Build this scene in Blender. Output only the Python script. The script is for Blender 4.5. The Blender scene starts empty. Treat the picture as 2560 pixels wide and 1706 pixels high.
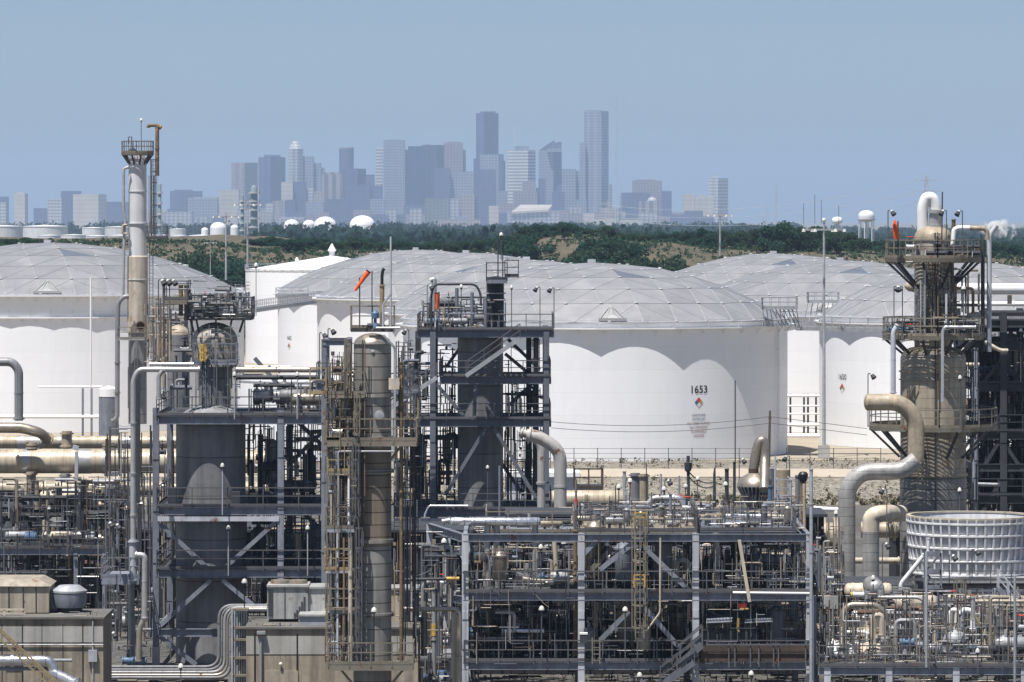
import bpy, math, random
from mathutils import Vector, Matrix
from math import sin, cos, pi, radians, sqrt
R = random.Random(7)
sc = bpy.context.scene
col = sc.collection
# ------------------------------------------------------------------ camera, sky, sun, exposure
F = 11500.0          # focal length in photo pixels (2560 wide)
HC = 26.0            # camera height over the plant floor
HOR = 545.0          # photo row of the horizon
cam = bpy.data.cameras.new('camera')
cam.sensor_width = 36.0
cam.lens = F / 2560.0 * 36.0
cam.shift_y = -(853.0 - HOR) / 2560.0
cam.clip_start = 1.0
cam.clip_end = 80000.0
camo = bpy.data.objects.new('camera', cam)
camo.location = (0, 0, HC)
camo.rotation_euler = (radians(90), 0, 0)
col.objects.link(camo)
sc.camera = camo
SUN_EL, SUN_AZ = radians(69), radians(-33)
TO_SUN = Vector((sin(SUN_AZ) * cos(SUN_EL), -cos(SUN_AZ) * cos(SUN_EL), sin(SUN_EL)))
w = bpy.data.worlds.new("World")
sc.world = w
w.use_nodes = True
nt = w.node_tree
bg = nt.nodes['Background']
sky = nt.nodes.new('ShaderNodeTexSky')
sky.sky_type = 'NISHITA'
sky.sun_disc = False
sky.sun_elevation = SUN_EL
sky.sun_rotation = math.atan2(TO_SUN.x, TO_SUN.y)
sky.air_density = 0.6
sky.dust_density = 0.7
sky.ozone_density = 2.6
nt.links.new(sky.outputs[0], bg.inputs[0])
bg.inputs[1].default_value = 0.072
sl = bpy.data.lights.new('sun', 'SUN')
sl.energy = 5.0
sl.angle = radians(0.53)
sl.color = (1.0, 0.965, 0.91)
so = bpy.data.objects.new('sun', sl)
so.rotation_euler = TO_SUN.to_track_quat('Z', 'Y').to_euler()
so.location = (0, 0, 400)
col.objects.link(so)
sc.view_settings.view_transform = 'Standard'
sc.view_settings.look = 'None'
sc.view_settings.exposure = 0.46
sc.view_settings.gamma = 1.0
sc.cycles.use_denoising = True
sc.cycles.max_bounces = 5
sc.cycles.diffuse_bounces = 2
sc.cycles.glossy_bounces = 2
sc.cycles.volume_bounces = 2
sc.cycles.sample_clamp_indirect = 4.0

# ------------------------------------------------------------------ helpers
def P(x, y, Y):
    return Vector(((x - 1280.0) * Y / F, Y, HC - (y - HOR) * Y / F))
def S(n, Y):
    return n * Y / F
def Zat(y, Y):
    return HC - (y - HOR) * Y / F

class MB:
    def __init__(s):
        s.v = []; s.f = []
    def add(s, vs, fs):
        n = len(s.v)
        s.v += [tuple(q) for q in vs]
        s.f += [tuple(i + n for i in q) for q in fs]
    def box(s, c, d, rz=0.0):
        c = Vector(c); hx, hy, hz = d[0] / 2, d[1] / 2, d[2] / 2
        cr, sr = cos(rz), sin(rz)
        vs = []
        for z in (-hz, hz):
            for x, y in ((-hx, -hy), (hx, -hy), (hx, hy), (-hx, hy)):
                vs.append((c.x + x * cr - y * sr, c.y + x * sr + y * cr, c.z + z))
        s.add(vs, [(0, 3, 2, 1), (4, 5, 6, 7), (0, 1, 5, 4), (1, 2, 6, 5), (2, 3, 7, 6), (3, 0, 4, 7)])
    def bar(s, a, b, w, h=None, up=None):
        a = Vector(a); b = Vector(b); h = w if h is None else h
        d = b - a
        if d.length < 1e-5: return
        d.normalize()
        u = Vector(up) if up else (Vector((0, 0, 1)) if abs(d.z) < .95 else Vector((0, 1, 0)))
        sd = d.cross(u).normalized(); u = sd.cross(d).normalized()
        sd = sd * (w / 2); u = u * (h / 2)
        vs = [a - sd - u, a + sd - u, a + sd + u, a - sd + u, b - sd - u, b + sd - u, b + sd + u, b - sd + u]
        s.add(vs, [(0, 1, 2, 3), (7, 6, 5, 4), (1, 0, 4, 5), (2, 1, 5, 6), (3, 2, 6, 7), (0, 3, 7, 4)])
    def ibeam(s, a, b, w, h, up=None):
        a = Vector(a); b = Vector(b); d = (b - a)
        if d.length < 1e-5: return
        d.normalize()
        u = Vector(up) if up else (Vector((0, 0, 1)) if abs(d.z) < .95 else Vector((0, 1, 0)))
        sd = d.cross(u).normalized(); u = sd.cross(d).normalized()
        t = max(.025, h * .09)
        for k in (-1, 1):
            o = u * (k * (h / 2 - t / 2))
            s.bar(a + o, b + o, w, t, u)
        s.bar(a, b, t, h - 2 * t, u)
    def tube(s, pts, r, seg=10, bend=0.0, caps=True, r2=None):
        pts = [Vector(q) for q in pts]
        if bend > 0 and len(pts) > 2:
            out = [pts[0]]
            for i in range(1, len(pts) - 1):
                p0, p1, p2 = pts[i - 1], pts[i], pts[i + 1]
                d0 = (p0 - p1); d1 = (p2 - p1)
                bb = min(bend, d0.length * .48, d1.length * .48)
                d0.normalize(); d1.normalize()
                if d0.dot(d1) < -.999: out.append(p1); continue
                a0 = p1 + d0 * bb; a1 = p1 + d1 * bb
                n = 6
                for k in range(n + 1):
                    t = k / n
                    # quadratic-ish arc
                    q = a0.lerp(p1, t).lerp(p1.lerp(a1, t), t)
                    out.append(q)
            out.append(pts[-1]); pts = out
        n = len(pts)
        if n < 2: return
        d = (pts[1] - pts[0]).normalized()
        ref = Vector((0, 0, 1)) if abs(d.z) < .9 else Vector((1, 0, 0))
        u = d.cross(ref).normalized()
        vs = []
        for i in range(n):
            if i == 0: dd = pts[1] - pts[0]
            elif i == n - 1: dd = pts[-1] - pts[-2]
            else: dd = (pts[i] - pts[i - 1]).normalized() + (pts[i + 1] - pts[i]).normalized()
            if dd.length < 1e-6: dd = d
            dd = dd.normalized()
            u = (u - dd * u.dot(dd))
            if u.length < 1e-6: u = dd.cross(Vector((.3, .5, .8)))
            u.normalize(); w_ = dd.cross(u)
            rr = r if r2 is None else r + (r2 - r) * i / (n - 1)
            k = 1.0
            if 0 < i < n - 1:
                c_ = (pts[i] - pts[i - 1]).normalized().dot((pts[i + 1] - pts[i]).normalized())
                k = 1.0 / max(.6, sqrt(max(.1, (1 + c_) / 2)))
            for j in range(seg):
                t = 2 * pi * j / seg
                vs.append(pts[i] + (u * cos(t) + w_ * sin(t)) * rr * (k if False else 1.0))
        fs = []
        for i in range(n - 1):
            for j in range(seg):
                a = i * seg + j; b = i * seg + (j + 1) % seg
                fs.append((a, b, b + seg, a + seg))
        if caps:
            fs.append(tuple(range(seg - 1, -1, -1))); fs.append(tuple((n - 1) * seg + j for j in range(seg)))
        s.add(vs, fs)
    def lathe(s, o, prof, seg=24, ax=(0, 0, 1), a0=0.0, ring=False):
        """prof: list of (r, t) along the axis ax from o"""
        o = Vector(o); ax = Vector(ax).normalized()
        if abs(ax.z) > .9: u = Vector((1, 0, 0))
        else: u = Vector((0, 0, 1))
        u = (u - ax * u.dot(ax)).normalized(); w_ = ax.cross(u)
        vs = []; n = len(prof)
        for r, t in prof:
            for j in range(seg):
                q = 2 * pi * j / seg + a0
                vs.append(o + ax * t + (u * cos(q) + w_ * sin(q)) * max(r, 1e-4))
        fs = []
        for i in range(n if ring else n - 1):
            for j in range(seg):
                a = i * seg + j; b = i * seg + (j + 1) % seg; i2 = ((i + 1) % n - i) * seg
                fs.append((a, b, b + i2, a + i2))
        if not ring:
            fs.append(tuple(range(seg - 1, -1, -1))); fs.append(tuple((n - 1) * seg + j for j in range(seg)))
        s.add(vs, fs)
    def ball(s, c, r, seg=10, rings=6, sz=1.0):
        prof = [(r * sin(pi * k / rings), -r * sz * cos(pi * k / rings)) for k in range(rings + 1)]
        s.lathe(c, prof, seg)
    def rail(s, pts, h=1.07, sp=1.6, w=.065, toe=True):
        pts = [Vector(q) for q in pts]
        U = Vector((0, 0, 1))
        for i in range(len(pts) - 1):
            a, b = pts[i], pts[i + 1]
            L = (b - a).length; n = max(1, int(round(L / sp)))
            for k in range(n + 1):
                if k == n and i < len(pts) - 2: continue
                q = a.lerp(b, k / n)
                s.bar(q - U * .15, q + U * h, w, w)
            s.bar(a + U * h, b + U * h, w, w)
            s.bar(a + U * h * .55, b + U * h * .55, w * .85, w * .85)
            if toe: s.bar(a + U * .07, b + U * .07, .02, .16)
    def build(s, name, m, parent=None, smooth=False, origin=None):
        me = bpy.data.meshes.new(name)
        if parent is not None: o_ = ROOTLOC.get(parent.name, Vector((0, 0, 0)))
        elif origin is not None: o_ = Vector(origin)
        else:
            xs = [q[0] for q in s.v]; ys = [q[1] for q in s.v]; zs = [q[2] for q in s.v]
            o_ = Vector(((min(xs) + max(xs)) / 2, (min(ys) + max(ys)) / 2, min(zs)))
        me.from_pydata([(q[0] - o_.x, q[1] - o_.y, q[2] - o_.z) for q in s.v], [], s.f)
        if smooth:
            me.shade_smooth()
            me.set_sharp_from_angle(angle=radians(38))
        if m is not None: me.materials.append(m)
        ob = bpy.data.objects.new(name, me)
        col.objects.link(ob)
        if parent is None:
            ob.location = o_
        else:
            ob.parent = parent
        ROOTLOC[ob.name] = o_
        return ob
ROOTLOC = {}
LABELS = {}
def tag(o, label=None, cat=None, group=None, kind=None):
    if label: o['label'] = label
    if cat: o['category'] = cat
    if group: o['group'] = group
    if kind: o['kind'] = kind
    return o
def thing(name, loc, label, cat, group=None):
    o = bpy.data.objects.new(name, None)
    o.empty_display_size = .5
    col.objects.link(o); o.location = loc
    ROOTLOC[o.name] = Vector(loc)
    return tag(o, label, cat, group)
def clone(o, loc=None, rz=None, label=None, sc_=None):
    r = o.copy(); col.objects.link(r)
    if loc is not None: r.location = loc
    if rz is not None: r.rotation_euler = (0, 0, rz)
    if sc_ is not None: r.scale = sc_ if hasattr(sc_, '__len__') else (sc_,) * 3
    if label: r['label'] = label
    for ch in list(o.children):
        c = ch.copy(); col.objects.link(c); c.parent = r
        for g in list(ch.children):
            d = g.copy(); col.objects.link(d); d.parent = c
    return r

# ------------------------------------------------------------------ materials
def mat(name, c, rough=.6, metal=0.0, var=.25, scale=.5, streak=0.0, seam=None, rust=0.0,
        rustcol=(.16, .065, .025), bump=0.0, objvar=.12, dirtcol=None, seamdark=.55, seamw=.06, spec=.4, seamvar=.09, island=0.0):
    m = bpy.data.materials.new(name); m.use_nodes = True
    t = m.node_tree; N = t.nodes; L = t.links
    b = N['Principled BSDF']
    b.inputs['Roughness'].default_value = rough
    b.inputs['Metallic'].default_value = metal
    b.inputs['Specular IOR Level'].default_value = spec
    tc = N.new('ShaderNodeTexCoord')
    def noise(sc_, det=4, vec=None, rgh=.6):
        n = N.new('ShaderNodeTexNoise'); n.inputs['Scale'].default_value = sc_
        n.inputs['Detail'].default_value = det; n.inputs['Roughness'].default_value = rgh
        L.new(vec or tc.outputs['Object'], n.inputs['Vector']); return n.outputs['Fac']
    def rng(src, a, b_, c_, d):
        r = N.new('ShaderNodeMapRange'); r.inputs[1].default_value = a; r.inputs[2].default_value = b_
        r.inputs[3].default_value = c_; r.inputs[4].default_value = d; L.new(src, r.inputs[0]); return r.outputs[0]
    def math_(op, a, b_):
        q = N.new('ShaderNodeMath'); q.operation = op
        for i, x in enumerate((a, b_)):
            if x is None: continue
            if isinstance(x, (int, float)): q.inputs[i].default_value = x
            else: L.new(x, q.inputs[i])
        return q.outputs[0]
    f = rng(noise(scale, 5), .25, .75, 1 - var, 1 + var)
    f2 = rng(noise(scale * 7, 3), .3, .7, 1 - var * .35, 1 + var * .35)
    f = math_('MULTIPLY', f, f2)
    if streak:
        mp = N.new('ShaderNodeMapping'); mp.inputs['Scale'].default_value = (1, 1, .06)
        L.new(tc.outputs['Object'], mp.inputs['Vector'])
        f = math_('MULTIPLY', f, rng(noise(2.2, 4, mp.outputs[0]), .35, .75, 1.0 + streak * .3, 1 - streak))
    if island:
        ge = N.new('ShaderNodeNewGeometry'); f = math_('MULTIPLY', f, rng(ge.outputs['Random Per Island'], 0, 1, 1 - island, 1 + island))
    oi = N.new('ShaderNodeObjectInfo')
    if objvar: f = math_('MULTIPLY', f, rng(oi.outputs['Random'], 0, 1, 1 - objvar, 1 + objvar))
    if seam:
        ax, sp = seam
        sx = N.new('ShaderNodeSeparateXYZ'); L.new(tc.outputs['Object'], sx.inputs[0])
        fr = math_('FRACT', math_('DIVIDE', sx.outputs['XYZ'.index(ax)], sp), None)
        lt = math_('LESS_THAN', fr, seamw)
        f = math_('MULTIPLY', f, math_('SUBTRACT', 1.0, math_('MULTIPLY', lt, seamdark)))
        # panel to panel tone change
        fl = math_('FLOOR', math_('DIVIDE', sx.outputs['XYZ'.index(ax)], sp), None)
        wn = N.new('ShaderNodeTexWhiteNoise'); wn.noise_dimensions = '1D'; L.new(fl, wn.inputs['W'])
        f = math_('MULTIPLY', f, rng(wn.outputs['Value'], 0, 1, 1 - seamvar, 1 + seamvar))
    mx = N.new('ShaderNodeMix'); mx.data_type = 'RGBA'; mx.blend_type = 'MULTIPLY'
    mx.inputs[0].default_value = 1.0
    mx.inputs[6].default_value = (*c, 1)
    cb = N.new('ShaderNodeCombineColor')
    for i in range(3): L.new(f, cb.inputs[i])
    L.new(cb.outputs[0], mx.inputs[7])
    out = mx.outputs[2]
    if rust:
        msk = rng(noise(scale * 1.7 + .3, 6, None, .7), .62 - rust * .25, .70 - rust * .2, 0, 1)
        m2 = N.new('ShaderNodeMix'); m2.data_type = 'RGBA'
        L.new(msk, m2.inputs[0]); L.new(out, m2.inputs[6]); m2.inputs[7].default_value = (*rustcol, 1)
        out = m2.outputs[2]
    L.new(out, b.inputs['Base Color'])
    if rough < .8:
        L.new(rng(noise(scale * 2.3, 4), .3, .7, max(.05, rough - .12), rough + .15), b.inputs['Roughness'])
    if bump:
        bp = N.new('ShaderNodeBump'); bp.inputs['Strength'].default_value = bump; bp.inputs['Distance'].default_value = .2
        L.new(noise(scale * 5, 4), bp.inputs['Height']); L.new(bp.outputs[0], b.inputs['Normal'])
    return m
M = {}
M['steel'] = mat('grey_blue_painted_steel', (.205, .22, .262), .55, .0, .25, .6, .35, rust=.08)
M['steel_d'] = mat('dark_grey_steel', (.048, .051, .06), .6, 0, .3, .5, .2)
M['steel_m'] = mat('mid_dark_blue_grey_steel', (.135, .145, .175), .55, 0, .2, .5, .2, rust=.03)  # darker copy of the painted steel; puts the centre frame's shade into colour
M['duct'] = mat('grey_banded_duct_sheet', (.37, .36, .345), .42, .2, .22, .5, .35, seam=('Z', .55), seamdark=.55, bump=.1, rust=.08, rustcol=(.3, .22, .14))
M['steel_l'] = mat('pale_grey_steel', (.48, .49, .53), .55, 0, .15, .5, .25, rust=.05)
M['galv'] = mat('galvanised_steel', (.36, .37, .39), .5, .2, .25, 1.5, .2)
M['rail'] = mat('weathered_handrail_grey', (.105, .105, .112), .6, 0, .25, .8, 0, rust=.12)
M['rail_t'] = mat('tan_grey_handrail', (.20, .178, .14), .6, 0, .25, .8, 0, rust=.15)
M['grate'] = mat('dark_grating', (.065, .065, .068), .7, 0, .3, 1.0)
M['tan'] = mat('tan_insulation_cladding', (.39, .34, .265), .5, .0, .2, .35, .4, seam=('Z', .62), seamdark=.5, rustcol=(.30, .20, .11), rust=.1)
M['tan_x'] = mat('tan_pipe_cladding', (.47, .40, .30), .45, .1, .24, .5, .25, seam=('X', .42), seamdark=.35, seamw=.08)
M['tan_p'] = mat('tan_plain_cladding', (.40, .335, .25), .48, .1, .28, .6, .4, rust=.12, rustcol=(.27, .18, .1), bump=.12)
M['gins'] = mat('grey_insulation_cladding', (.225, .225, .235), .55, .1, .16, .35, .3, seam=('Z', .75))
M['gins_d'] = mat('dark_grey_vessel_paint', (.205, .205, .215), .5, .0, .2, .3, .4, seam=('Z', 2.4), seamw=.03, bump=.1)
M['gins_x'] = mat('grey_pipe_cladding', (.27, .27, .28), .45, .15, .16, .5, .1, seam=('X', .6), seamdark=.4)
M['col_w'] = mat('chalky_white_grey_column_paint', (.58, .58, .60), .6, 0, .10, .25, .15)
M['col_t'] = mat('rust_stained_cream_column', (.52, .455, .375), .6, 0, .2, .4, .35, rust=.16, rustcol=(.32, .22, .13))
M['kcol'] = mat('rust_streaked_grey_brown_column', (.23, .19, .145), .55, .05, .2, .3, .4, seam=('Z', .62), seamdark=.7, seamw=.09, rust=.12, rustcol=(.24, .135, .06))
M['kcol_g'] = mat('grey_banded_column_cladding', (.275, .262, .24), .5, .05, .18, .4, .4, seam=('Z', .66), seamdark=.7, seamw=.09)
M['alu'] = mat('bright_aluminium_jacket', (.78, .78, .80), .28, .85, .12, 1.2, seam=None)
M['alu_x'] = mat('banded_aluminium_jacket', (.78, .78, .80), .30, .85, .12, 1.2, seam=('X', .55), seamdark=.5)
M['alu_d'] = mat('dull_aluminium_jacket', (.50, .49, .48), .4, .6, .2, 1.0)
M['bronze'] = mat('weathered_bronze_grey_metal', (.40, .35, .29), .38, .65, .2, .9, rust=.06)
M['white'] = mat('white_paint', (.80, .80, .80), .5, 0, .05, .3, .08)
M['cream'] = mat('cream_cladding', (.55, .48, .38), .5, 0, .2, .6, .35, rust=.06, rustcol=(.3, .2, .12))
M['stack'] = mat('grimy_white_fan_stack', (.66, .66, .67), .55, 0, .12, .5, .3, rust=.04, rustcol=(.35, .3, .24))
M['tank'] = mat('white_tank_paint', (.82, .825, .845), .5, 0, .025, .12, .03, objvar=.02, seam=('Z', 2.44), seamw=.014, seamdark=.12, seamvar=.015)
M['dome'] = mat('mill_aluminium_dome_panel', (.325, .325, .335), .42, .32, .07, .16, objvar=.03, island=.09)
M['batten'] = mat('pale_dome_batten', (.40, .40, .405), .5, .2, .1, .4)
M['sky_l'] = mat('dark_translucent_skylight', (.13, .15, .18), .25, 0, .1, .5)
M['rust'] = mat('rusty_iron', (.145, .085, .055), .8, 0, .4, 1.2, .3, rust=.2, rustcol=(.09, .045, .025))
M['rusty'] = mat('brown_yellow_rusted_pipe', (.17, .12, .075), .7, 0, .4, .9, .2, rust=.3, rustcol=(.42, .27, .12))
M['rustw'] = mat('rust_patched_pale_pipe', (.47, .45, .43), .5, .1, .12, .6, .15, rust=.20, rustcol=(.17, .09, .05))
M['orange'] = mat('orange_windsock_fabric', (.95, .13, .03), .7, 0, .1, 2.0)
M['red'] = mat('red_paint', (.60, .05, .02), .5, 0, .15, 2.0)
M['black'] = mat('black_paint', (.018, .018, .02), .5, 0, .2, 1.0)
M['yellow'] = mat('yellow_safety_paint', (.55, .36, .09), .55, 0, .2, 1.5, rust=.1)
M['ytan'] = mat('yellow_tan_steel', (.30, .235, .135), .6, 0, .25, 1.0, .1, rust=.12)
M['blue'] = mat('blue_paint', (.09, .16, .26), .5, 0, .2, 1.5)
M['conc'] = mat('stained_concrete_panels', (.29, .245, .19), .85, 0, .28, .5, .6)
M['roofing'] = mat('dirty_flat_roofing', (.13, .125, .115), .9, 0, .3, .6)
M['conc_l'] = mat('pale_concrete_band', (.37, .36, .335), .85, 0, .15, .6, .3)
M['conc_p'] = mat('concrete_pedestal', (.42, .41, .39), .85, 0, .15, 1.0, .1)
M['hvac'] = mat('chalky_grey_cabinet', (.37, .37, .36), .6, 0, .2, .7, .4, rust=.05)
M['beige'] = mat('beige_cabinet_paint', (.39, .335, .265), .65, 0, .18, .6, .45, rust=.06)
M['corr'] = mat('corrugated_sheet', (.33, .35, .40), .55, .1, .2, .8, .1)
M['shed'] = mat('shade_black', (.022, .022, .026), .8, 0, .35, .4, .2)  # near black that paints the deep shade on the blocks behind the frames
M['brown'] = mat('brown_rusted_plate', (.07, .05, .04), .75, 0, .35, .7, .3, rust=.1, rustcol=(.16, .06, .03))
M['neck'] = mat('weathered_grey_tan_cladding', (.40, .365, .315), .5, .05, .22, .5, .4, seam=('Z', .6), seamdark=.6, seamw=.08, rust=.12, rustcol=(.26, .19, .12))
M['lampw'] = mat('white_lamp_shade', (.58, .57, .54), .4, 0, .08, 2.0)
M['ink'] = mat('black_lettering', (.02, .02, .02), .6, 0, .05, 1.0)
M['inkr'] = mat('dark_red_lettering', (.22, .05, .04), .6, 0, .05, 1.0)
M['inkb'] = mat('dark_blue_lettering', (.05, .06, .15), .6, 0, .05, 1.0)
M['bark'] = mat('grey_brown_bark', (.09, .07, .05), .9, 0, .3, 1.0)
M['galv_shade'] = mat('shade_dark_galvanised', (.13, .13, .135), .6, .1, .3, 1.2)  # darker copy of the galvanised steel, shade painted into the small pipework
M['dirt_shade_c'] = mat('dirty_shade_cream', (.26, .225, .17), .6, 0, .25, 1.0)  # dirt on the deck plate; painted shade on the small pipework
PIPES = ['galv', 'alu', 'steel', 'gins_x', 'tan_p', 'steel_d', 'alu_d', 'rust', 'steel_l', 'galv', 'steel_d', 'cream']
TONE = {'brown': 'dark brown', 'galv': 'galvanised grey', 'alu': 'shiny aluminium', 'alu_x': 'shiny aluminium', 'steel': 'blue grey', 'gins_x': 'grey clad', 'tan_p': 'tan clad', 'steel_d': 'dark grey',
        'alu_d': 'dull aluminium', 'rust': 'rusty brown', 'steel_l': 'pale grey', 'cream': 'cream', 'white': 'white', 'rusty': 'rust streaked', 'black': 'black', 'tan_x': 'tan banded', 'bronze': 'bronze grey', 'rustw': 'rust patched pale', 'ytan': 'yellow tan', 'yellow': 'yellow', 'blue': 'blue'}
# ------------------------------------------------------------------ ground, bank, road
def lerp_tab(tab, x):
    if x <= tab[0][0]: return tab[0][1]
    for (a, va), (b, vb) in zip(tab, tab[1:]):
        if x <= b: 
            t = (x - a) / (b - a); t = t * t * (3 - 2 * t)
            return va + (vb - va) * t
    return tab[-1][1]
def n2(x, y, s=1.0):
    return (sin(x * .11 * s + 1.3 * sin(y * .07 * s)) + sin(y * .13 * s + 1.7 * sin(x * .05 * s + 2)) + .5 * sin((x + y) * .31 * s)) / 2.5
M['ground'] = mat('dry_ground_with_scrub', (.20, .175, .125), .95, 0, .3, .012, objvar=0, rust=.35, rustcol=(.07, .085, .045))
M['floor'] = mat('oily_plant_floor', (.10, .095, .085), .9, 0, .35, .12, objvar=0)
M['yard'] = mat('pale_dusty_yard', (.33, .285, .22), .95, 0, .15, .15, objvar=0)
M['scrub'] = mat('dry_scrub_slope', (.105, .084, .055), .95, 0, .4, .06, objvar=0, rust=.42, rustcol=(.05, .062, .032), bump=.4)
M['grav'] = mat('rubble_slope', (.29, .26, .21), .95, 0, .85, 2.2, objvar=0, bump=1.0)
M['road'] = mat('pale_caliche_road', (.43, .37, .29), .95, 0, .1, .3, objvar=0)
def grid(xs, ys, fz):
    m = MB(); nx = len(xs)
    m.v = [(x, y, fz(x, y)) for y in ys for x in xs]
    m.f = [(j * nx + i, j * nx + i + 1, (j + 1) * nx + i + 1, (j + 1) * nx + i) for j in range(len(ys) - 1) for i in range(nx - 1)]
    return m
g = grid([-20000, -4000, -600, 600, 4000, 20000], [-250, 300, 1500, 6000, 15000, 30500], lambda x, y: -.03)
tag(g.build('ground', M['ground']), kind='structure')
g = grid([-75, 75], [120, 416], lambda x, y: 0.0)
tag(g.build('plant_floor', M['floor']), kind='structure')
g = grid([-85, 95], [494, 860], lambda x, y: -.015)
tag(g.build('tank_yard', M['yard']), kind='structure')
def bank(x, y):
    prof = [(416, -.1), (431, 1.65), (446, 1.6), (449, 1.35), (470, .9), (495, -.1)]
    z = lerp_tab(prof, y)
    if 418 < y < 430 or 449 < y < 492: z += R.uniform(-.05, .05)
    return z
g = grid([-70 + i * .55 for i in range(260)], [416 + i * .62 for i in range(129)], bank)
tag(g.build('embankment', M['grav'], smooth=False), kind='structure')
g = grid([-70 + i * 4 for i in range(37)], [431.5, 434, 438, 442, 445.6], lambda x, y: 1.70 + .03 * n2(x, y, 3))
tag(g.build('dirt_road', M['road']), kind='structure')
CREST = [(-900, 612), (0, 612), (300, 610), (430, 606), (540, 608), (640, 622), (760, 632), (1000, 640), (1200, 640), (1290, 618), (1400, 594), (1500, 594), (1580, 610), (1660, 606), (1750, 618), (2000, 628), (2250, 636), (2400, 640), (2560, 648), (3400, 650)]
def hill(x, y):
    px = 1280 + x * F / 1060.0
    cz = HC - (lerp_tab(CREST, px) - HOR) * 1060.0 / F
    if y < 1060: t = max(0, (y - 880) / 180.0); s_ = t * t * (3 - 2 * t)
    elif y < 1350: s_ = 1.0
    else: t = max(0, 1 - (y - 1350) / 250.0); s_ = t * t * (3 - 2 * t)
    return -.1 + (cz + .1) * s_ + (n2(x, y) * .8 + n2(x, y, 3.1) * .35) * min(1, s_ * 2)
g = grid([-260 + i * 4 for i in range(131)], [878 + i * 7 for i in range(105)], hill)
tag(g.build('hill', M['scrub'], smooth=True), kind='structure')

# ------------------------------------------------------------------ vegetation
M['leaf'] = mat('dusty_green_foliage', (.034, .088, .052), .85, 0, .28, .25, objvar=.12, spec=.1)
M['leaf2'] = mat('olive_foliage', (.05, .09, .05), .85, 0, .28, .25, objvar=.12, spec=.1)
M['wood_far'] = mat('distant_wood_foliage', (.024, .06, .045), .9, 0, .4, .02, objvar=0, spec=.1)  # base colour shifted blue green to stand for distance haze
def leafy(m, amt=.35):
    N = m.node_tree.nodes; L = m.node_tree.links; b = N['Principled BSDF']; src = b.inputs['Base Color'].links[0].from_socket
    tr = N.new('ShaderNodeBsdfTranslucent'); L.new(src, tr.inputs[0]); mx = N.new('ShaderNodeMixShader'); mx.inputs[0].default_value = amt
    L.new(b.outputs[0], mx.inputs[1]); L.new(tr.outputs[0], mx.inputs[2]); L.new(mx.outputs[0], N['Material Output'].inputs['Surface'])
for k_ in ('leaf', 'leaf2', 'wood_far'): leafy(M[k_], .42)
def leaf_quad(m, c, s, rnd):
    a = rnd.uniform(0, 2 * pi); z = rnd.uniform(-.9, .9); q = sqrt(1 - z * z)
    nrm = Vector((q * cos(a), q * sin(a), z)); u = nrm.orthogonal().normalized(); v = nrm.cross(u)
    t = rnd.uniform(0, pi); u, v = u * cos(t) + v * sin(t), v * cos(t) - u * sin(t)
    s1 = s * rnd.uniform(.6, 1.3); s2 = s * rnd.uniform(.4, .9)
    m.add([c - u * s1, c + v * s2, c + u * s1, c - v * s2], [(0, 1, 2, 3)])
def crown_mesh(seed, n=1500, wide=.55, low=.12):
    rnd = random.Random(seed); m = MB(); lobes = []
    for k in range(11):
        a = rnd.uniform(0, 2 * pi); r = wide * rnd.uniform(.15, .78); z = rnd.uniform(low + .1, .82)
        lobes.append((Vector((r * cos(a), r * sin(a), z)), rnd.uniform(.14, .27)))
    lobes.append((Vector((0, 0, .8)), .2))
    for k in range(n):
        c, r = rnd.choice(lobes)
        while True:
            d = Vector((rnd.uniform(-1, 1), rnd.uniform(-1, 1), rnd.uniform(-.8, 1)))
            if .25 < d.length < 1: break
        p_ = c + d * r * (1.0 + .15 * rnd.random())
        if p_.z < low * .5: continue
        leaf_quad(m, p_, .042, rnd)
    return m
def trunk_mesh():
    m = MB(); m.tube([(0, 0, -.1), (.01, 0, .2), (.0, .02, .5)], .03, 6, r2=.012)
    for a in (0.4, 2.3, 4.1):
        m.tube([(0, 0, .25), (.15 * cos(a), .15 * sin(a), .42), (.26 * cos(a), .26 * sin(a), .56)], .014, 5, r2=.006)
    return m
PROTO = []
for k in range(5):
    r = thing('tree', (0, 0, 0), 'x', 'tree')
    crown_mesh(40 + k, 3000, [.5, .6, .68, .55, .75][k], .1).build('crown', M['leaf' if k % 3 else 'leaf2'], r)
    trunk_mesh().build('trunk', M['bark'], r)
    PROTO.append([r, False])
def put_tree(px, Y, ytop, label, group, k=None, wide=1.0):
    x = (px - 1280) * Y / F; z = hill(x, Y)
    H = max(1.6, HC - (ytop - HOR) * Y / F - z)
    k = R.randrange(5) if k is None else k
    o, used = PROTO[k]
    if not used: PROTO[k][1] = True
    else: o = clone(o)
    o.location = (x, Y, z - .1); o.rotation_euler = (0, 0, R.uniform(0, 6.28))
    wd = H * wide * R.uniform(1.0, 1.5)
    wd = min(max(wd, 5.0), 11.5)
    o.scale = (wd, wd, H)
    o['label'] = label; o['group'] = group
TOPS = [(-60, 590), (40, 588), (120, 598), (260, 603), (420, 604), (610, 606), (640, 586), (720, 590), (800, 592), (900, 592), (960, 600), (1100, 600), (1170, 596), (1250, 588), (1300, 566), (1360, 549), (1420, 556), (1470, 574), (1520, 562), (1560, 575), (1610, 580), (1700, 576), (1760, 568), (1850, 572), (1900, 562), (1960, 553), (2010, 560), (2060, 564), (2120, 572), (2160, 590), (2250, 597), (2330, 600), (2420, 610), (2470, 600), (2560, 608), (2700, 605)]
def row(x0, x1, step, Y0, Y1, dy, label, group, skip=None, wide=1.0):
    x = x0
    while x < x1:
        px = x + R.uniform(-.4, .4) * step
        if not (skip and skip(px)):
            put_tree(px, R.uniform(Y0, Y1), lerp_tab(TOPS, px) + R.uniform(0, dy), label, group, wide=wide)
        x += step
row(1262, 1440, 20, 1040, 1110, 14, 'bushy dark green tree on the bank crest behind tank 1653', 'trees on the bank crest above the central tank')
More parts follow.
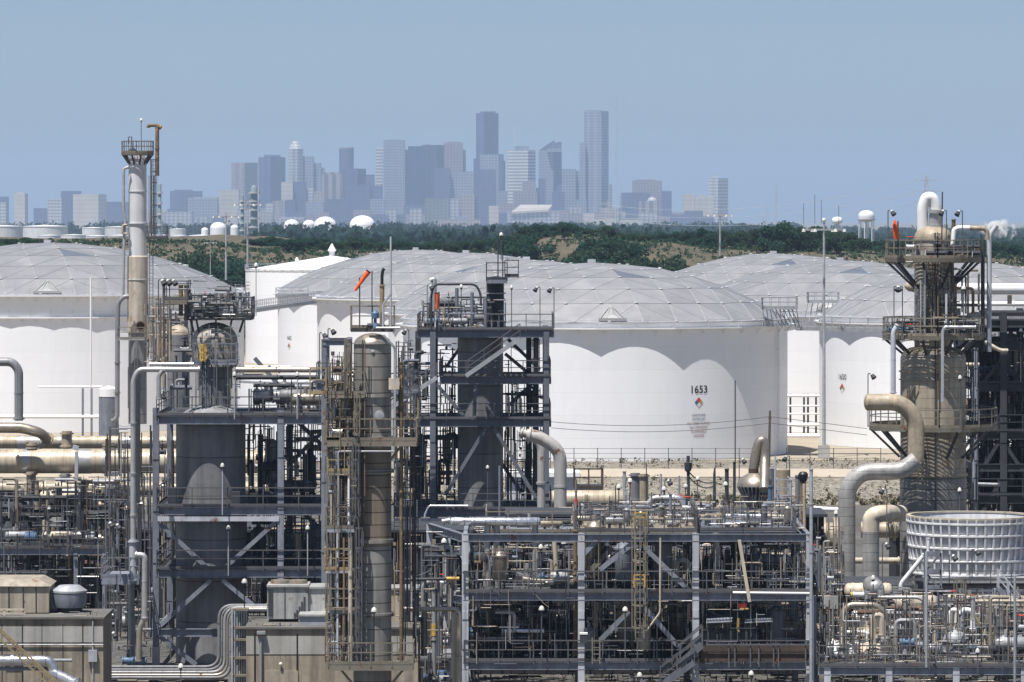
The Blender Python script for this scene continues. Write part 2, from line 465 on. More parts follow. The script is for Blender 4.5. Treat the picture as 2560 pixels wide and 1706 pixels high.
row(1440, 1640, 21, 1050, 1130, 12, 'green tree on the dip of the spoil bank between two clumps', 'trees along the dip of the bank')
row(1640, 1900, 19, 1050, 1130, 14, 'green tree in the long bank belt near the high mast light', 'trees in the long belt on the bank')
row(1900, 2150, 19, 1040, 1120, 16, 'dense dark tree in the tallest bank clump, before the water tower', 'trees in front of the water tower')
row(2150, 2400, 22, 1050, 1130, 10, 'low green tree on the bank beside the tall right column', 'low trees beside the right column')
row(2425, 2620, 26, 1040, 1110, 10, 'rounded green tree on the bank under the white steam plume', 'trees under the steam plume')
row(618, 930, 19, 1060, 1130, 12, 'rounded green tree on the bank behind the white cone roofed tank', 'trees on the bank behind the cone roofed tank')
row(930, 1262, 22, 1070, 1140, 10, 'low green tree on the bank behind the grey domed roofs', 'trees on the bank behind the grey domes')
row(-30, 110, 24, 1050, 1100, 14, 'green tree on the bank in front of the far white tank farm', 'trees before the far tank farm')
for px, Y, yt in ((1480, 985, 596), (1510, 990, 590), (1530, 985, 600), (1300, 1000, 604), (1270, 990, 612), (1285, 1010, 596), (1330, 1010, 585), (1500, 970, 615), (1545, 1000, 612), (1590, 1000, 606)):
    put_tree(px, Y, yt, 'dark green tree part way down the tan slope of the spoil bank', 'trees on the face of the bank')
for i, (px, Y, yt) in enumerate(((1445, 955, 632), (1465, 950, 640), (1420, 950, 648), (1372, 960, 642), (1600, 955, 640), (1690, 960, 640), (1850, 955, 640), (585, 960, 640), (560, 950, 655), (600, 970, 650), (500, 955, 628))):
    put_tree(px, Y, yt, 'small dark shrub standing alone on the dry slope of the bank', 'shrubs on the dry slope')
# ground scrub on the slope
m = MB(); rnd = random.Random(5)
for k in range(11000):
    Y = rnd.uniform(915, 1075); px = rnd.uniform(-200, 2760); x = (px - 1280) * Y / F
    if n2(x * 2, Y, 2) < rnd.uniform(-.9, .75) - (.7 if px < 640 else 0): continue
    c = Vector((x, Y, hill(x, Y)))
    for q in range(5): leaf_quad(m, c + Vector((rnd.uniform(-.5, .5), rnd.uniform(-.5, .5), rnd.uniform(0, .7))), .40, rnd)
tag(m.build('scrub_cover', M['leaf2']), 'low dry scrub scattered over the slope of the spoil bank', 'scrub', kind='stuff')
# the far wood
m = MB(); rnd = random.Random(9)
for k in range(7000):
    Y = 1750 + 5200 * rnd.random() ** 1.4
    px = rnd.uniform(-250, 2800); x = (px - 1280) * Y / F
    if px < 640 and Y < 5400: continue
    H = rnd.uniform(12, 20) + 5 * n2(x * .3, Y * .1); H = min(H, 24.0)
    if px > 2000: H *= .75
    for q in range(26):
        a = rnd.uniform(0, 6.28); rr = 5.5 * sqrt(rnd.random())
        leaf_quad(m, Vector((x + rr * cos(a), Y + rr * sin(a), H * (.25 + .75 * rnd.random() ** .6) - rr * .6)), 2.1, rnd)
tag(m.build('far_wood', M['wood_far']), 'distant blue green wood stretching below the city skyline', 'wood', kind='stuff')

# ------------------------------------------------------------------ the city
def facade(name, c, band=.3, vert=.3, floor=4.0, bay=4.0, rough=.5):
    m = bpy.data.materials.new(name); m.use_nodes = True
    t = m.node_tree; N = t.nodes; L = t.links; b = N['Principled BSDF']
    tc = N.new('ShaderNodeTexCoord'); sx = N.new('ShaderNodeSeparateXYZ'); L.new(tc.outputs['Object'], sx.inputs[0])
    def mt(op, a, b_=None):
        q = N.new('ShaderNodeMath'); q.operation = op
        for i, x in enumerate((a, b_)):
            if x is None: continue
            if isinstance(x, (int, float)): q.inputs[i].default_value = x
            else: L.new(x, q.inputs[i])
        return q.outputs[0]
    hz = mt('LESS_THAN', mt('FRACT', mt('DIVIDE', sx.outputs[2], floor)), .5)
    hx = mt('LESS_THAN', mt('FRACT', mt('DIVIDE', mt('ADD', sx.outputs[0], mt('MULTIPLY', sx.outputs[1], .83)), bay)), .5)
    v = mt('MULTIPLY', mt('SUBTRACT', 1.0, mt('MULTIPLY', hz, band)), mt('SUBTRACT', 1.0, mt('MULTIPLY', hx, vert)))
    nz = N.new('ShaderNodeTexNoise'); nz.inputs['Scale'].default_value = .02; L.new(tc.outputs['Object'], nz.inputs[0])
    v = mt('MULTIPLY', v, mt('ADD', .75, mt('MULTIPLY', nz.outputs[0], .5)))
    cb = N.new('ShaderNodeCombineColor')
    for i in range(3): L.new(mt('MULTIPLY', v, c[i]), cb.inputs[i])
    L.new(cb.outputs[0], b.inputs['Base Color']); b.inputs['Roughness'].default_value = rough
    return m
FC = dict(pink=facade('rose_granite_facade', (.34, .28, .29), .25, .25, 8, 9), blue=facade('blue_glass_facade', (.10, .11, .20), .25, .2, 8, 10),
          grey=facade('grey_grid_facade', (.32, .35, .42), .3, .25, 8, 8), white=facade('white_banded_facade', (.62, .61, .60), .45, .2, 9, 9),
          tan=facade('tan_facade', (.42, .36, .31), .3, .25, 9, 9), dark=facade('dark_glass_facade', (.03, .042, .10), .15, .2, 8, 12),
          stripe=facade('rose_striped_facade', (.36, .31, .31), .05, .6, 9, 22), cream=facade('cream_plain_facade', (.58, .52, .43), .15, .05, 12, 20),
          green=facade('grey_green_facade', (.20, .22, .20), .2, .3, 8, 10), pale=facade('pale_facade', (.5, .49, .49), .35, .35, 9, 12),
          wband=facade('white_stripe_facade', (.68, .67, .65), .6, .05, 9, 30))
CITY = 13000.0
def prism(m, x0, x1, ytop, Y, split=None, ybot=None, dep=None):
    z1 = Zat(ytop, Y); z0 = 0.0 if ybot is None else Zat(ybot, Y)
    if split is None:
        wd = S(x1 - x0, Y); c = P((x0 + x1) / 2, HOR, Y); dep = dep or wd * .8
        m.box((c.x, Y + dep / 2, (z0 + z1) / 2), (wd, dep, z1 - z0)); return
    a = S(split - x0, Y); b = S(x1 - split, Y); ph = radians(35)
    w1, w2 = a / cos(ph), b / sin(ph)
    c0 = P(split, HOR, Y); e1 = Vector((-cos(ph), sin(ph), 0)); e2 = Vector((sin(ph), cos(ph), 0))
    q = [c0, c0 + e2 * w2, c0 + e2 * w2 + e1 * w1, c0 + e1 * w1]
    vs = [(p_.x, p_.y, z0) for p_ in q] + [(p_.x, p_.y, z1) for p_ in q]
    m.add(vs, [(3, 2, 1, 0), (4, 5, 6, 7), (0, 1, 5, 4), (1, 2, 6, 5), (2, 3, 7, 6), (3, 0, 4, 7)])
def building(fc, body, label, dY=0, roof=None, cat='skyscraper', roofm=None, steps=()):
    """body: (x0,x1,ytop,split); roof: list of (x0,x1,ytop,ybot) penthouse blocks; steps: further body blocks"""
    Y = CITY + dY
    x0, x1, yt, sp = body
    c = P((x0 + x1) / 2, HOR, Y)
    t = thing('office_tower' if yt < 500 else 'city_building', (c.x, c.y, 0), label, cat)
    m = MB(); prism(m, x0, x1, yt, Y, sp); m.build('wall', FC[fc], t)
    for i, (a, b, y, s_) in enumerate(steps):
        m = MB(); prism(m, a, b, y, Y + 12 + 9 * i, s_); m.build('side_wing', FC[fc], t)
    for a, b, y, yb in roof or ():
        m = MB(); prism(m, a, b, y, Y + (S(x1 - x0, Y) * .5 if sp else 6), None, yb, S(b - a, Y) * .6); m.build('roof', FC[roofm or fc], t)
    return t
B = building
B('pink', (577, 642, 407, 612), 'rose and blue faced office slab at the left end of the skyline', 200)
B('blue', (645, 711, 393, 676), 'blue glass office tower second from the left end of the skyline', 0, roof=[(660, 700, 388, 393)])
B('grey', (748, 784, 391, None), 'stepped grey tower leaning behind the white pointed tower', 60, steps=[(784, 803, 408, None), (803, 812, 420, None)])
Y = CITY - 40; c = P(735, HOR, Y)
t = thing('office_tower', (c.x, c.y + 100, 0), 'pale octagonal tower with a tapered white crown', 'skyscraper')
m = MB(); m.lathe((c.x, c.y + 100, 0), [(S(20, Y), 0), (S(20, Y), Zat(371, Y))], 8, a0=pi / 8); m.build('wall', FC['pale'], t)
m = MB(); m.lathe((c.x, c.y + 100, 0), [(S(18, Y), Zat(371, Y) + .1), (S(9, Y), Zat(354, Y)), (S(8, Y), Zat(352, Y))], 8, a0=pi / 8); m.build('crown_roof', FC['white'], t)
Y = CITY + 300; c = P(866, HOR, Y)
t = thing('office_tower', (c.x, c.y, 0), 'round dark blue tower with a white rim around its top', 'skyscraper')
m = MB(); m.lathe((c.x, c.y, 0), [(S(18.5, Y), 0), (S(18.5, Y), Zat(372, Y))], 16); m.build('wall', FC['stripe'] if 0 else FC['blue'], t)
m = MB(); m.lathe((c.x, c.y, 0), [(S(19, Y), Zat(372, Y) + .1), (S(19, Y), Zat(369, Y))], 16); m.build('roof_rim', FC['white'], t)
B('wband', (939, 957, 370, None), 'slim white tower squeezed against the tall grey slab', 60)
B('grey', (959, 1012, 351, None), 'broad pale grey slab tower, tallest left of the dark tower pair', -60, roof=[(975, 1000, 348, 351)])
B('dark', (1012, 1085, 375, None), 'wide dark blue tower right of the pale grey slab', 100, steps=[(1020, 1055, 366, None)])
B('dark', (1054, 1111, 363, 1092), 'dark tower with pale openings in its crown', 250, roof=[(1060, 1075, 361, 363), (1094, 1098, 366, 380)], roofm='white')
B('pink', (1110, 1157, 357, None), 'rose grey tower with a stepped right shoulder', 150, roof=[(1117, 1150, 355, 357)], steps=[(1157, 1165, 375, None)])
B('stripe', (804, 857, 436, None), 'vertically striped rose tower in front of the round dark tower', -150, roof=[(806, 853, 431, 436)])
B('blue', (858, 914, 422, 893), 'grey blue office block right of the striped rose tower', -100, steps=[(914, 936, 437, None)])
B('blue', (866, 926, 462, None), 'low dark blue office slab in front of the slim white tower', -250, steps=[(926, 956, 465, None)])
B('blue', (1085, 1125, 421, None), 'blue office block in front of the dark tower pair', -180)
B('grey', (1126, 1183, 429, None), 'plain blue grey block left of the dark stepped skyscraper', -160)
B('cream', (703, 732, 455, None), 'short cream office block under the white pointed tower', -220)
B('blue', (733, 765, 455, None), 'narrow blue block beside the cream block', -200)
B('white', (763, 783, 470, None), 'narrow pale striped block left of the tan one', -190)
B('tan', (785, 804, 480, None), 'small tan tower in front of the striped rose tower', -260)
B('pink', (680, 716, 502, 712), 'low rose block under the cream block', -320, cat='building')
B('white', (664, 682, 508, None), 'small white block beside the low rose block', -300, cat='building')
B('cream', (548, 597, 475, None), 'wide cream block at the foot of the left end slab', -200)
B('blue', (425, 502, 478, None), 'long blue office block behind the banded office cube', 100, roof=[(435, 480, 475, 478)])
B('grey', (470, 560, 494, None), 'long pale grey office block right of the slender grey column', 0)
B('grey', (484, 542, 496, None), 'pale framed office cube at the left of the skyline', -300, roof=[(484, 542, 493, 496)], roofm='white', cat='building')
B('cream', (178, 264, 486, 246), 'broad cream warehouse like block with a blue side at far left', -200, cat='building')
B('blue', (152, 200, 478, None), 'blue block behind the broad cream block', 50, cat='building')
B('white', (119, 154, 497, None), 'white block left of the broad cream block', -100, cat='building')
B('cream', (34, 69, 484, 62), 'cream tower standing alone at far left', -50, roof=[(38, 60, 481, 484)])
B('blue', (-30, 18, 492, None), 'blue block at the left edge of the picture', 0, cat='building')
B('white', (0, 14, 506, None), 'small white block at the left edge of the picture', -200, cat='building')
B('blue', (84, 118, 521, None), 'low blue block between the lone cream tower and the white block', -100, cat='building')
B('blue', (264, 320, 505, None), 'low blue block behind the tall grey column', 0, cat='building')
B('pale', (405, 480, 530, None), 'long low pale block right of the slender column', -500, cat='building')
B('blue', (1190, 1246, 283, 1210), 'dark blue skyscraper with stepped shoulders, tallest on the left', 200, roof=[(1201, 1240, 279, 283)], steps=[(1184, 1215, 397, None), (1235, 1259, 386, None), (1244, 1263, 402, None)])
B('grey', (1200, 1247, 386, None), 'grey blue office tower in front of the dark stepped skyscraper', -100)
B('blue', (1200, 1240, 424, None), 'lower blue block at the foot of the dark stepped skyscraper', -190)
t = B('wband', (1269, 1339, 376, 1320), 'white tower with fine horizontal bands and a roof mast', 0, roof=[(1286, 1322, 366, 376)], roofm='grey')
m = MB(); m.tube([P(1288, 367, CITY + 30), P(1288, 316, CITY + 30)], .9, 5); m.build('mast', M['white'], t)
# slanted roof tower
Y = CITY + 80; c = P(1376, HOR, Y)
t = thing('office_tower', (c.x, Y, 0), 'blue tower with a slanting cut roof', 'skyscraper')
m = MB(); pts = [(1347, 377), (1362, 366), (1385, 351), (1388, 357), (1404, 355)]
pr = [P(x, y, Y) for x, y in pts]; dp = S(40, Y)
vs = [(P(1347, HOR, Y).x, Y, 0)] + [tuple(q) for q in pr] + [(P(1405, HOR, Y).x, Y, 0)]
n_ = len(vs); m.add(vs + [(a, b + dp, z) for a, b, z in vs], [tuple(range(n_))] + [tuple(range(2 * n_ - 1, n_ - 1, -1))] + [(i, i + n_, (i + 1) % n_ + n_, (i + 1) % n_) for i in range(n_)])
m.build('wall', FC['blue'], t)
m = MB(); prism(m, 1368, 1403, 372, Y - 30, None, 380); prism(m, 1347, 1384, 376, Y - 14, None, 545, 12); m.build('facade_bay', FC['grey'], t)
B('grey', (1461, 1522, 278, 1503), 'tallest grey tower of the skyline with a darker right face', 0, roof=[(1464, 1505, 276, 278)], steps=[(1449, 1464, 356, None), (1520, 1531, 461, None)])
B('grey', (1405, 1440, 423, None), 'grey blue block left of the tallest tower', 60, steps=[(1440, 1458, 427, None)])
B('blue', (1346, 1364, 447, None), 'slim blue block under the slanting roofed tower', -90)
B('pink', (1283, 1343, 480, None), 'rose grey block with a raised middle in front of the white banded tower', -120, roof=[(1306, 1338, 453, 480)])
B('blue', (1552, 1625, 482, None), 'blue grey block at the foot of the hotel like tower', -100)
B('pink', (1582, 1655, 452, None), 'stepped rose grey tower right of the thin mast', 0, roof=[(1590, 1640, 449, 452)])
Y = CITY - 250; t = B('stripe', (1598, 1648, 503, None), 'striped rose block topped by a glinting dome', -250, cat='building')
m = MB(); c = P(1631, 503, Y); m.lathe((c.x, c.y + 30, c.z + .1), [(S(13, Y), 0), (S(10, Y), 6), (S(5, Y), 11), (.5, 13)], 16); m.build('dome', FC['white'], t)
B('blue', (1655, 1679, 478, None), 'narrow blue block right of the domed block', -60)
B('cream', (1708, 1736, 485, None), 'cream tower, left one of the pair in front of the rounded crown tower', -60)
B('cream', (1738, 1784, 492, None), 'wide cream block touching the rounded crown tower', -90, roof=[(1748, 1760, 487, 492)])
t = B('white', (1771, 1822, 446, 1795), 'tall right end tower with a rounded white crown', 0, roof=[(1777, 1800, 442, 446), (1782, 1794, 439, 442)])
B('pink', (1680, 1752, 532, None), 'long low rose block at the right foot of the skyline', -300, cat='building')
B('blue', (1753, 1785, 541, None), 'low dark block right of the long rose block', -250, cat='building')
B('green', (1062, 1122, 496, None), 'grey green block at the foot of the dark tower pair', -900, cat='building')
B('pale', (1025, 1055, 522, None), 'short pale striped block left of the grey green block', -950, cat='building')
B('tan', (1080, 1200, 549, None), 'long tan low building half hidden by the wood', -1200, cat='building')
B('tan', (1151, 1186, 487, None), 'tan office block below the stepped skyscraper', -400, cat='building')
B('pale', (1125, 1145, 497, None), 'small pale block left of the tan office block', -420, cat='building')
B('cream', (1222, 1246, 515, None), 'small cream block beside the stadium roof', -500, cat='building')
B('pink', (1246, 1290, 510, None), 'low rose block left of the stadium roof', -380, cat='building')
B('pale', (1425, 1457, 518, None), 'low pale block right of the stadium', -300, cat='building')
B('cream', (1458, 1486, 533, None), 'low cream block under the tallest tower', -500, cat='building')
B('tan', (1498, 1548, 520, None), 'low tan block right of the tallest tower', -350, cat='building')
B('cream', (1485, 1540, 549, None), 'very low cream shed right under the tallest tower', -700, cat='building')
B('cream', (1550, 1606, 551, None), 'very low cream shed under the stepped rose tower', -700, cat='building')
B('blue', (1290, 1440, 536, None), 'long low blue block behind the trees below the slanting tower', -200, cat='building')
B('blue', (940, 1030, 536, None), 'low blue block below the pale grey slab', -300, cat='building')
B('tan', (640, 680, 541, None), 'low tan block behind the far columns', -400, cat='building')
B('pale', (700, 760, 543, None), 'long low pale block below the cream block', -420, cat='building')
B('blue', (1790, 1860, 559, None), 'low blue block at the right end of the skyline', -200, cat='building')
B('pale', (1800, 1830, 553, None), 'small pale block below the rounded crown tower', -420, cat='building')
for i, (x0, x1, yt, fc, dY, ds) in enumerate(((716, 738, 500, 'blue', -240, 'dim blue block filling the gap right of the cream block'), (764, 808, 505, 'grey', -280, 'dim grey block below the tan small tower'), (812, 868, 498, 'blue', -230, 'dim blue block behind the right of the striped rose tower'), (926, 962, 498, 'grey', -260, 'dim grey block below the slim white tower'), (1010, 1064, 512, 'blue', -240, 'dim blue block in front of the wide dark tower'), (1120, 1186, 470, 'blue', 20, 'dim blue block under the plain blue grey block'), (1236, 1290, 478, 'grey', 40, 'dim grey block between the stepped skyscraper and the white banded tower'), (1340, 1352, 470, 'blue', 60, 'thin dim block between the white banded and slanting towers'), (1380, 1412, 480, 'blue', -60, 'dim blue block right of the slanting tower foot'), (1440, 1466, 500, 'grey', -100, 'dim grey block left of the tallest tower foot'), (1524, 1556, 520, 'blue', -120, 'dim blue block right of the tallest tower foot'), (600, 650, 500, 'blue', -60, 'dim blue block under the left end slab'), (540, 604, 512, 'blue', -120, 'dim blue block right of the pale framed cube'), (640, 690, 520, 'grey', -100, 'dim grey block under the blue glass tower'))):
    B(fc, (x0, x1, yt, None), ds, dY, cat='building')
rl = random.Random(77)
for k in range(34):
    x = 330 + k * 42 + rl.uniform(-14, 14); w_ = rl.uniform(22, 52)
    o = B(rl.choice(('blue', 'grey', 'blue', 'pink', 'pale', 'tan')), (x, x + w_, rl.uniform(522, 546), None), 'low hazy block along the foot of the city skyline', rl.uniform(-480, -330), cat='building'); o['group'] = 'low blocks along the foot of the skyline'
# stadium
Y = CITY - 600; c = P(1330, HOR, Y)
t = thing('stadium', (c.x, Y, 0), 'wide stadium with a sloping cream roof below the slanting tower', 'stadium')
m = MB(); prism(m, 1268, 1400, 530, Y); m.build('wall', FC['pale'], t)
m = MB(); a, b, c_, d = P(1278, 530, Y - 5), P(1372, 524, Y - 5), P(1381, 512, Y + 130), P(1302, 512, Y + 130)
m.add([a, b, c_, d] + [q - Vector((0, 0, 6)) for q in (a, b, c_, d)], [(0, 1, 2, 3), (7, 6, 5, 4), (0, 4, 5, 1), (1, 5, 6, 2), (2, 6, 7, 3), (3, 7, 4, 0)]); m.build('roof', FC['cream'], t)
# masts
def mast(px, y0, y1, Y, r, label, guy=False):
    m = MB(); a, b = P(px, y1, Y), P(px, y0, Y)
    a.z = 0
    for k in range(3):
        o = Vector((r * cos(k * 2.1), r * sin(k * 2.1), 0)); m.tube([a + o * 2, b + o], r * .35, 4)
    n = max(4, int((b - a).length / (r * 8)))
    for k in range(n):
        u = a.lerp(b, k / n); v_ = a.lerp(b, (k + 1) / n); o = Vector((r * 1.2, 0, 0)); m.bar(u - o, v_ + o, r * .3)
    tag(m.build('radio_mast', M['steel_l']), label, 'mast')
mast(1540, 240, 520, 12000, 1.6, 'very tall thin mast right of the tallest tower')
mast(1553, 447, 520, 12000, 1.2, 'short thin mast right of the very tall one')
mast(1940, 462, 560, 5200, .5, 'thin lattice mast left of the water towers')
mast(1916, 517, 560, 5200, .6, 'short lattice mast left of the water towers')
mast(1908, 540, 562, 5000, .5, 'shortest lattice mast left of the water towers')
# pylon and lines
def pylon(px, ytop, Y, label):
    m = MB(); b = P(px, ytop, Y); a = Vector((b.x, Y, 0)); H = b.z
    for sx_, sy_ in ((-1, -1), (1, -1), (1, 1), (-1, 1)):
        m.bar(a + Vector((sx_ * H * .09, sy_ * H * .09, 0)), b + Vector((sx_ * .4, sy_ * .4, 0)), .28)
    for k in range(7):
        z0, z1 = H * k / 7, H * (k + 1) / 7; w0, w1 = H * .09 * (1 - k / 7), H * .09 * (1 - (k + 1) / 7)
        m.bar(a + Vector((-w0, -w0, z0)), a + Vector((w1, -w1, z1)), .15); m.bar(a + Vector((w0, -w0, z0)), a + Vector((-w1, -w1, z1)), .15)
    arms = []
    for f_ in (.70, .82, .94):
        z = H * f_; m.bar(a + Vector((-H * .14, 0, z)), a + Vector((H * .14, 0, z)), .35); arms.append(a + Vector((-H * .13, 0, z - 1)))
    tag(m.build('transmission_tower', M['steel_l']), label, 'pylon'); return arms
A1 = pylon(2316, 438, 2600, 'pale lattice power pylon above the white gooseneck pipe')
A2 = pylon(1520, 500, 3300, 'distant power pylon behind the trees, at the left end of the lines')
for k, (p0, p1) in enumerate(zip(A2, A1)):
    m = MB(); pts = [p0.lerp(p1, i / 24) - Vector((0, 0, 9 * 4 * (i / 24) * (1 - i / 24))) for i in range(25)]
    m.tube(pts, .09, 4)
    tag(m.build('power_line', M['steel_l']), ['lowest', 'middle', 'topmost'][k] + ' power line sagging across the sky right of the skyline', 'power line')

# ------------------------------------------------------------------ far tanks, water towers, far columns
def far_tank(x0, x1, ytop, Y, label, kind='flat', name='storage_tank', cat='tank'):
    c = P((x0 + x1) / 2, ytop, Y); r = S((x1 - x0) / 2, Y); H = c.z
    t = thing(name, (c.x, Y, 0), label, cat)
    m = MB(); m.lathe((c.x, Y, 0), [(r, 0), (r, H)], 28); m.build('shell', M['stack'] if kind == 'flat' else M['white'], t, True)
    m = MB()
    if kind == 'flat': m.lathe((c.x, Y, H + .01), [(r * 1.02, 0), (r * 1.02, .5), (.1, .5 + r * .06)], 28)
    else: m.lathe((c.x, Y, H + .01), [(r * sin(q * pi / 12), r * .75 * (cos(q * pi / 12))) for q in range(6, -1, -1)], 28)
    m.build('roof', M['white'], t, True)
Yt = 4700
for i, (a, b, y, dy, ds) in enumerate(((-40, 56, 567, 0, 'broad grey white tank at the left edge of the far tank farm'), (57, 170, 567, 200, 'broadest white tank of the far tank farm'), (205, 262, 571, 300, 'white tank left of the grey column in the far tank farm'),
        (262, 330, 569, 250, 'white tank just behind the tall grey column'), (95, 150, 590, -300, 'low white tank in the front row of the far tank farm, under the broadest tank'), (152, 215, 589, -320, 'low white tank in the front row, right of the broadest tank'),
        (217, 270, 591, -310, 'low white tank in the front row, third along'), (272, 330, 590, -300, 'low white tank in the front row, behind the grey column'), (372, 425, 589, -280, 'low white tank in the front row just right of the grey column'),
        (427, 470, 590, -300, 'low white tank in the front row under the small white tank'), (472, 530, 590, -320, 'low white tank in the front row under the white spheres'), (532, 600, 591, -300, 'low white tank at the right end of the front row'),
        (424, 465, 574, 200, 'small white tank right of the grey column'))):
    far_tank(a, b, y, Yt + dy, ds)
for a, b, y, Y, ds in ((525, 566, 571, 4500, 'cream white domed tank left of the high mast light'), (503, 521, 576, 4520, 'narrow white domed tank beside the cream white one'), (576, 596, 570, 4600, 'small white domed tank under the far columns'),
        (710, 748, 563, 4300, 'small white dome among the trees, leftmost of four'), (757, 788, 562, 4400, 'steep white dome among the trees'), (785, 841, 563, 4300, 'wide flat white dome among the trees'), (874, 938, 563, 4250, 'widest white dome among the trees, rightmost of four')):
    far_tank(a, b, y, Y, ds, 'dome', 'domed_tank')
def water_tower(px, yt, yb, Y, r, label, legs=True):
    top = Zat(yt, Y); c = P(px, HOR, Y); h = top - Zat(yb, Y); zb = top - h
    t = thing('water_tower', (c.x, Y, 0), label, 'water tower')
    m = MB(); m.lathe((c.x, Y, zb), [(r * .55, -h * .12), (r * .9, 0), (r, h * .12), (r, h * .45), (r * .93, h * .68), (r * .68, h * .88), (r * .3, h * .98), (.1, h)], 24); m.build('tank', M['white'], t, True)
    m = MB()
    if legs:
        for k in range(6):
            a = k * pi / 3 + .2; m.tube([(c.x + r * .95 * cos(a), Y + r * .95 * sin(a), 0), (c.x + r * .93 * cos(a), Y + r * .93 * sin(a), zb + h * .05)], r * .055, 8)
        m.tube([(c.x, Y, 0), (c.x, Y, zb)], r * .12, 8)
        m.build('leg_frame', M['white'], t)
        m = MB(); m.lathe((c.x, Y, zb + h * .08), [(r * 1.0, 0), (r * 1.13, 0), (r * 1.13, .5), (r * 1.0, .5)], 24); m.build('walkway', M['steel_l'], t)
    else:
        m.lathe((c.x, Y, 0), [(r * .35, 0), (r * .22, zb * .5), (r * .5, zb)], 16); m.build('stem', M['white'], t, True)
water_tower(2166, 526, 552, 2300, S(20.5, 2300), 'white water tower on many legs behind the right trees')
water_tower(2093, 542, 558, 3000, S(13, 3000), 'smaller white ball water tower left of the legged one', False)
M['teal'] = mat('teal_grey_column', (.20, .27, .29), .5, 0, .2, .1)
def far_col(px, w, yt, Y, label):
    c = P(px, yt, Y); r = S(w / 2, Y)
    t = thing('distillation_column', (c.x, Y, 0), label, 'column')
    m = MB(); m.lathe((c.x, Y, 0), [(r, 0), (r, c.z - r), (r * .7, c.z - r * .3), (.1, c.z)], 14); m.build('shell', M['teal'], t, True)
    m = MB()
    for k in range(5):
        z = c.z * (.35 + .13 * k); m.lathe((c.x, Y, z), [(r * 1.05, 0), (r * 1.7, 0), (r * 1.7, 1.3), (r * 1.6, 1.3), (r * 1.6, .1), (r * 1.05, .1)], 10)
    m.tube([(c.x + r * 1.4, Y - r, 0), (c.x + r * 1.4, Y - r, c.z * .98)], r * .16, 6); m.build('platform', M['steel_l'], t)
far_col(635, 17, 463, 3600, 'teal grey distillation column far off beside the light mast')
far_col(606, 9, 487, 3620, 'thin teal grey column left of the larger far column')
far_col(399, 9, 458, 2500, 'thin teal column just right of the tall white grey column')
# steam plume
m = MB(); pc = P(2494, 572, 2400); m.ball(pc, 1.0, 24, 14); m.v = [(pc.x + (x - pc.x) * S(64, 2400), pc.y + (y - pc.y) * 9.0, pc.z + (z - pc.z) * S(30, 2400) - (x - pc.x) * S(10, 2400)) for x, y, z in m.v]
M['steam'] = bpy.data.materials.new('white_steam'); M['steam'].use_nodes = True
t_ = M['steam'].node_tree; t_.nodes.remove(t_.nodes['Principled BSDF'])
pv = t_.nodes.new('ShaderNodeVolumePrincipled'); pv.inputs['Color'].default_value = (1, 1, 1, 1)
tc_ = t_.nodes.new('ShaderNodeTexCoord'); nz = t_.nodes.new('ShaderNodeTexNoise'); nz.inputs['Scale'].default_value = .22; nz.inputs['Detail'].default_value = 5
t_.links.new(tc_.outputs['Object'], nz.inputs[0])
vm = t_.nodes.new('ShaderNodeVectorMath'); vm.operation = 'SUBTRACT'; vm.inputs[1].default_value = (.5, .5, .5); t_.links.new(tc_.outputs['Generated'], vm.inputs[0])
ln = t_.nodes.new('ShaderNodeVectorMath'); ln.operation = 'LENGTH'; t_.links.new(vm.outputs[0], ln.inputs[0])
m1 = t_.nodes.new('ShaderNodeMath'); m1.operation = 'MULTIPLY_ADD'; m1.inputs[1].default_value = -1.1; t_.links.new(ln.outputs['Value'], m1.inputs[0]); t_.links.new(nz.outputs[0], m1.inputs[2])
mr = t_.nodes.new('ShaderNodeMapRange'); mr.inputs[1].default_value = .17; mr.inputs[2].default_value = .42; mr.inputs[3].default_value = 0; mr.inputs[4].default_value = 1.6
t_.links.new(m1.outputs[0], mr.inputs[0]); t_.links.new(mr.outputs[0], pv.inputs['Density']); t_.links.new(pv.outputs[0], t_.nodes['Material Output'].inputs['Volume'])
tag(m.build('steam_plume', M['steam']), 'white steam plume drifting off behind the right column', 'steam', kind='stuff')
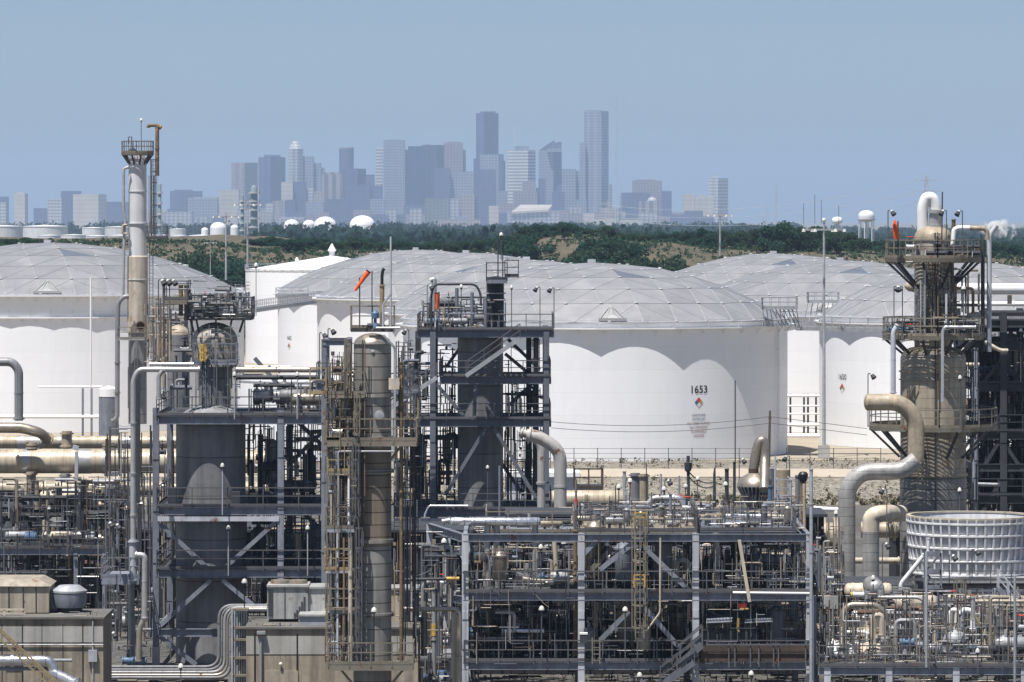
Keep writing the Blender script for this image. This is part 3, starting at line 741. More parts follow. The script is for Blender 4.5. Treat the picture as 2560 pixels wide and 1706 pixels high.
# ------------------------------------------------------------------ the big tanks
M['batten_w'] = mat('white_hub_cap', (.62, .62, .63), .5, 0, .1, .4)
def tank(px, Y, Rm, H, rise, label, number=None, girders=((-.65, .52, 1.06),), npoly=16, a_off=-1.0, sky_ang=(25, 145, 265), name='storage_tank', dormer=None, ladder=None, warn=False, num_at=None):
    cx = (px - 1280) * Y / F
    C = Vector((cx, Y, 0))
    t = thing(name, C, label, 'storage tank', 'domed storage tanks')
    def cyl(th, r, z): return Vector((cx + r * sin(th), Y - r * cos(th), z))
    m = MB(); m.lathe(C, [(Rm, 0), (Rm, H)], 128); sh = m.build('shell', M['tank'], t, True)
    # wind girders: polygonal plates standing out from the shell
    for dz, ap, _ in girders:
        m = MB(); z = H + dz; n = npoly; ro = (Rm + ap) / cos(pi / n); seg = 8
        vs = []; 
        for k in range(n):
            for q in range(seg):
                th0 = radians(a_off) + 2 * pi * k / n; th1 = th0 + 2 * pi / n; u = q / seg
                a = cyl(th0, ro, z); b = cyl(th1, ro, z); o = a.lerp(b, u); d = Vector((o.x - cx, o.y - Y, 0)); i_ = C + d.normalized() * (Rm + .02); 
                vs += [Vector((i_.x, i_.y, z)), o, Vector((o.x, o.y, z + .16)), Vector((i_.x, i_.y, z + .10))]
        N_ = n * seg; fs = []
        for k in range(N_):
            a = k * 4; b = ((k + 1) % N_) * 4
            for q in range(4): fs.append((a + q, b + q, b + (q + 1) % 4, a + (q + 1) % 4))
        m.add(vs, fs)
        for k in range(3 * n):
            th = 2 * pi * k / (3 * n) + .03; m.bar(cyl(th, Rm + .02, z - .55), cyl(th, Rm + ap * .9, z - .02), .05, .12)
        wg = m.build('wind_girder', M['white'], t)
        m = MB()
        for k in range(n * 2):
            th = radians(a_off) + pi * k / n; m.bar(cyl(th, Rm + ap * .9, z + .1), cyl(th, Rm + ap * .9, z + .95), .045)
        th_ = [radians(a_off) + pi * k / n for k in range(n * 2 + 1)]
        if dz > -1:
            for k in range(n * 2): m.bar(cyl(th_[k], Rm + ap * .9, z + .95), cyl(th_[k + 1], Rm + ap * .9, z + .95), .03)
        m.build('girder_stanchion', M['steel_l'], wg)
    m = MB(); m.lathe(C + Vector((0, 0, H)), [(Rm + .005, .0), (Rm + .28, .0), (Rm + .28, .14), (Rm - .3, .18)], 96); m.build('top_rim', M['steel_l'], t)
    # dome: triangular panels between battens
    Rd = Rm - .05; n = 6; Rs = (Rd * Rd + rise * rise) / (2 * rise); zc = H + .15 + rise - Rs; pm = math.asin(Rd / Rs)
    rnd = random.Random(int(px)); ring = []
    def dp(ph, a, dr=0): return Vector((cx + (Rs + dr) * sin(ph) * sin(a), Y - (Rs + dr) * sin(ph) * cos(a), zc + (Rs + dr) * cos(ph)))
    idx = []; vs = []; nod = []
    for k in range(n + 1):
        r_ = []
        for j in range(max(1, 6 * k)):
            a = 2 * pi * j / max(1, 6 * k) + radians(13)
            ph = pm * k / n
            r_.append(len(vs)); vs.append(dp(ph, a, rnd.uniform(-.09, .09) if 0 < k < n else 0)); nod.append((ph, a))
        idx.append(r_)
    tris = []
    for k in range(n):
        for s_ in range(6):
            for j in range(k + 1):
                o0 = idx[k + 1][(s_ * (k + 1) + j) % (6 * (k + 1))]; o1 = idx[k + 1][(s_ * (k + 1) + j + 1) % (6 * (k + 1))]
                i0 = idx[k][(s_ * k + j) % max(1, 6 * k)]
                tris.append((o0, o1, i0))
                if j < k:
                    i1 = idx[k][(s_ * k + j + 1) % (6 * k)]; tris.append((i0, o1, i1))
    mid = [(vs[a] + vs[b] + vs[c]) / 3 for a, b, c in tris]
    sk = set()
    for ang in sky_ang:
        tgt = dp(pm * .47, radians(ang)); 
        cand = [i for i, q in enumerate(tris) if i not in sk]
        sk.add(min(cand, key=lambda i: (mid[i] - tgt).length))
    m = MB()
    for i, q in enumerate(tris):
        if i not in sk: m.add([vs[k_] for k_ in q], [(0, 1, 2)])
    dm = m.build('dome', M['dome'], t)
    for i in sk: m = MB(); m.add([vs[q] for q in tris[i]], [(0, 1, 2)]); m.build('skylight', M['sky_l'], dm)
    m = MB(); done = set()
    for q in tris:
        for a, b in ((q[0], q[1]), (q[1], q[2]), (q[2], q[0])):
            e = (min(a, b), max(a, b))
            if e in done: continue
            done.add(e); m.bar(vs[a] + Vector((0, 0, .02)), vs[b] + Vector((0, 0, .02)), .06, .015)
    nb = len(m.f)
    for k in range(1, n + 1):
        for i in idx[k]: m.lathe(vs[i] + Vector((0, 0, .03)), [(.2, 0), (.2, .08), (.12, .1)], 8)
    pass
    ob = m.build('batten', M['batten'], dm); ob.data.materials.append(M['batten_w']); ob.data.polygons.foreach_set('material_index', [0] * nb + [1] * (len(m.f) - nb))
    for ang, f_ in ((200, .05), (230, .55)):
        m = MB(); q = dp(pm * f_, radians(ang)); m.box((q.x, q.y, q.z + .18), (.9, .7, .4)); m.build('roof_vent', M['steel_l'], dm)
    if dormer is not None:
        a = radians(dormer); w_ = .07
        p0, p1 = dp(pm * .995, a - w_, .05), dp(pm * .995, a + w_, .05); ap_ = dp(pm * .86, a, .08); top = dp(pm * .95, a, .22)
        m = MB(); m.add([p0, p1, ap_, top], [(0, 1, 3), (1, 2, 3), (2, 0, 3)])
        for q in range(5):
            u = p0.lerp(p1, q / 4); m.bar(u + Vector((0, -.05, .1)), ap_ + Vector((0, 0, .15)), .10, .06)
        m.bar(p0 + Vector((0, -.1, .15)), p1 + Vector((0, -.1, .15)), .3, .3); m.build('roof_dormer', M['batten'], dm)
    if ladder is not None:
        th = radians(ladder); m = MB()
        e = Vector((cos(th), sin(th), 0)) * .22
        for s_ in (-1, 1): m.bar(cyl(th, Rm + .25, .3) + e * s_, cyl(th, Rm + .25, H) + e * s_, .05)
        for k in range(int(H / .45)): z = .5 + k * .45; m.bar(cyl(th, Rm + .25, z) - e, cyl(th, Rm + .25, z) + e, .035)
        m.build('ladder', M['steel_l'], sh)
    if number:
        th = radians(num_at[0]); z0 = num_at[1]
        wrap_text(number, cx, Y, Rm, th, z0, 1.15 if warn else .9, M['ink'], sh, 'number_lettering', True)
        m = MB(); s_ = .55; zc_ = z0 - 1.0
        def q4(u, v_): return cyl(th + u / Rm, Rm + .03, zc_ + v_)
        for (u, v_), mm, nm in (((0, .5), 'red', 'hazard_diamond'), ((-.5, 0), 'blue', 'hazard_diamond'), ((.5, 0), 'yellow', 'hazard_diamond'), ((0, -.5), 'white', 'hazard_diamond')):
            m = MB(); u *= s_ ; v_ *= s_; h_ = s_ * .49
            m.add([q4(u - h_, v_), q4(u, v_ - h_), q4(u + h_, v_), q4(u, v_ + h_)], [(0, 1, 2, 3)]); m.build(nm, M[mm], sh)
        if warn:
            for i, (s__, mm) in enumerate((('GASOLINE', 'inkb'), ('DISTILLED', 'inkb'), ('NO OPEN FLAMES', 'inkr'), ('NO SMOKING', 'inkr'), ('FLAMMABLE', 'inkr'), ('LIQUIDS', 'inkr'))):
                wrap_text(s__, cx, Y, Rm, th, z0 - 2.5 - i * .44, .36, M[mm], sh, 'warning_lettering', False)
    return t, cyl
def wrap_text(txt, cx, Y, Rm, th0, z0, size, m, parent, name, bold):
    cu = bpy.data.curves.new('lettering', 'FONT'); cu.body = txt; cu.size = size; cu.align_x = 'CENTER'; cu.offset = .012 * size if bold and size > 1 else 0.0
    cu.resolution_u = 3
    ob = bpy.data.objects.new('lettering', cu); col.objects.link(ob)
    dg = bpy.context.evaluated_depsgraph_get(); dg.update()
    me = bpy.data.meshes.new_from_object(ob.evaluated_get(dg))
    bpy.data.objects.remove(ob)
    mb = MB(); mb.add([Vector((cx + (Rm + .03) * sin(th0 + v.co.x / Rm), Y - (Rm + .03) * cos(th0 + v.co.x / Rm), z0 + v.co.y)) for v in me.vertices], [tuple(p_.vertices) for p_ in me.polygons])
    return mb.build(name, m, parent)
# centre tank with the painted number
TC, cyC = tank(1488, 512, 21.37, 14.75, 6.1, 'white tank number 1653 with a grey geodesic dome and scalloped girder shadow', '1653', num_at=(30.3, 7.2), warn=True, dormer=4, ladder=67, sky_ang=(27, 147, 267))
tank(125, 580, 24.2, 16.6, 6.1, 'white domed tank at far left with two ring girders, behind the smokestack column', girders=((-.12, .85, .7), (-2.75, .30, .5)), npoly=30, a_off=6, dormer=5, sky_ang=(24, 144, 264))
tank(1045, 726, 22.1, 14.6, 6.2, 'white domed tank number 1642 behind the orange windsock', '1642', num_at=(-64, 7.0), sky_ang=(38, 158, 278), a_off=9)
tank(1171, 650, 21.37, 14.9, 6.0, 'white domed tank directly behind the tall grey banded column with the windsock', sky_ang=(42, 162, 282), a_off=13, girders=((-.3, .65, 1.06),))
tank(1322, 577, 17.6, 14.6, 6.0, 'white domed tank just behind the left of tank 1653', sky_ang=(40, 160, 280))
tank(2109, 577, 20.8, 14.6, 5.9, 'white domed tank behind the gap right of tank 1653', dormer=-9, sky_ang=(-4, 116, 236), a_off=-6)
tank(1941, 650, 21.4, 14.9, 5.9, 'white domed tank farthest back on the right, left of the high mast', sky_ang=(0, 120, 240))
tank(2425, 532, 17.4, 14.6, 6.1, 'white tank number 1650 behind the right tan column', '1650', num_at=(-62, 7.6), a_off=-11, sky_ang=(70, 190, 310))
# cone roofed tank
cx = (830 - 1280) * 830 / F
t = thing('storage_tank', (cx, 830, 0), 'white tank with a shallow white cone roof and rim railing, behind the domes', 'storage tank')
rm = S(216, 830); H = Zat(679, 830 - rm)
m = MB(); m.lathe((cx, 830, 0), [(rm, 0), (rm, H)], 96); m.build('shell', M['tank'], t, True)
m = MB(); m.lathe((cx, 830, H + .01), [(rm + .1, 0), (rm + .1, .15), (.3, Zat(640, 830) - H)], 64); m.build('roof', M['white'], t, True)
m = MB(); m.rail([(cx + (rm + .1) * sin(q * .13), 830 - (rm + .1) * cos(q * .13), H + .15) for q in range(49)], 1.0, 2.2, .05); m.build('handrail', M['steel_l'], t)
m = MB(); m.lathe((cx, 830, Zat(640, 830)), [(.5, 0), (.5, .8), (.8, .9), (.1, 2.2)], 10)
m.build('roof_vent', M['white'], t)
for q in (-.9, .4, .9): m = MB(); m.lathe((cx + rm * .5 * sin(q), 830 - rm * .5 * cos(q), H + 1), [(.25, 0), (.25, .8), (.4, .9), (.1, 1.4)], 8); m.build('roof_vent', M['white'], t)
# stair platform on the centre tank
t = thing('stair_platform', (44, 0, 0), 'galvanised gauger platform with railings and stair on the right rim of tank 1653', 'platform')
ROOTLOC[t.name] = Vector((0, 0, 0)); t.location = (0, 0, 0)
Yp = 500; m = MB(); z = Zat(772, Yp); a = P(1905, 772, Yp); b = P(1992, 772, Yp)
m.box(((a.x + b.x) / 2, Yp, z), (b.x - a.x, 3, .12)); m.build('deck', M['galv'], t)
m = MB(); h_ = Vector((0, 1.5, .1)); m.rail([a - Vector((0, 1.5, -.1)), b - Vector((0, 1.5, -.1)), b + h_, a + h_, a - Vector((0, 1.5, -.1))], 1.1, 1.0, .06); m.build('handrail', M['galv'], t)
m = MB()
for k in range(9): q = a.lerp(b, k / 8); m.bar((q.x, Yp - 1.3 + (k % 3), z), (q.x + .3, Yp - 1.2 + (k % 3) , Zat(818, Yp)), .09)
for k in range(6): q = a.lerp(b, .3 + k * .11); m.bar((q.x, Yp + 1, z), (q.x + .9, Yp - 1, Zat(818, Yp)), .06)
m.build('support_leg', M['galv'], t)
# second platform on the tank behind
t = thing('stair_platform', (0, 0, 0), 'railed gauger platform standing over the rim of the tank behind the high mast', 'platform'); ROOTLOC[t.name] = Vector((0, 0, 0))
Yp = 552; z = Zat(756, Yp); a = P(2019, 756, Yp); b = P(2096, 756, Yp); m = MB(); m.box(((a.x + b.x) / 2, Yp, z), (b.x - a.x, 3, .12)); m.build('deck', M['galv'], t)
m = MB(); m.rail([a - Vector((0, 1.5, -.1)), b - Vector((0, 1.5, -.1)), b + h_, a + h_, a - Vector((0, 1.5, -.1))], 1.1, 1.0, .06); m.build('handrail', M['galv'], t)
m = MB()
for k in range(7): q = a.lerp(b, k / 6); m.bar((q.x, Yp - 1 + k % 2, z), (q.x - .5, Yp - 1, Zat(806, Yp)), .08)
m.build('support_leg', M['galv'], t)
# catwalk from tank 1653 to the right
def catwalk(p, q, wd, label, name='catwalk', deck='galv', rl='galv'):
    p, q = Vector(p), Vector(q); t = thing(name, p, label, 'walkway')
    d = (q - p).normalized(); sd = Vector((-d.y, d.x, 0)) * wd / 2
    m = MB(); m.bar(p, q, wd, .1)
    for s_ in (-1, 1): m.bar(p + sd * s_ - Vector((0, 0, .2)), q + sd * s_ - Vector((0, 0, .2)), .1, .32)
    m.build('deck', M[deck], t)
    m = MB()
    for s_ in (-1, 1): m = MB(); m.rail([p + sd * s_, q + sd * s_], 1.1, 2.0, .055); m.build('handrail', M[rl], t)
    return t
catwalk(P(1990, 818, 503), P(2215, 822, 503), 1.2, 'long railed catwalk running from tank 1653 to the tank beside the right column')
catwalk(P(626, 775, 600), P(815, 748, 690), 1.2, 'railed catwalk truss running between the cone roofed tank and tank 1642')
t = catwalk(P(690, 738, 690), P(770, 736, 690), 3.0, 'railed platform on the left rim of tank 1642', 'stair_platform')
# white pipe rack between the tanks
t = thing('pipe_rack', (P(2005, 1000, 500).x, 500, 0), 'stack of white horizontal pipes on dark posts in the gap right of tank 1653', 'pipe rack')
m = MB()
for y, r_ in ((990, .18), (1015, .1), (1035, .1), (1062, .22), (1090, .3)): m.tube([P(1950, y, 545), P(2052, y, 545)], r_, 10)
m.build('pipe', M['white'], t, True)
m = MB()
for x in (1976, 2010, 2020, 2040): m.bar(Vector((P(x, 0, 545.6).x, 545.6, 0)), P(x, 985, 545.6), .22)
m.build('post', M['steel_d'], t)
# fence on the bank
for side, xs in (('in front of tank 1653', range(1376, 1960, 59)), ('right of tank 1653', range(1966, 2240, 59))):
    xs = list(xs); t = thing('wire_fence', P(xs[0], 1172, 447), 'thin wire fence with slender posts on the gravel bank ' + side, 'fence')
    m = MB()
    for x in xs: q = P(x, 0, 447); m.bar((q.x, 447, 1.3), (q.x, 447, Zat(1120, 447)), .07)
    m.build('post', M['steel_d'], t)
    m = MB()
    for y in (1122, 1134, 1146, 1158): m.tube([P(xs[0], y, 447), P(xs[-1], y, 447)], .018, 4)
    m.build('wire', M['steel_d'], t)
# tall light masts
def high_mast(px, yt, yb, Y, r, label, arms=3):
    b = P(px, yb, Y); a = P(px, yt, Y); b.z = max(0, b.z) if Y < 800 else b.z
    t = thing('light_mast', b, label, 'light mast')
    m = MB(); m.tube([b, a], r, 8, r2=r * .55); m.build('pole', M['galv'], t, True)
    m = MB(); 
    m.bar(a - Vector((r * 12, 0, r * 4)), a + Vector((r * 12, 0, -r * 4)), r); m.bar(a - Vector((0, r * 12, r * 4)), a + Vector((0, r * 12, -r * 4)), r)
    m.build('cross_arm', M['galv'], t)
    for k in range(6):
        o = Vector((r * 11 * cos(k * 1.05), r * 11 * sin(k * 1.05), -r * 4)); m = MB(); m.lathe(a + o, [(r * .5, r * .5), (r * 1.1, -r * 1.1), (r * 1.0, -r * 1.3)], 8); m.build('lamp_head', M['lampw'], t)
    return t
high_mast(565, 530, 700, 880, .22, 'high mast light with a ring of lamps left of the far columns')
high_mast(619, 500, 670, 870, .22, 'taller high mast light in front of the far columns')
high_mast(526, 602, 690, 860, .10, 'short thin mast left of the two high mast lights')
high_mast(1800, 528, 640, 860, .2, 'high mast light standing before the long tree belt')
t = high_mast(2060, 556, 1140, 498, .2, 'tall grey camera mast standing on a concrete block right of tank 1653')
m = MB(); q = P(2060, 0, 498); m.box((q.x, 498, .7), (1.2, 1.2, 1.4)); m.build('footing', M['conc_p'], t)
m = MB(); m.ball(P(2060, 551, 498), .25, 10, 6); m.build('camera_dome', M['lampw'], t, True)
m = MB()
for dx, h_ in ((-2.2, 2.2), (-1.0, 3.2), (-.3, 2.6), (1.6, 2.0)): q = P(2060, 560, 498) + Vector((dx, 0, 0)); m.bar(q, q + Vector((0, 0, h_)), .045)
m.build('antenna', M['steel_d'], t)
# far white huts and sheds beside the left dome
for px, y, w_, h_, ds in ((528, 712, 40, 12, 'low white shed roof behind the left dome'), (580, 722, 55, 14, 'white flat roof left of the cone roofed tank'), (460, 664, 14, 8, 'small white hut on the bank behind the left dome')):
    Y = 760; c = P(px, y, Y); t = thing('shed', (c.x, Y, 0), ds, 'shed'); m = MB(); m.box((c.x, Y, (c.z - .4) / 2), (S(w_, Y), 6, c.z - .4)); m.build('wall', M['white'], t)
    m = MB(); m.box((c.x, Y, c.z - .15), (S(w_ * 1.06, Y), 6.6, .5)); m.build('roof', M['white'], t)

# plumbing in front of the left tank
YL = 545
for pts, r_, ds in (([(227, 695), (227, 968)], 2.6, 'slim white riser standing before the left domed tank'), ([(95, 967), (256, 967)], 2.5, 'white level line crossing low before the left domed tank'), ([(-30, 1042), (250, 1042)], 5, 'fatter white level line at the foot of the left domed tank')):
    m = MB(); m.tube([P(x, y, YL) for x, y in pts], S(r_, YL), 10); tag(m.build('white_pipe', M['white'], None, True), ds, 'pipe')
for x, y0, ds in ((207, 968, 'left dark prop under the white level line'), (229, 968, 'right dark prop under the white level line')):
    m = MB(); a = P(x, y0 + 3, YL); m.bar((a.x, a.y, 0), a, .25); tag(m.build('pipe_prop', M['steel'], None), ds, 'prop')
c = P(272, 1050, 520); t = thing('small_tank', (c.x, 520, 0), 'small blue grey tank with a white rim by the tall grey column foot', 'tank')
m = MB(); m.lathe((c.x, 520, 0), [(S(25, 520), 0), (S(25, 520), Zat(992, 520))], 32); m.build('shell', M['steel'], t, True)
m = MB(); m.lathe((c.x, 520, Zat(992, 520)), [(S(26, 520), .01), (S(26, 520), S(20, 520)), (.2, S(27, 520))], 32); m.build('roof', M['white'], t, True)

c = P(790, 0, 490); t = thing('storage_tank', (c.x, 490, 0), 'low white flat tank behind the left frame top and the windsock column', 'storage tank')
rr = S(195, 490); zt = Zat(957, 490 - rr); m = MB(); m.lathe((c.x, 490, 0), [(rr, 0), (rr, zt)], 72); m.build('shell', M['tank'], t, True)
m = MB(); m.lathe((c.x, 490, zt + .01), [(rr + .08, 0), (rr + .08, .12), (.3, .5)], 72); m.build('roof', M['batten_w'], t)

m = MB(); rnd = random.Random(31)
for k in range(1500):
    Y = rnd.choice((rnd.uniform(416.5, 420.5), rnd.uniform(416.5, 421), rnd.uniform(421, 430), rnd.uniform(450, 493))); c = Vector((rnd.uniform(-20, 66), Y, bank(0, Y) + .02)); w_ = rnd.uniform(.05, .16) if Y > 421 else rnd.uniform(.12, .3)
    for q in range(6): leaf_quad(m, c + Vector((rnd.uniform(-.3, .3), rnd.uniform(-.3, .3), rnd.uniform(0, .35))), w_, rnd)
M['weed'] = mat('dry_dark_weeds', (.12, .105, .065), .95, 0, .4, 1.0, objvar=0)
tag(m.build('dry_weeds', M['weed']), 'dry weeds along the foot of the gravel bank', 'weeds', kind='stuff')
# ------------------------------------------------------------------ plant helpers
def PP(pts, Y):
    return [P(q[0], q[1], q[2] if len(q) > 2 else Y) for q in pts]
def pipe(pts, rpx, Y, m, label, group=None, bend=None, name='process_pipe', flanges=True, seg=12, cat='pipe', bands=None):
    p_ = PP(pts, Y); r = S(rpx, Y)
    fl = flanges and len(p_) >= 2
    mb = MB(); mb.tube(p_, r, seg, bend=(r * 2.6 if bend is None else bend))
    if fl and rpx >= 4.5:
        for a, b in zip(p_, p_[1:]):
            L_ = (b - a).length; d = (b - a).normalized(); n_ = int(L_ / 2.6)
            for k in range(1, n_ + 1):
                t_ = L_ * k / (n_ + 1) + R.uniform(-.4, .4)
                if t_ < r * 3.5 or L_ - t_ < r * 3.5: continue
                if R.random() < .55: mb.lathe(a + d * t_, [(r * .9, 0), (r * 1.3, 0), (r * 1.3, r * .22), (r * .95, r * .22), (r * .95, r * .32), (r * 1.3, r * .32), (r * 1.3, r * .54), (r * .9, r * .54)], seg, d)
                else: mb.lathe(a + d * t_, [(r * .9, 0), (r * 1.07, 0), (r * 1.07, r * .35), (r * .9, r * .35)], seg, d)
    if fl:
        for a, b in ((p_[0], p_[1]), (p_[-1], p_[-2])):
            d = (b - a).normalized(); mb.lathe(a + d * r * .3, [(r * 1.02, 0), (r * 1.35, 0), (r * 1.35, r * .3), (r * 1.02, r * .3)], seg, d)
    o = mb.build(name, M[m], None, True)
    tag(o, label, cat, group); return o
def frame(name, label, cat, cols, Yf, Yb, ybase, ytop, levels, cw=.42, bh=.5, mcol='steel', mbeam='steel', braces=(), mid=None, backcols=True, rail_m='rail', zbase=None, deckm='grate', sidebeams=True, pedestal=False):
    """levels: (ytop_px, x0, x1, deck, rail).  braces: (x0,y0,x1,y1,'f'|'b')"""
    zb = Zat(ybase, Yf) if zbase is None else zbase
    X = lambda px: (px - 1280.0) * Yf / F
    t = thing(name, (X(sum(cols) / len(cols)), (Yf + Yb) / 2, zb), label, cat)
    zt = Zat(ytop, Yf)
    for c in cols:
        for Y_ in ([Yf, Yb] if backcols else [Yf]):
            m = MB(); m.ibeam((X(c), Y_, zb), (X(c), Y_, zt), cw, cw * 1.0, (0, 1, 0))
            if Y_ == Yf and zt - zb > 6:
                for k in range(1, 5):
                    zz = zb + (zt - zb) * (k / 5.0) + R.uniform(-.5, .5); m.box((X(c), Y_ - cw * .5 - .012, zz), (cw * .92, .05, .42))
            cl_ = m.build('column', M[mcol], t)
            if pedestal and Y_ == Yf:
                m = MB(); m.box((X(c), Y_, zb + .55), (cw * 1.15, cw * 1.2, 1.1)); m.build('pedestal', M['conc_p'], cl_)
    for (y, x0, x1, deck, rl) in levels:
        z = Zat(y, Yf); a, b = X(x0), X(x1)
        for Y_ in (Yf, Yb):
            m = MB(); off = -cw * .5 - .12 if Y_ == Yf else cw * .5 + .12
            m.ibeam((a, Y_ + off * 0 - (.05 if Y_ == Yf else -.05), z - bh / 2), (b, Y_ - (.05 if Y_ == Yf else -.05), z - bh / 2), .26, bh); m.build('beam', M[mbeam], t)
        if sidebeams:
            xs = [c for c in cols if x0 - 3 <= c <= x1 + 3]
            for c in xs:
                m = MB(); m.ibeam((X(c), Yf + .2, z - bh / 2), (X(c), Yb - .2, z - bh / 2), .22, bh * .9); m.build('beam', M[mbeam], t)
        if deck:
            m = MB(); m.box(((a + b) / 2, (Yf + Yb) / 2, z + .03), (b - a, Yb - Yf + .1, .05))
            n = int((b - a) / .9)
            for k in range(n): xx = a + (k + .5) * (b - a) / n; m.box((xx, (Yf + Yb) / 2, z - .1), (.08, Yb - Yf - .6, .18))
            dk_ = m.build('deck', M[deckm], t)
        if rl:
            m = MB(); zz = z + .06; m.rail([(a + .05, Yb, zz), (a + .05, Yf - .24, zz), (b - .05, Yf - .24, zz), (b - .05, Yb, zz)], 1.07, 1.9, .06); m.build('handrail', M[rail_m], dk_ if deck else t)
    for q in braces:
        Y_ = Yf + .03 if q[4] == 'f' else Yb - .03
        m = MB(); m.ibeam((X(q[0]), Y_, Zat(q[1], Yf)), (X(q[2]), Y_, Zat(q[3], Yf)), .24, .24, (0, 1, 0)); m.build('brace', M[mbeam], t)
    return t
def lamp(x, yt, yb, Y, style, label, side=1, mp='rail'):
    a = P(x, yt, Y); b = P(x, yb, Y)
    t = thing('lamp_post', b, label, 'lamp', 'lamps about the plant')
    m = MB()
    if style == 'flood':
        c = a + Vector((side * .28, -.1, .0)); m.tube([b, a + Vector((0, 0, .15)), c + Vector((0, 0, .12))], .035, 6, .1); m.build('pole', M[mp], t)
        m = MB(); d = Vector((side * .5, -.45, -.75)).normalized(); m.lathe(c - d * .12, [(.07, 0), (.11, .04), (.17, .30), (.15, .31)], 10, d); hd = m.build('lamp_head', M['steel_d'], t, True)
        m = MB(); m.lathe(c - d * .19, [(.02, 0), (.09, .02), (.115, .15)], 10, d); m.build('lamp_cap', M['lampw'], hd, True)
    else:
        m.tube([b, a], .035, 6); m.build('pole', M[mp], t)
        m = MB(); m.lathe(a, [(.04, -.14), (.08, -.13), (.10, .0)], 10); hd = m.build('lamp_globe', M['red' if style == 'red' else 'steel_d'], t, True)
        m = MB(); k = .56 if style != 'ball' else .46
        m.lathe(a + Vector((0, 0, .005)), [(.27 * k, -.04), (.27 * k, .0), (.2 * k, .12), (.08 * k, .18), (.01, .19)], 12); m.build('lamp_shade', M['lampw'], hd, True)
    return t
def ringdeck(t, c, r0, r1, z, rail_m='rail_t', a0=None, deckm='rail_t', th=.22, n=18, brace=0, bz=1.6):
    m = MB(); m.lathe((c.x, c.y, z), [(r1 - .08, 0), (r1 - .03, 0), (r1, th), (r1 - .08, th)], 36, ring=True); rr = r0
    while rr < r1 - .1: m.lathe((c.x, c.y, z + .02), [(rr, 0), (rr + .045, 0), (rr + .045, .03), (rr, .03)], 36, ring=True); rr += .085
    for k in range(20): a = 2 * pi * k / 20; u = Vector((sin(a), -cos(a), 0)); m.bar(Vector((c.x, c.y, z)) + u * r0, Vector((c.x, c.y, z)) + u * (r1 - .02), .05, .09)
    pf = m.build('platform', M[deckm], t)
    m = MB(); pts = [(c.x + (r1 - .05) * sin(2 * pi * k / n), c.y - (r1 - .05) * cos(2 * pi * k / n), z + th) for k in range(n + 1)]
    m.rail(pts, 1.07, 1.5, .065); m.build('handrail', M[rail_m], pf)
    if brace:
        m = MB()
        for k in range(brace):
            a = 2 * pi * (k + .5) / brace; u = Vector((sin(a), -cos(a), 0))
            m.bar(Vector((c.x, c.y, z)) + u * (r1 - .15), Vector((c.x, c.y, z - bz)) + u * (r0 + .02), .14)
        m.build('bracket', M['steel_d'], pf)
def deckbox(t, x0, x1, y, Y, d0, d1, rail_m='rail', deckm='grate', th=.16, h=1.07, w=.06):
    z = Zat(y, Y); a, b = (x0 - 1280) * Y / F, (x1 - 1280) * Y / F
    m = MB(); m.box(((a + b) / 2, Y + (d0 + d1) / 2, z - th / 2), (b - a, d1 - d0, th)); pf = m.build('platform', M[deckm], t)
    m = MB(); m.rail([(a, Y + d1, z), (a, Y + d0, z), (b, Y + d0, z), (b, Y + d1, z)], h, 1.2, w); m.build('handrail', M[rail_m], pf)
def cage_ladder(x, y0, y1, Y, wpx, label, m_='rail_t', cage=True):
    wd = S(wpx, Y); a = P(x, y1, Y); b = P(x, y0, Y)
    t = thing('caged_ladder', a, label, 'ladder')
    m = MB(); e = Vector((wd / 2 * .55, 0, 0))
    for s_ in (-1, 1): m.bar(a + e * s_, b + e * s_, .07)
    n = int((b - a).length / .33)
    for k in range(n): q = a.lerp(b, (k + .5) / n); m.bar(q - e, q + e, .04)
    m.build('rung_rails', M[m_], t)
    if cage:
        m = MB(); n = max(2, int((b - a).length / 1.1))
        for k in range(n + 1):
            q = a.lerp(b, .12 + .88 * k / n); pr = None
            for j in range(9):
                th = pi * j / 8; p_ = q + Vector((-cos(th) * wd / 2, -sin(th) * wd * .9, 0))
                if pr is not None: m.bar(pr, p_, .03, .10)
                pr = p_
        for j in range(0, 9, 2):
            th = pi * j / 8; o = Vector((-cos(th) * wd / 2, -sin(th) * wd * .9, 0)); m.bar(a.lerp(b, .12) + o, b + o, .05)
        m.build('cage', M[m_], t)
    return t
def stairs(p, q, wd, label, m_='galv', rl='rail'):
    p, q = Vector(p), Vector(q); t = thing('staircase', p, label, 'stairs')
    o = Vector((0, wd / 2, 0))
    for s_ in (-1, 1): m = MB(); m.bar(p + o * s_, q + o * s_, .06, .28); m.build('stringer', M[m_], t)
    m = MB(); n = int(abs(q.z - p.z) / .22)
    for k in range(n): c = p.lerp(q, (k + .5) / n); m.box((c.x, c.y, c.z), (.28, wd - .1, .04))
    m.build('treads', M['grate'], t)
    for s_ in (-1, 1):
        m = MB(); a, b = p + o * s_, q + o * s_; U = Vector((0, 0, 1)); k_ = max(2, int((b - a).length / 1.3))
        for k in range(k_ + 1): c = a.lerp(b, k / k_); m.bar(c, c + U * 1.0, .055)
        m.bar(a + U * 1.0, b + U * 1.0, .06); m.bar(a + U * .55, b + U * .55, .05); m.build('handrail', M[rl], t)
    return t
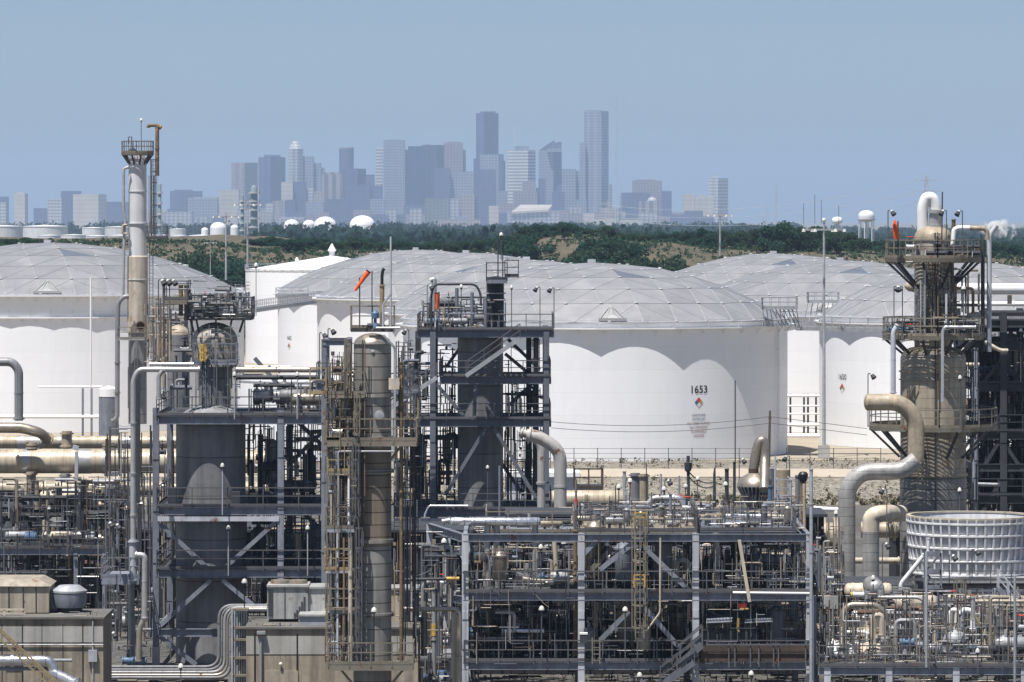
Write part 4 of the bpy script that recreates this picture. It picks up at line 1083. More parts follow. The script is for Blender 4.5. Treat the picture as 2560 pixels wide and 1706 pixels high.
def drum(x0, x1, y, rpx, Y, m_, label, name='horizontal_drum', rings=4, saddle=True, axis='x', cat='vessel', length=4.0):
    r = S(rpx, Y)
    if axis == 'x': a, b = P(x0, y, Y), P(x1, y, Y)
    else: a = P(x0, y, Y); b = a + Vector((0, length, 0))
    d = (b - a).normalized(); L = (b - a).length
    t = thing(name, ((a + b) / 2 - Vector((0, 0, r * 1.4))), label, cat)
    m = MB(); h = min(r * .5, L * .2)
    m.lathe(a, [(.02, 0), (r * .5, h * .15), (r * .87, h * .5), (r, h), (r, L - h), (r * .87, L - h * .5), (r * .5, L - h * .15), (.02, L)], 24, d)
    if rings:
        for k in range(rings):
            m.lathe(a + d * (h + (L - 2 * h) * (k + .5) / rings), [(r - .02, 0), (r + .03, 0), (r + .03, .07), (r - .02, .07)], 24, d)
    m.build('shell', M[m_], t, True)
    if saddle:
        for f_ in (.25, .75):
            m = MB(); c = a.lerp(b, f_); m.box((c.x, c.y, c.z - r * 1.15), (.35 if axis == 'x' else r * 1.5, r * 1.5 if axis == 'x' else .35, r * .6)); m.build('saddle', M['steel_d'], t)
    return t
def lantern(x, y, Y): pass
def windsock(px0, py0, px1, py1, r0, Y, pole, label, mount=None):
    a, b = P(px0, py0, Y), P(px1, py1, Y); pt, pb = P(pole[0], pole[1], Y), P(pole[0], pole[2], Y)
    t = thing('windsock', pb, label, 'windsock', 'orange windsocks')
    m = MB(); m.tube([pb, pt], .04, 6); m.bar(pt, a, .03); m.build('pole', M['rail'], t)
    m = MB(); d = (b - a).normalized(); L = (b - a).length; r = S(r0, Y)
    rr = random.Random(int(px0)); m.lathe(a, [(r, 0), (r * 1.02, L * .05)] + [(r * (1 - .5 * k / 8) * rr.uniform(.9, 1.08), L * (.05 + .95 * k / 8)) for k in range(1, 9)], 12, d); sk = m.build('sock', M['orange'], t, True)
    m = MB(); m.lathe(a - d * .03, [(r * 1.0, 0), (r * 1.08, 0), (r * 1.08, .06), (r * 1.0, .06)], 12, d); m.build('hoop', M['black'], sk)
    return t
def valve(c, r, label, group, m_='galv', vert=True):
    c = Vector(c); t = thing('gate_valve', c, label, 'valve', group)
    m = MB(); m.lathe(c - Vector((r * 1.6, 0, 0)), [(r * 1.3, 0), (r * 1.3, r * .3), (r, r * .35), (r * 1.1, r * 1.6), (r, r * 2.85), (r * 1.3, r * 2.9), (r * 1.3, r * 3.2)], 10, (1, 0, 0)); m.build('body', M[m_], t, True)
    m = MB(); m.tube([c, c + Vector((0, -.0, r * 3.2))], r * .45, 8); m.tube([c + Vector((0, 0, r * 3.2)), c + Vector((0, 0, r * 5))], r * .15, 6); st_ = m.build('stem', M['steel_d'], t)
    m = MB(); q = c + Vector((0, 0, r * 4.2)); pts = [q + Vector((r * 1.5 * cos(k * pi / 6), r * 1.5 * sin(k * pi / 6), 0)) for k in range(13)]
    m.tube(pts, r * .16, 6); m.bar(q - Vector((r * 1.5, 0, 0)), q + Vector((r * 1.5, 0, 0)), r * .2); m.bar(q - Vector((0, r * 1.5, 0)), q + Vector((0, r * 1.5, 0)), r * .2)
    m.build('handwheel', M[R.choice(['red', 'steel_d', 'steel_d', 'blue'])], st_); return t
class Tangle:
    """many materials, one mesh: the small lines nobody could count"""
    def __init__(s): s.m = MB(); s.mi = []; s.mats = []
    def mark(s, key):
        if R.random() < .78: key = {'galv': 'galv_shade', 'cream': 'dirt_shade_c', 'alu_d': 'galv_shade', 'alu': 'alu_d', 'steel': 'steel_m', 'white': 'dirt_shade_c', 'steel_l': 'steel_m', 'rust': 'brown'}.get(key, key)  # most small lines swap to darker copies, painting the shade between frames
        if key not in s.mats: s.mats.append(key)
        s.mi += [s.mats.index(key)] * (len(s.m.f) - len(s.mi))
    def build(s, name):
        o = s.m.build(name, None)
        for k in s.mats: o.data.materials.append(M[k])
        o.data.polygons.foreach_set('material_index', s.mi); return o
TG = Tangle()
def tangle(x0, x1, y0, y1, Y0, Y1, n, mats=('steel_d', 'galv', 'rust', 'alu_d', 'steel', 'ytan', 'steel_d', 'cream'), rmax=2.2, rnd=R):
    for _ in range(n):
        Y = rnd.uniform(Y0, Y1); a = P(rnd.uniform(x0, x1), rnd.uniform(y0, y1), Y); k = rnd.random(); r = S(rnd.uniform(.7, rmax), Y)
        L = S(rnd.uniform(.15, .7) * min(y1 - y0, 180), Y); W_ = S(rnd.uniform(.1, .5) * min(x1 - x0, 160), Y)
        x_hi = P(x1, 0, Y).x; x_lo = P(x0, 0, Y).x; z_lo = Zat(y1, Y); z_hi = Zat(y0, Y)
        b = a + Vector((0, 0, -L)); b.z = max(b.z, z_lo)
        if k < .42: TG.m.tube([a, b], r, 6)
        elif k < .62: c = a + Vector((W_, 0, 0)); c.x = min(c.x, x_hi); TG.m.tube([a, c], r, 6)
        elif k < .86:
            c = b + Vector((W_ * rnd.choice((-1, 1)), 0, 0)); c.x = max(x_lo, min(x_hi, c.x)); TG.m.tube([a, b, c], r, 6, bend=r * 3)
        elif k < .90:
            e_ = a + Vector((W_ * rnd.choice((-1, 1)), 0, -L * rnd.uniform(-.6, .6))); e_.x = max(x_lo, min(x_hi, e_.x)); sg = S(rnd.uniform(2, 12), Y); TG.m.tube([a.lerp(e_, i / 8) - Vector((0, 0, sg * 4 * i / 8 * (1 - i / 8))) for i in range(9)], r * .45, 5)
        elif k < .96:
            s_ = S(rnd.uniform(3, 9), Y); TG.m.box(a, (s_, s_ * .7, s_ * rnd.uniform(.6, 1.6)))
        else:
            TG.m.lathe(a, [(r * 2.4, 0), (r * 2.4, r * 1), (r * 1.2, r * 1.2), (r * 1.2, r * 4), (r * 2.4, r * 4.2), (r * 2.4, r * 5)], 8, (1, 0, 0) if rnd.random() < .5 else (0, 0, 1))
        TG.mark(rnd.choice(mats))
def vbundle(x0, x1, y0, y1, Y0, Y1, n, mats, r=1.6, seed=1):
    rnd = random.Random(seed * 7 + int(x0))
    for _ in range(int(n * .55)):
        Y = rnd.uniform(Y0, Y1); x = rnd.uniform(x0, x1); a = y0 + rnd.random() * (y1 - y0) * .5 if rnd.random() < .5 else y0 + rnd.random() ** 2 * (y1 - y0) * .5; b = y1 - rnd.random() ** 2 * (y1 - y0) * .4
        TG.m.tube([P(x, a, Y), P(x, b, Y)], S(r * rnd.uniform(.5, 1.5), Y), 6); TG.mark(rnd.choice(mats))
def rungs(x0, x1, y0, y1, Y, n, mk='steel_d', seed=1):
    rnd = random.Random(seed)
    for _ in range(n):
        y = rnd.uniform(y0, y1); xa = rnd.uniform(x0, x1); xb = min(x1, xa + rnd.uniform(8, 40)); TG.m.bar(P(xa, y, Y), P(xb, y, Y), S(rnd.uniform(1, 2.4), Y)); TG.mark(mk)
PCOUNT = [0]
def clutter(where, x0, x1, y0, y1, Y0, Y1, n, mats=PIPES, rlo=2.5, rhi=7, nv=0, seed=None, group=None):
    rnd = random.Random(seed if seed is not None else int(x0 * 3 + y0)); group = group or ('pipes ' + where)
    for _ in range(n):
        Y = rnd.uniform(Y0, Y1); mk = rnd.choice(mats); k = rnd.random(); r = rnd.uniform(rlo, rhi) * (1 if rnd.random() < .8 else 1.5)
        x = rnd.uniform(x0 + r, x1 - r); y = rnd.uniform(y0 + r, y0 + (y1 - y0) * .6); h = rnd.uniform(.3, .95) * (y1 - y)
        if r < 5.0 or rnd.random() < .15:
            pp = {0: [(x, y), (x, y + h)]}.get(0)
            if k < .38: pp = [(x, y), (x, y + h)]
            elif k < .58: w_ = rnd.uniform(.25, .8) * min(x1 - x0, 170); xa = max(x0, min(x, x1 - w_)); pp = [(xa, y), (xa + w_, y)]
            else: w_ = rnd.uniform(.15, .5) * min(x1 - x0, 170) * rnd.choice((-1, 1)); xb = max(x0, min(x1, x + w_)); pp = [(xb, y), (x, y), (x, y + h)]
            TG.m.tube(PP(pp, Y), S(r, Y), 8, bend=S(r, Y) * 2.6); TG.mark(mk); continue
        PCOUNT[0] += 1; sz = 'thin' if r < 3.6 else ('stout' if r > 6 else 'medium'); tn = TONE[mk]
        wlim = min(x1 - x0, 170)
        if k < .38: pipe([(x, y), (x, y + h)], r, Y, mk, f'{sz} {tn} upright pipe {where}', group, seg=8)
        elif k < .58:
            w_ = rnd.uniform(.25, .8) * wlim; xa = max(x0, min(x, x1 - w_)); pipe([(xa, y), (xa + w_, y)], r, Y, mk, f'{sz} {tn} level pipe {where}', group, seg=8)
        elif k < .82:
            w_ = rnd.uniform(.15, .5) * wlim * rnd.choice((-1, 1)); xb = max(x0, min(x1, x + w_))
            pipe([(xb, y), (x, y), (x, y + h)], r, Y, mk, f'{sz} {tn} elbowed pipe dropping {where}', group, seg=8)
        else:
            w_ = rnd.uniform(.1, .35) * wlim; xb = min(x1, x + w_)
            pipe([(x, y + h), (x, y), (xb, y), (xb, y + h * rnd.uniform(.4, .9))], r, Y, mk, f'{sz} {tn} looped pipe {where}', group, seg=8)
    for _ in range(nv):
        Y = rnd.uniform(Y0, Y1); c = P(rnd.uniform(x0, x1), rnd.uniform(y0, y1), Y)
        valve(c, rnd.uniform(.07, .16), f'small handwheel valve {where}', 'valves ' + where, rnd.choice(['galv', 'steel_d', 'alu_d', 'steel', 'rust']))
def vessel(name, label, px, Y, segs, cat='column', seg=40, head=None, headm=None, dish=.5, rings=(), ringm='galv', zbase=0):
    """segs: list of (ytop, ybot, halfwidth_px, material) stacked downward"""
    c = P(px, HOR, Y); C = Vector((c.x, Y, 0)); t = thing(name, (c.x, Y, zbase), label, cat)
    for i, (y0, y1, hw, mk) in enumerate(segs):
        z0, z1 = max(zbase, Zat(y1, Y)), Zat(y0, Y); r = S(hw, Y)
        if i and hw - segs[i - 1][2] > 2: z1 -= S(hw - segs[i - 1][2], Y) * .9
        r1 = r
        m = MB(); m.lathe(C, [(r, z0), (r, z1)], seg); m.build(['upper_shell', 'shell', 'lower_shell', 'skirt', 'skirt'][min(i, 4)], M[mk], t, True)
        if i + 1 < len(segs) and abs(segs[i + 1][2] - hw) > 2:
            r2 = S(segs[i + 1][2], Y); hgt = abs(r2 - r) * .9; m = MB(); m.lathe(C, [(r + (r2 - r) * cos(k_ * pi / 16), z0 - hgt + hgt * sin(k_ * pi / 16)) for k_ in range(9)], seg); m.build('shoulder', M[segs[i + 1][3]], t, True)
    z = Zat(segs[0][0], Y); r = S(segs[0][2], Y)
    if head is not False:
        m = MB(); m.lathe(C + Vector((0, 0, z + .01)), [(r, 0)] + [(r * cos(k * pi / 16), r * dish * 2 * sin(k * pi / 16)) for k in range(1, 9)], seg); m.build('head', M[headm or segs[0][3]], t, True)
    for y, hw, hp in rings:
        z = Zat(y, Y); m = MB(); m.lathe(C + Vector((0, 0, z)), [(S(hw, Y) - .05, 0), (S(hw, Y) + .06, 0), (S(hw, Y) + .06, S(hp, Y)), (S(hw, Y) - .05, S(hp, Y))], seg); m.build('ring', M[ringm], t)
    return t, C
def shed(x0, x1, ytop, Y, dep, label, m_='shed'):  # added near-black block standing in for the shaded depth behind the frames
    a, b = P(x0, ytop, Y), P(x1, ytop, Y); t = thing('shade_backdrop', ((a.x + b.x) / 2, Y + dep / 2, 0), label, 'backdrop')
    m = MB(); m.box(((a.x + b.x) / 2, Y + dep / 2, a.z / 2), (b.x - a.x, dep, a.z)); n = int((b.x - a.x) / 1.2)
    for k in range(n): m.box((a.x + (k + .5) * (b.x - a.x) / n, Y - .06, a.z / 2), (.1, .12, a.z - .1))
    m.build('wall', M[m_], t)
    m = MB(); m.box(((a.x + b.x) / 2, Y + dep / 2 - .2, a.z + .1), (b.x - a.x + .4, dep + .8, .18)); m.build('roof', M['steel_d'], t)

def equip(where, x0, x1, z, Y0, Y1, n, seed, big=1.0, mats=('galv', 'gins', 'steel', 'cream', 'tan_p', 'alu_d', 'steel_d', 'bronze', 'gins_d')):
    """pumps, motors, small vessels and exchangers standing on a deck at height z"""
    rnd = random.Random(seed)
    for i in range(n):
        Y = rnd.uniform(Y0, Y1); px = x0 + (x1 - x0) * (i + rnd.uniform(.1, .9)) / n; x = (px - 1280) * Y / F; k = rnd.random(); mk = rnd.choice(mats); q = rnd.uniform(.7, 1.25) * big
        tone = TONE.get(mk, 'grey')
        if k < .34:
            t = thing('pump', (x, Y, z), f'{tone} pump and motor {where}', 'pump', 'pumps ' + where)
            m = MB(); m.box((x, Y, z + .12 * q), (1.5 * q, .6 * q, .24 * q)); m.build('base', M['steel_d'], t)
            m = MB(); m.lathe((x - .65 * q, Y, z + .55 * q), [(.1 * q, 0), (.26 * q, .05 * q)] + [(.26 * q + .03 * q * (j % 2), .1 * q + .06 * q * j) for j in range(10)] + [(.24 * q, .72 * q), (.08 * q, .74 * q), (.06 * q, 1.0 * q)], 14, (1, 0, 0)); m.build('motor', M[rnd.choice(['blue', 'steel', 'galv', 'steel_d'])], t, True)
            m = MB(); m.lathe((x + .38 * q, Y, z + .55 * q), [(.18 * q, 0), (.34 * q, .08 * q), (.34 * q, .26 * q), (.14 * q, .34 * q), (.14 * q, .5 * q)], 16, (1, 0, 0)); m.tube([(x + .5 * q, Y, z + .6 * q), (x + .5 * q, Y, z + 1.5 * q)], .1 * q, 8); m.build('casing', M[mk], t, True)
        elif k < .68:
            r = .38 * q; h = rnd.uniform(1.3, 2.3) * q
            t = thing('upright_vessel', (x, Y, z), f'{tone} small upright vessel {where}', 'vessel', 'small vessels ' + where)
            m = MB(); m.lathe((x, Y, z + .35 * q), [(.05, 0), (r * .7, .05 * q), (r, .2 * q), (r, h - .2 * q), (r * 1.12, h - .2 * q), (r * 1.12, h - .12 * q), (r * .95, h - .1 * q), (r * .7, h + .05 * q), (.12 * q, h + .1 * q), (.1 * q, h + .35 * q)], 20); m.build('shell', M[mk], t, True)
            for a in (0.6, 2.7, 4.8): m = MB(); m.bar((x + r * .8 * cos(a), Y + r * .8 * sin(a), z), (x + r * .8 * cos(a), Y + r * .8 * sin(a), z + .7 * q), .09); m.build('leg', M['steel_d'], t)
        else:
            L = rnd.uniform(1.6, 2.8) * q; r = .36 * q; zz = z + .85 * q
            t = thing('heat_exchanger', (x, Y, z), f'{tone} short barrel exchanger {where}', 'heat exchanger', 'barrels ' + where)
            m = MB(); m.lathe((x - L / 2, Y, zz), [(.05, -.12 * q), (r * .8, -.05 * q), (r, .05 * q), (r, .3 * q), (r * 1.18, .3 * q), (r * 1.18, .42 * q), (r, .42 * q), (r, L - .1 * q), (r * .7, L + .05 * q), (.05, L + .1 * q)], 20, (1, 0, 0)); m.tube([(x - L * .2, Y, zz + r), (x - L * .2, Y, zz + r * 2)], r * .35, 8); m.build('shell', M[mk], t, True)
            for f_ in (-.3, .3): m = MB(); m.box((x + L * f_, Y, z + .28 * q), (.16, r * 1.3, .56 * q)); m.build('saddle', M['steel_d'], t)
# ------------------------------------------------------------------ left: white grey column
Y = 440
t, C = vessel('process_column', 'tall slender white grey column with a tan stained foot and railed top platform', 344, Y, [(398, 640, 22.5, 'col_w'), (640, 830, 26, 'col_t'), (830, 1060, 23, 'gins_d')], dish=.25, rings=((480, 22.6, 2), (560, 24, 2), (700, 26, 2)), ringm='col_w')
c = Vector(C); zt = Zat(388, Y)
ringdeck(t, c, S(10, Y), S(41, Y), zt, 'rail_t', deckm='rail_t', th=.25, brace=10, bz=1.5)
m = MB(); m.tube(PP([(322, 360), (321, 343), (329, 343), (331, 375)], Y), .06, 6); m.ball(P(331, 378, Y), .35, 8, 5); m.tube(PP([(331, 375), (331, 388)], Y), .2, 8); m.build('davit', M['steel_d'], t)
lamp(353, 301, 388, Y, 'dome', 'white lamp on the slim mast atop the tall white grey column')
deckbox(t, 366, 416, 594, Y - 2.2, -.6, 1.6, 'rail', 'steel_d')
deckbox(t, 296, 364, 846, Y - 1.5, -1.4, 0, 'rail_t', 'galv')
m = MB(); q = P(352, 815, Y - 1.3); m.lathe(q, [(.35, .5), (.35, 0), (.5, 0), (.5, -.15), (.38, -.16), (.36, .2)], 18, (0, 1, 0)); m.build('manway', M['rust'], t, True)
cage_ladder(384, 400, 594, Y - 2.0, 16, 'caged ladder up the right side of the tall white grey column', 'rail')
cage_ladder(378, 600, 846, Y - 2.0, 16, 'long lower ladder of the tall white grey column', 'rail', False)
pipe([(404, 320), (393, 314), (393, 440)], 5, Y - .5, 'rusty', 'rusty vent pipe with a hooked top beside the tall white grey column', name='vent_pipe')
pipe([(371, 320), (371, 314), (394, 314)], 4, Y - .5, 'rusty', 'short rusty hook pipe leaning over the top platform of the grey column', name='vent_pipe')
pipe([(322, 418), (309, 422), (309, 528), (314, 555), (311, 570), (308, 720), (308, 745)], 3.6, Y - 1, 'galv', 'slim grey riser pipe on the left side of the tall white grey column', bend=.4)
pipe([(318, 563), (307, 563), (307, 585), (318, 585)], 3, Y - 1.2, 'tan_p', 'small tan pipe loop half way up the grey column', bend=.2)
pipe([(322, 742), (310, 742), (296, 756), (294, 780), (293, 1045), (280, 1055)], 6, Y - 2, 'gins_x', 'grey downcomer pipe left of the foot of the tall grey column', bend=1.2)
for k, x in enumerate((372, 378, 385)): pipe([(x, 440), (x, 594)], 1.5, Y - 1.4, ('galv', 'rusty', 'steel_d')[k], ['pale', 'rusty', 'dark'][k] + ' conduit beside the ladder of the tall grey column', name='conduit')
clutter('beside the foot of the tall grey column', 366, 470, 752, 900, 430, 450, 16, ('tan_p', 'galv', 'rusty', 'steel_d', 'alu_d', 'gins_x'), 2, 4)
tangle(362, 480, 750, 905, 425, 450, 110, ('galv', 'rust', 'tan_p', 'steel_d'), 2.0)
vbundle(366, 432, 742, 912, 322, 328, 34, ('galv', 'rail_t', 'tan_p', 'rust', 'steel_d'), 1.8); vbundle(470, 482, 742, 900, 322, 328, 8, ('galv', 'rail_t', 'steel_d')); rungs(362, 480, 745, 905, 323, 40, 'rail_t')
vbundle(318, 356, 850, 1040, 434, 436, 9, ('galv', 'steel_d'), 1.4)
# left tan columns behind the frame
t, C = vessel('process_column', 'grey tan column with a rounded top between the tall column and the frame', 446, 330, [(838, 1060, 28, 'gins_d')], dish=.45, headm='tan_p')
# big gooseneck at far left
pipe([(-20, 905, 300), (30, 905, 300), (47, 925, 300), (47, 1052, 300)], 11, 300, 'gins_x', 'grey clad pipe with a dark arm elbowing down at the left edge', bend=1.0)
pipe([(-20, 1070, 305), (55, 1070, 305), (100, 1082, 305), (120, 1100, 306)], 13, 305, 'bronze', 'bronze grey pipe end lying above the tan mains at left', bend=.5)
# tan mains
def mains(y, r, Y, x1, label, bands, m_='tan_x'):
    a, b = P(-60, y, Y), P(x1, y, Y); rr = S(r, Y); t = thing('pipe_main', (a + b) / 2 - Vector((0, 0, rr)), label, 'pipe main')
    m = MB(); m.tube([a, b], rr, 28); m.build('cladding', M[m_], t, True)
    for x0, x1_ in bands:
        m = MB(); q0 = P(x0, y, Y); q1 = P(x1_, y, Y); m.lathe(q0, [(rr + .004, 0), (rr + .02, 0), (rr + .02, q1.x - q0.x), (rr + .004, q1.x - q0.x)], 28, (1, 0, 0)); m.build('sleeve', M['alu_d'], t, True)
    return t
mains(1106, 16, 308, 455, 'upper tan banded pipe main running in from the left edge', ((44, 66), (74, 105), (145, 152), (308, 327)))
mains(1154, 30, 303, 700, 'thick tan banded pipe main running in from the left edge', ((59, 75), (196, 228), (256, 272), (342, 352)))
mains(1222, 18, 312, 760, 'lower tan pipe main showing behind the dark racks at left', ())
for x, y0, y1, hw, Yq, mk, ds in ((167, 1078, 1122, 13, 301, 'tan_p', 'square topped tan stub rising behind the thick tan main'), (80, 1106, 1126, 13, 300.5, 'tan_p', 'short tan stub on the thick tan main at left'), (273, 1107, 1126, 13, 300.5, 'tan_p', 'short tan stub on the thick tan main at right'),
        (78, 1180, 1245, 12, 302, 'tan_p', 'tan drop nozzle under the thick main at left'), (163, 1184, 1206, 12, 302, 'alu_d', 'grey nozzle under the thick main in the middle'), (283, 1180, 1225, 17, 300, 'gins_x', 'grey conical nozzle under the thick main'), (283, 1225, 1300, 13, 300, 'alu_d', 'bright drum hanging below the grey conical nozzle')):
    pipe([(x, y0), (x, y1)], hw, Yq, mk, ds, name='nozzle', cat='nozzle', seg=18)
t = thing('pipe_support', P(190, 1260, 299), 'pale steel post leaning against the thick tan main', 'pipe support'); m = MB(); m.bar(P(192, 1130, 299), P(190, 1260, 299), .22, .3); m.bar(P(182, 1118, 299), P(196, 1122, 299), .3); m.build('post', M['steel_l'], t)
# dark heads of exchangers
for x, y, r, ds in ((75, 1345, 72, 'big dark dished exchanger end under the left deck'), (255, 1350, 52, 'smaller dark dished exchanger end right of the big one')):
    Yq = 303.5; c = P(x, y, Yq); rr = S(r, Yq)
    t = thing('heat_exchanger', c - Vector((0, 0, rr)), ds, 'heat exchanger')
    m = MB(); m.lathe(c, [(rr * .98, 4), (rr, 0), (rr * .9, -.25), (rr * .6, -.5), (.1, -.62)], 36, (0, 1, 0)); m.build('shell', M['steel_d'], t, True)
    m = MB(); m.lathe(c, [(rr * .98, .12), (rr * 1.06, .12), (rr * 1.06, 0), (rr * .98, 0)], 36, (0, 1, 0)); m.lathe(c + Vector((0, -.64, 0)), [(rr * .3, .1), (rr * .3, 0), (.1, -.05)], 20, (0, 1, 0)); m.build('flange', M['steel_d'], t)
# left rack decks
tr = frame('pipe_rack', 'dark steel pipe rack under the tan mains at the left edge', 'pipe rack', [-40, 62, 170, 285], 296, 302, 1560, 1255, [(1290, -60, 300, False, True), (1240, -60, 300, False, False)], .3, .35, 'steel_d', 'steel_d', zbase=0)
tr = frame('pipe_rack', 'blue grey railed deck in front of the dark exchanger ends at left', 'pipe rack', [-40, 190, 262], 290, 294, 1560, 1372, [(1372, -60, 262, True, True)], .28, .38, 'steel', 'steel', zbase=0)
clutter('under the tan mains at left', -10, 300, 1190, 1370, 292, 303, 34, ('steel_d', 'galv', 'cream', 'tan_p', 'alu_d', 'steel_d', 'steel_d'), 3, 9, 6)
clutter('below the left railed deck', -10, 330, 1385, 1560, 289, 303, 34, ('steel_d', 'galv', 'rust', 'alu_d', 'steel_d', 'cream', 'brown'), 3, 10, 5)
tangle(-20, 330, 1190, 1560, 288, 302, 520, ('steel_d', 'steel_d', 'steel_d', 'galv', 'rust', 'steel', 'alu_d'), 2.0)
vbundle(-20, 330, 1190, 1560, 290, 300, 40, ('steel_d', 'steel_d', 'galv', 'steel', 'rust'), 1.8); rungs(-20, 330, 1200, 1550, 297, 60)
shed(-120, 300, 1262, 308.5, 3, 'low black shade shelter close behind the exchanger ends at left')
shed(-120, 1100, 1330, 312, 8, 'long added black shelter in the shade behind the left frame')
# left concrete building
Y = 235; x0, x1 = -120, 258; a, b = P(x0, 1548, Y), P(x1, 1548, Y); D = 5
t = thing('plant_building', ((a.x + b.x) / 2, Y + D / 2, 0), 'stained concrete panel building at the bottom left corner', 'building')
m = MB(); m.box(((a.x + b.x) / 2, Y + D / 2, a.z / 2), (b.x - a.x, D, a.z)); m.build('wall', M['conc'], t)
m = MB()
for y0, y1 in ((1567, 1606),): m.box(((a.x + b.x) / 2, Y - .012, (Zat(y0, Y) + Zat(y1, Y)) / 2), (b.x - a.x - .01, .03, Zat(y0, Y) - Zat(y1, Y)))
m.build('band', M['conc_l'], t)
m = MB(); m.tube([P(232, 1552, Y - .06), P(232, 1720, Y - .06)], .04, 6); m.tube([P(-20, 1612, Y - .08), P(258, 1612, Y - .08)], .035, 6); m.box(P(232, 1640, Y - .1), (.45, .2, .6)); m.build('conduit', M['galv'], t)
m = MB()
for x in (56, 207): q = P(x, 0, Y); m.box((q.x, Y - .02, a.z / 2 - .1), (.05, .05, a.z - .3))
for x in (5, 105, 157): q = P(x, 0, Y); m.box((q.x, Y - .02, a.z / 2 - .1), (.025, .04, a.z - .3))
m.build('panel_joint', M['black'], t)
m = MB(); m.box(((a.x + b.x) / 2, Y + D / 2 - .05, a.z + .05), (b.x - a.x + .14, D + .14, .1)); m.build('roof', M['roofing'], t)
Yq = 237; a2, b2 = P(-60, 1466, Yq), P(122, 1466, Yq); zz = Zat(1548, 235)
t = thing('roof_cabinet', ((a2.x + b2.x) / 2, Yq + 1.5, zz + .1), 'beige metal cabinet with a sloped lid on the left concrete roof', 'cabinet')
m = MB(); m.box(((a2.x + b2.x) / 2, Yq + 1.5, (a2.z + zz + .15) / 2), (b2.x - a2.x, 3, a2.z - zz - .15)); m.build('body', M['beige'], t)
m = MB(); m.add([(a2.x - .1, Yq - .12, a2.z), (b2.x + .1, Yq - .12, a2.z), (b2.x + .1, Yq + 3.1, a2.z + .02), (a2.x - .1, Yq + 3.1, a2.z + .02), (a2.x - .1, Yq + .2, a2.z + .35), (b2.x - .5, Yq + .2, a2.z + .35), (b2.x - .5, Yq + 2.8, a2.z + .38), (a2.x - .1, Yq + 2.8, a2.z + .38)], [(3, 2, 1, 0), (4, 5, 6, 7), (0, 1, 5, 4), (1, 2, 6, 5), (2, 3, 7, 6), (3, 0, 4, 7)]); m.build('lid', M['beige'], t)
m = MB()
for x in (22, 58, 90): q = P(x, 0, Yq); m.box((q.x, Yq - .02, (a2.z + zz) / 2 + .05), (.05, .05, a2.z - zz - .2))
m.build('panel_joint', M['steel_d'], t)
Yq = 238; c = P(174, 1480, Yq)
t = thing('roof_fan', (c.x, c.y, zz + .1), 'round grey exhaust fan housing on the left concrete roof', 'fan')
m = MB(); rr = S(43, Yq); m.lathe((c.x, c.y, Zat(1518, Yq)), [(rr * .9, 0), (rr * .97, .2), (rr, .55), (rr, .8), (rr * .95, .82)], 28); m.build('housing', M['steel'], t, True)
m = MB(); m.lathe((c.x, c.y, Zat(1478, Yq)), [(rr * 1.03, -.06), (rr * 1.03, .04), (rr * .6, .3), (.05, .34)], 28); m.build('lid', M['galv'], t)
m = MB(); m.lathe((c.x, c.y, zz + .1), [(rr * .75, 0), (rr * .75, Zat(1518, Yq) - zz - .1)], 20); m.build('base', M['black'], t)
tangle(60, 250, 1528, 1548, 236, 240, 26, ('galv', 'steel', 'cream', 'steel_d'), 2)
t = thing('roof_rail', P(30, 1546, 236), 'cream guard rail on the left concrete roof', 'railing'); m = MB(); m.rail([P(-40, 1545, 236), P(62, 1545, 236)], .42, 1.0, .09, False); m.build('rails', M['cream'], t)
# foreground pipe and boom
pipe([(-40, 1652), (122, 1652), (134, 1670), (132, 1682), (196, 1712, 214)], 12.5, 215, 'alu_x', 'bright jacketed pipe bending down in the bottom left corner', bend=.35, seg=20)
pipe([(-40, 1672), (140, 1672)], 5, 215.3, 'steel', 'dark beam like pipe under the bright jacketed pipe', seg=8)
pipe([(125, 1651, 216), (180, 1651, 216)], 4, 216, 'galv', 'thin grey pipe stub behind the bright jacketed pipe', seg=8)
t = thing('lattice_boom', P(20, 1706, 213), 'yellow tan lattice boom leaning across the bottom left corner', 'boom')
m = MB(); A_, B_ = PP([(-20, 1580), (140, 1730)], 213)
for o in ((0, 0, 0), (0, .5, .25), (0, 0, .5)): m.bar(A_ + Vector(o), B_ + Vector(o), .08)
for k in range(14): q0 = A_.lerp(B_, k / 14); q1 = A_.lerp(B_, (k + 1) / 14); m.bar(q0, q1 + Vector((0, 0, .5)), .045)
m.build('lattice', M['ytan'], t)
# ------------------------------------------------------------------ left frame
Y = 267
SF1 = frame('steel_frame', 'blue grey steel frame around the big dark vessel, left of centre', 'steel structure', [390, 702, 838], Y, 278, 1662, 1020,
    [(1041, 390, 838, True, True), (1268, 390, 838, True, True), (1424, 390, 838, True, True), (1572, 390, 560, False, False)], .36, .46,
    braces=((400, 1310, 520, 1422, 'f'), (690, 1305, 560, 1422, 'f'), (528, 1450, 400, 1565, 'f'), (556, 1450, 640, 1520, 'f'), (400, 1592, 490, 1662, 'f'), (706, 1060, 830, 1180, 'b'), (830, 1060, 706, 1180, 'b'), (712, 1290, 830, 1400, 'b'), (610, 910, 690, 1000, 'b')), zbase=0, pedestal=True)
m = MB(); xa, xb = P(395, 0, Y).x, P(698, 0, Y).x; m.box(((xa + xb) / 2, Y - .22, Zat(1297, Y)), (xb - xa, .05, S(12, Y))); m.build('skirt_plate', M['steel_l'], SF1)
t, C = vessel('pressure_vessel', 'big dark grey vessel inside the left steel frame', 527, 269.6, [(1064, 1662, 87, 'gins_d')], cat='vessel', seg=56, dish=.3)
for x, y in ((440, 1220), (600, 1230)):
    m = MB(); q = P(x - 10, y + 40, 267.6); m.box((q.x, 267.75, q.z), (S(20, 270), .5, S(80, 270))); m.build('support_lug', M['steel_d'], t)
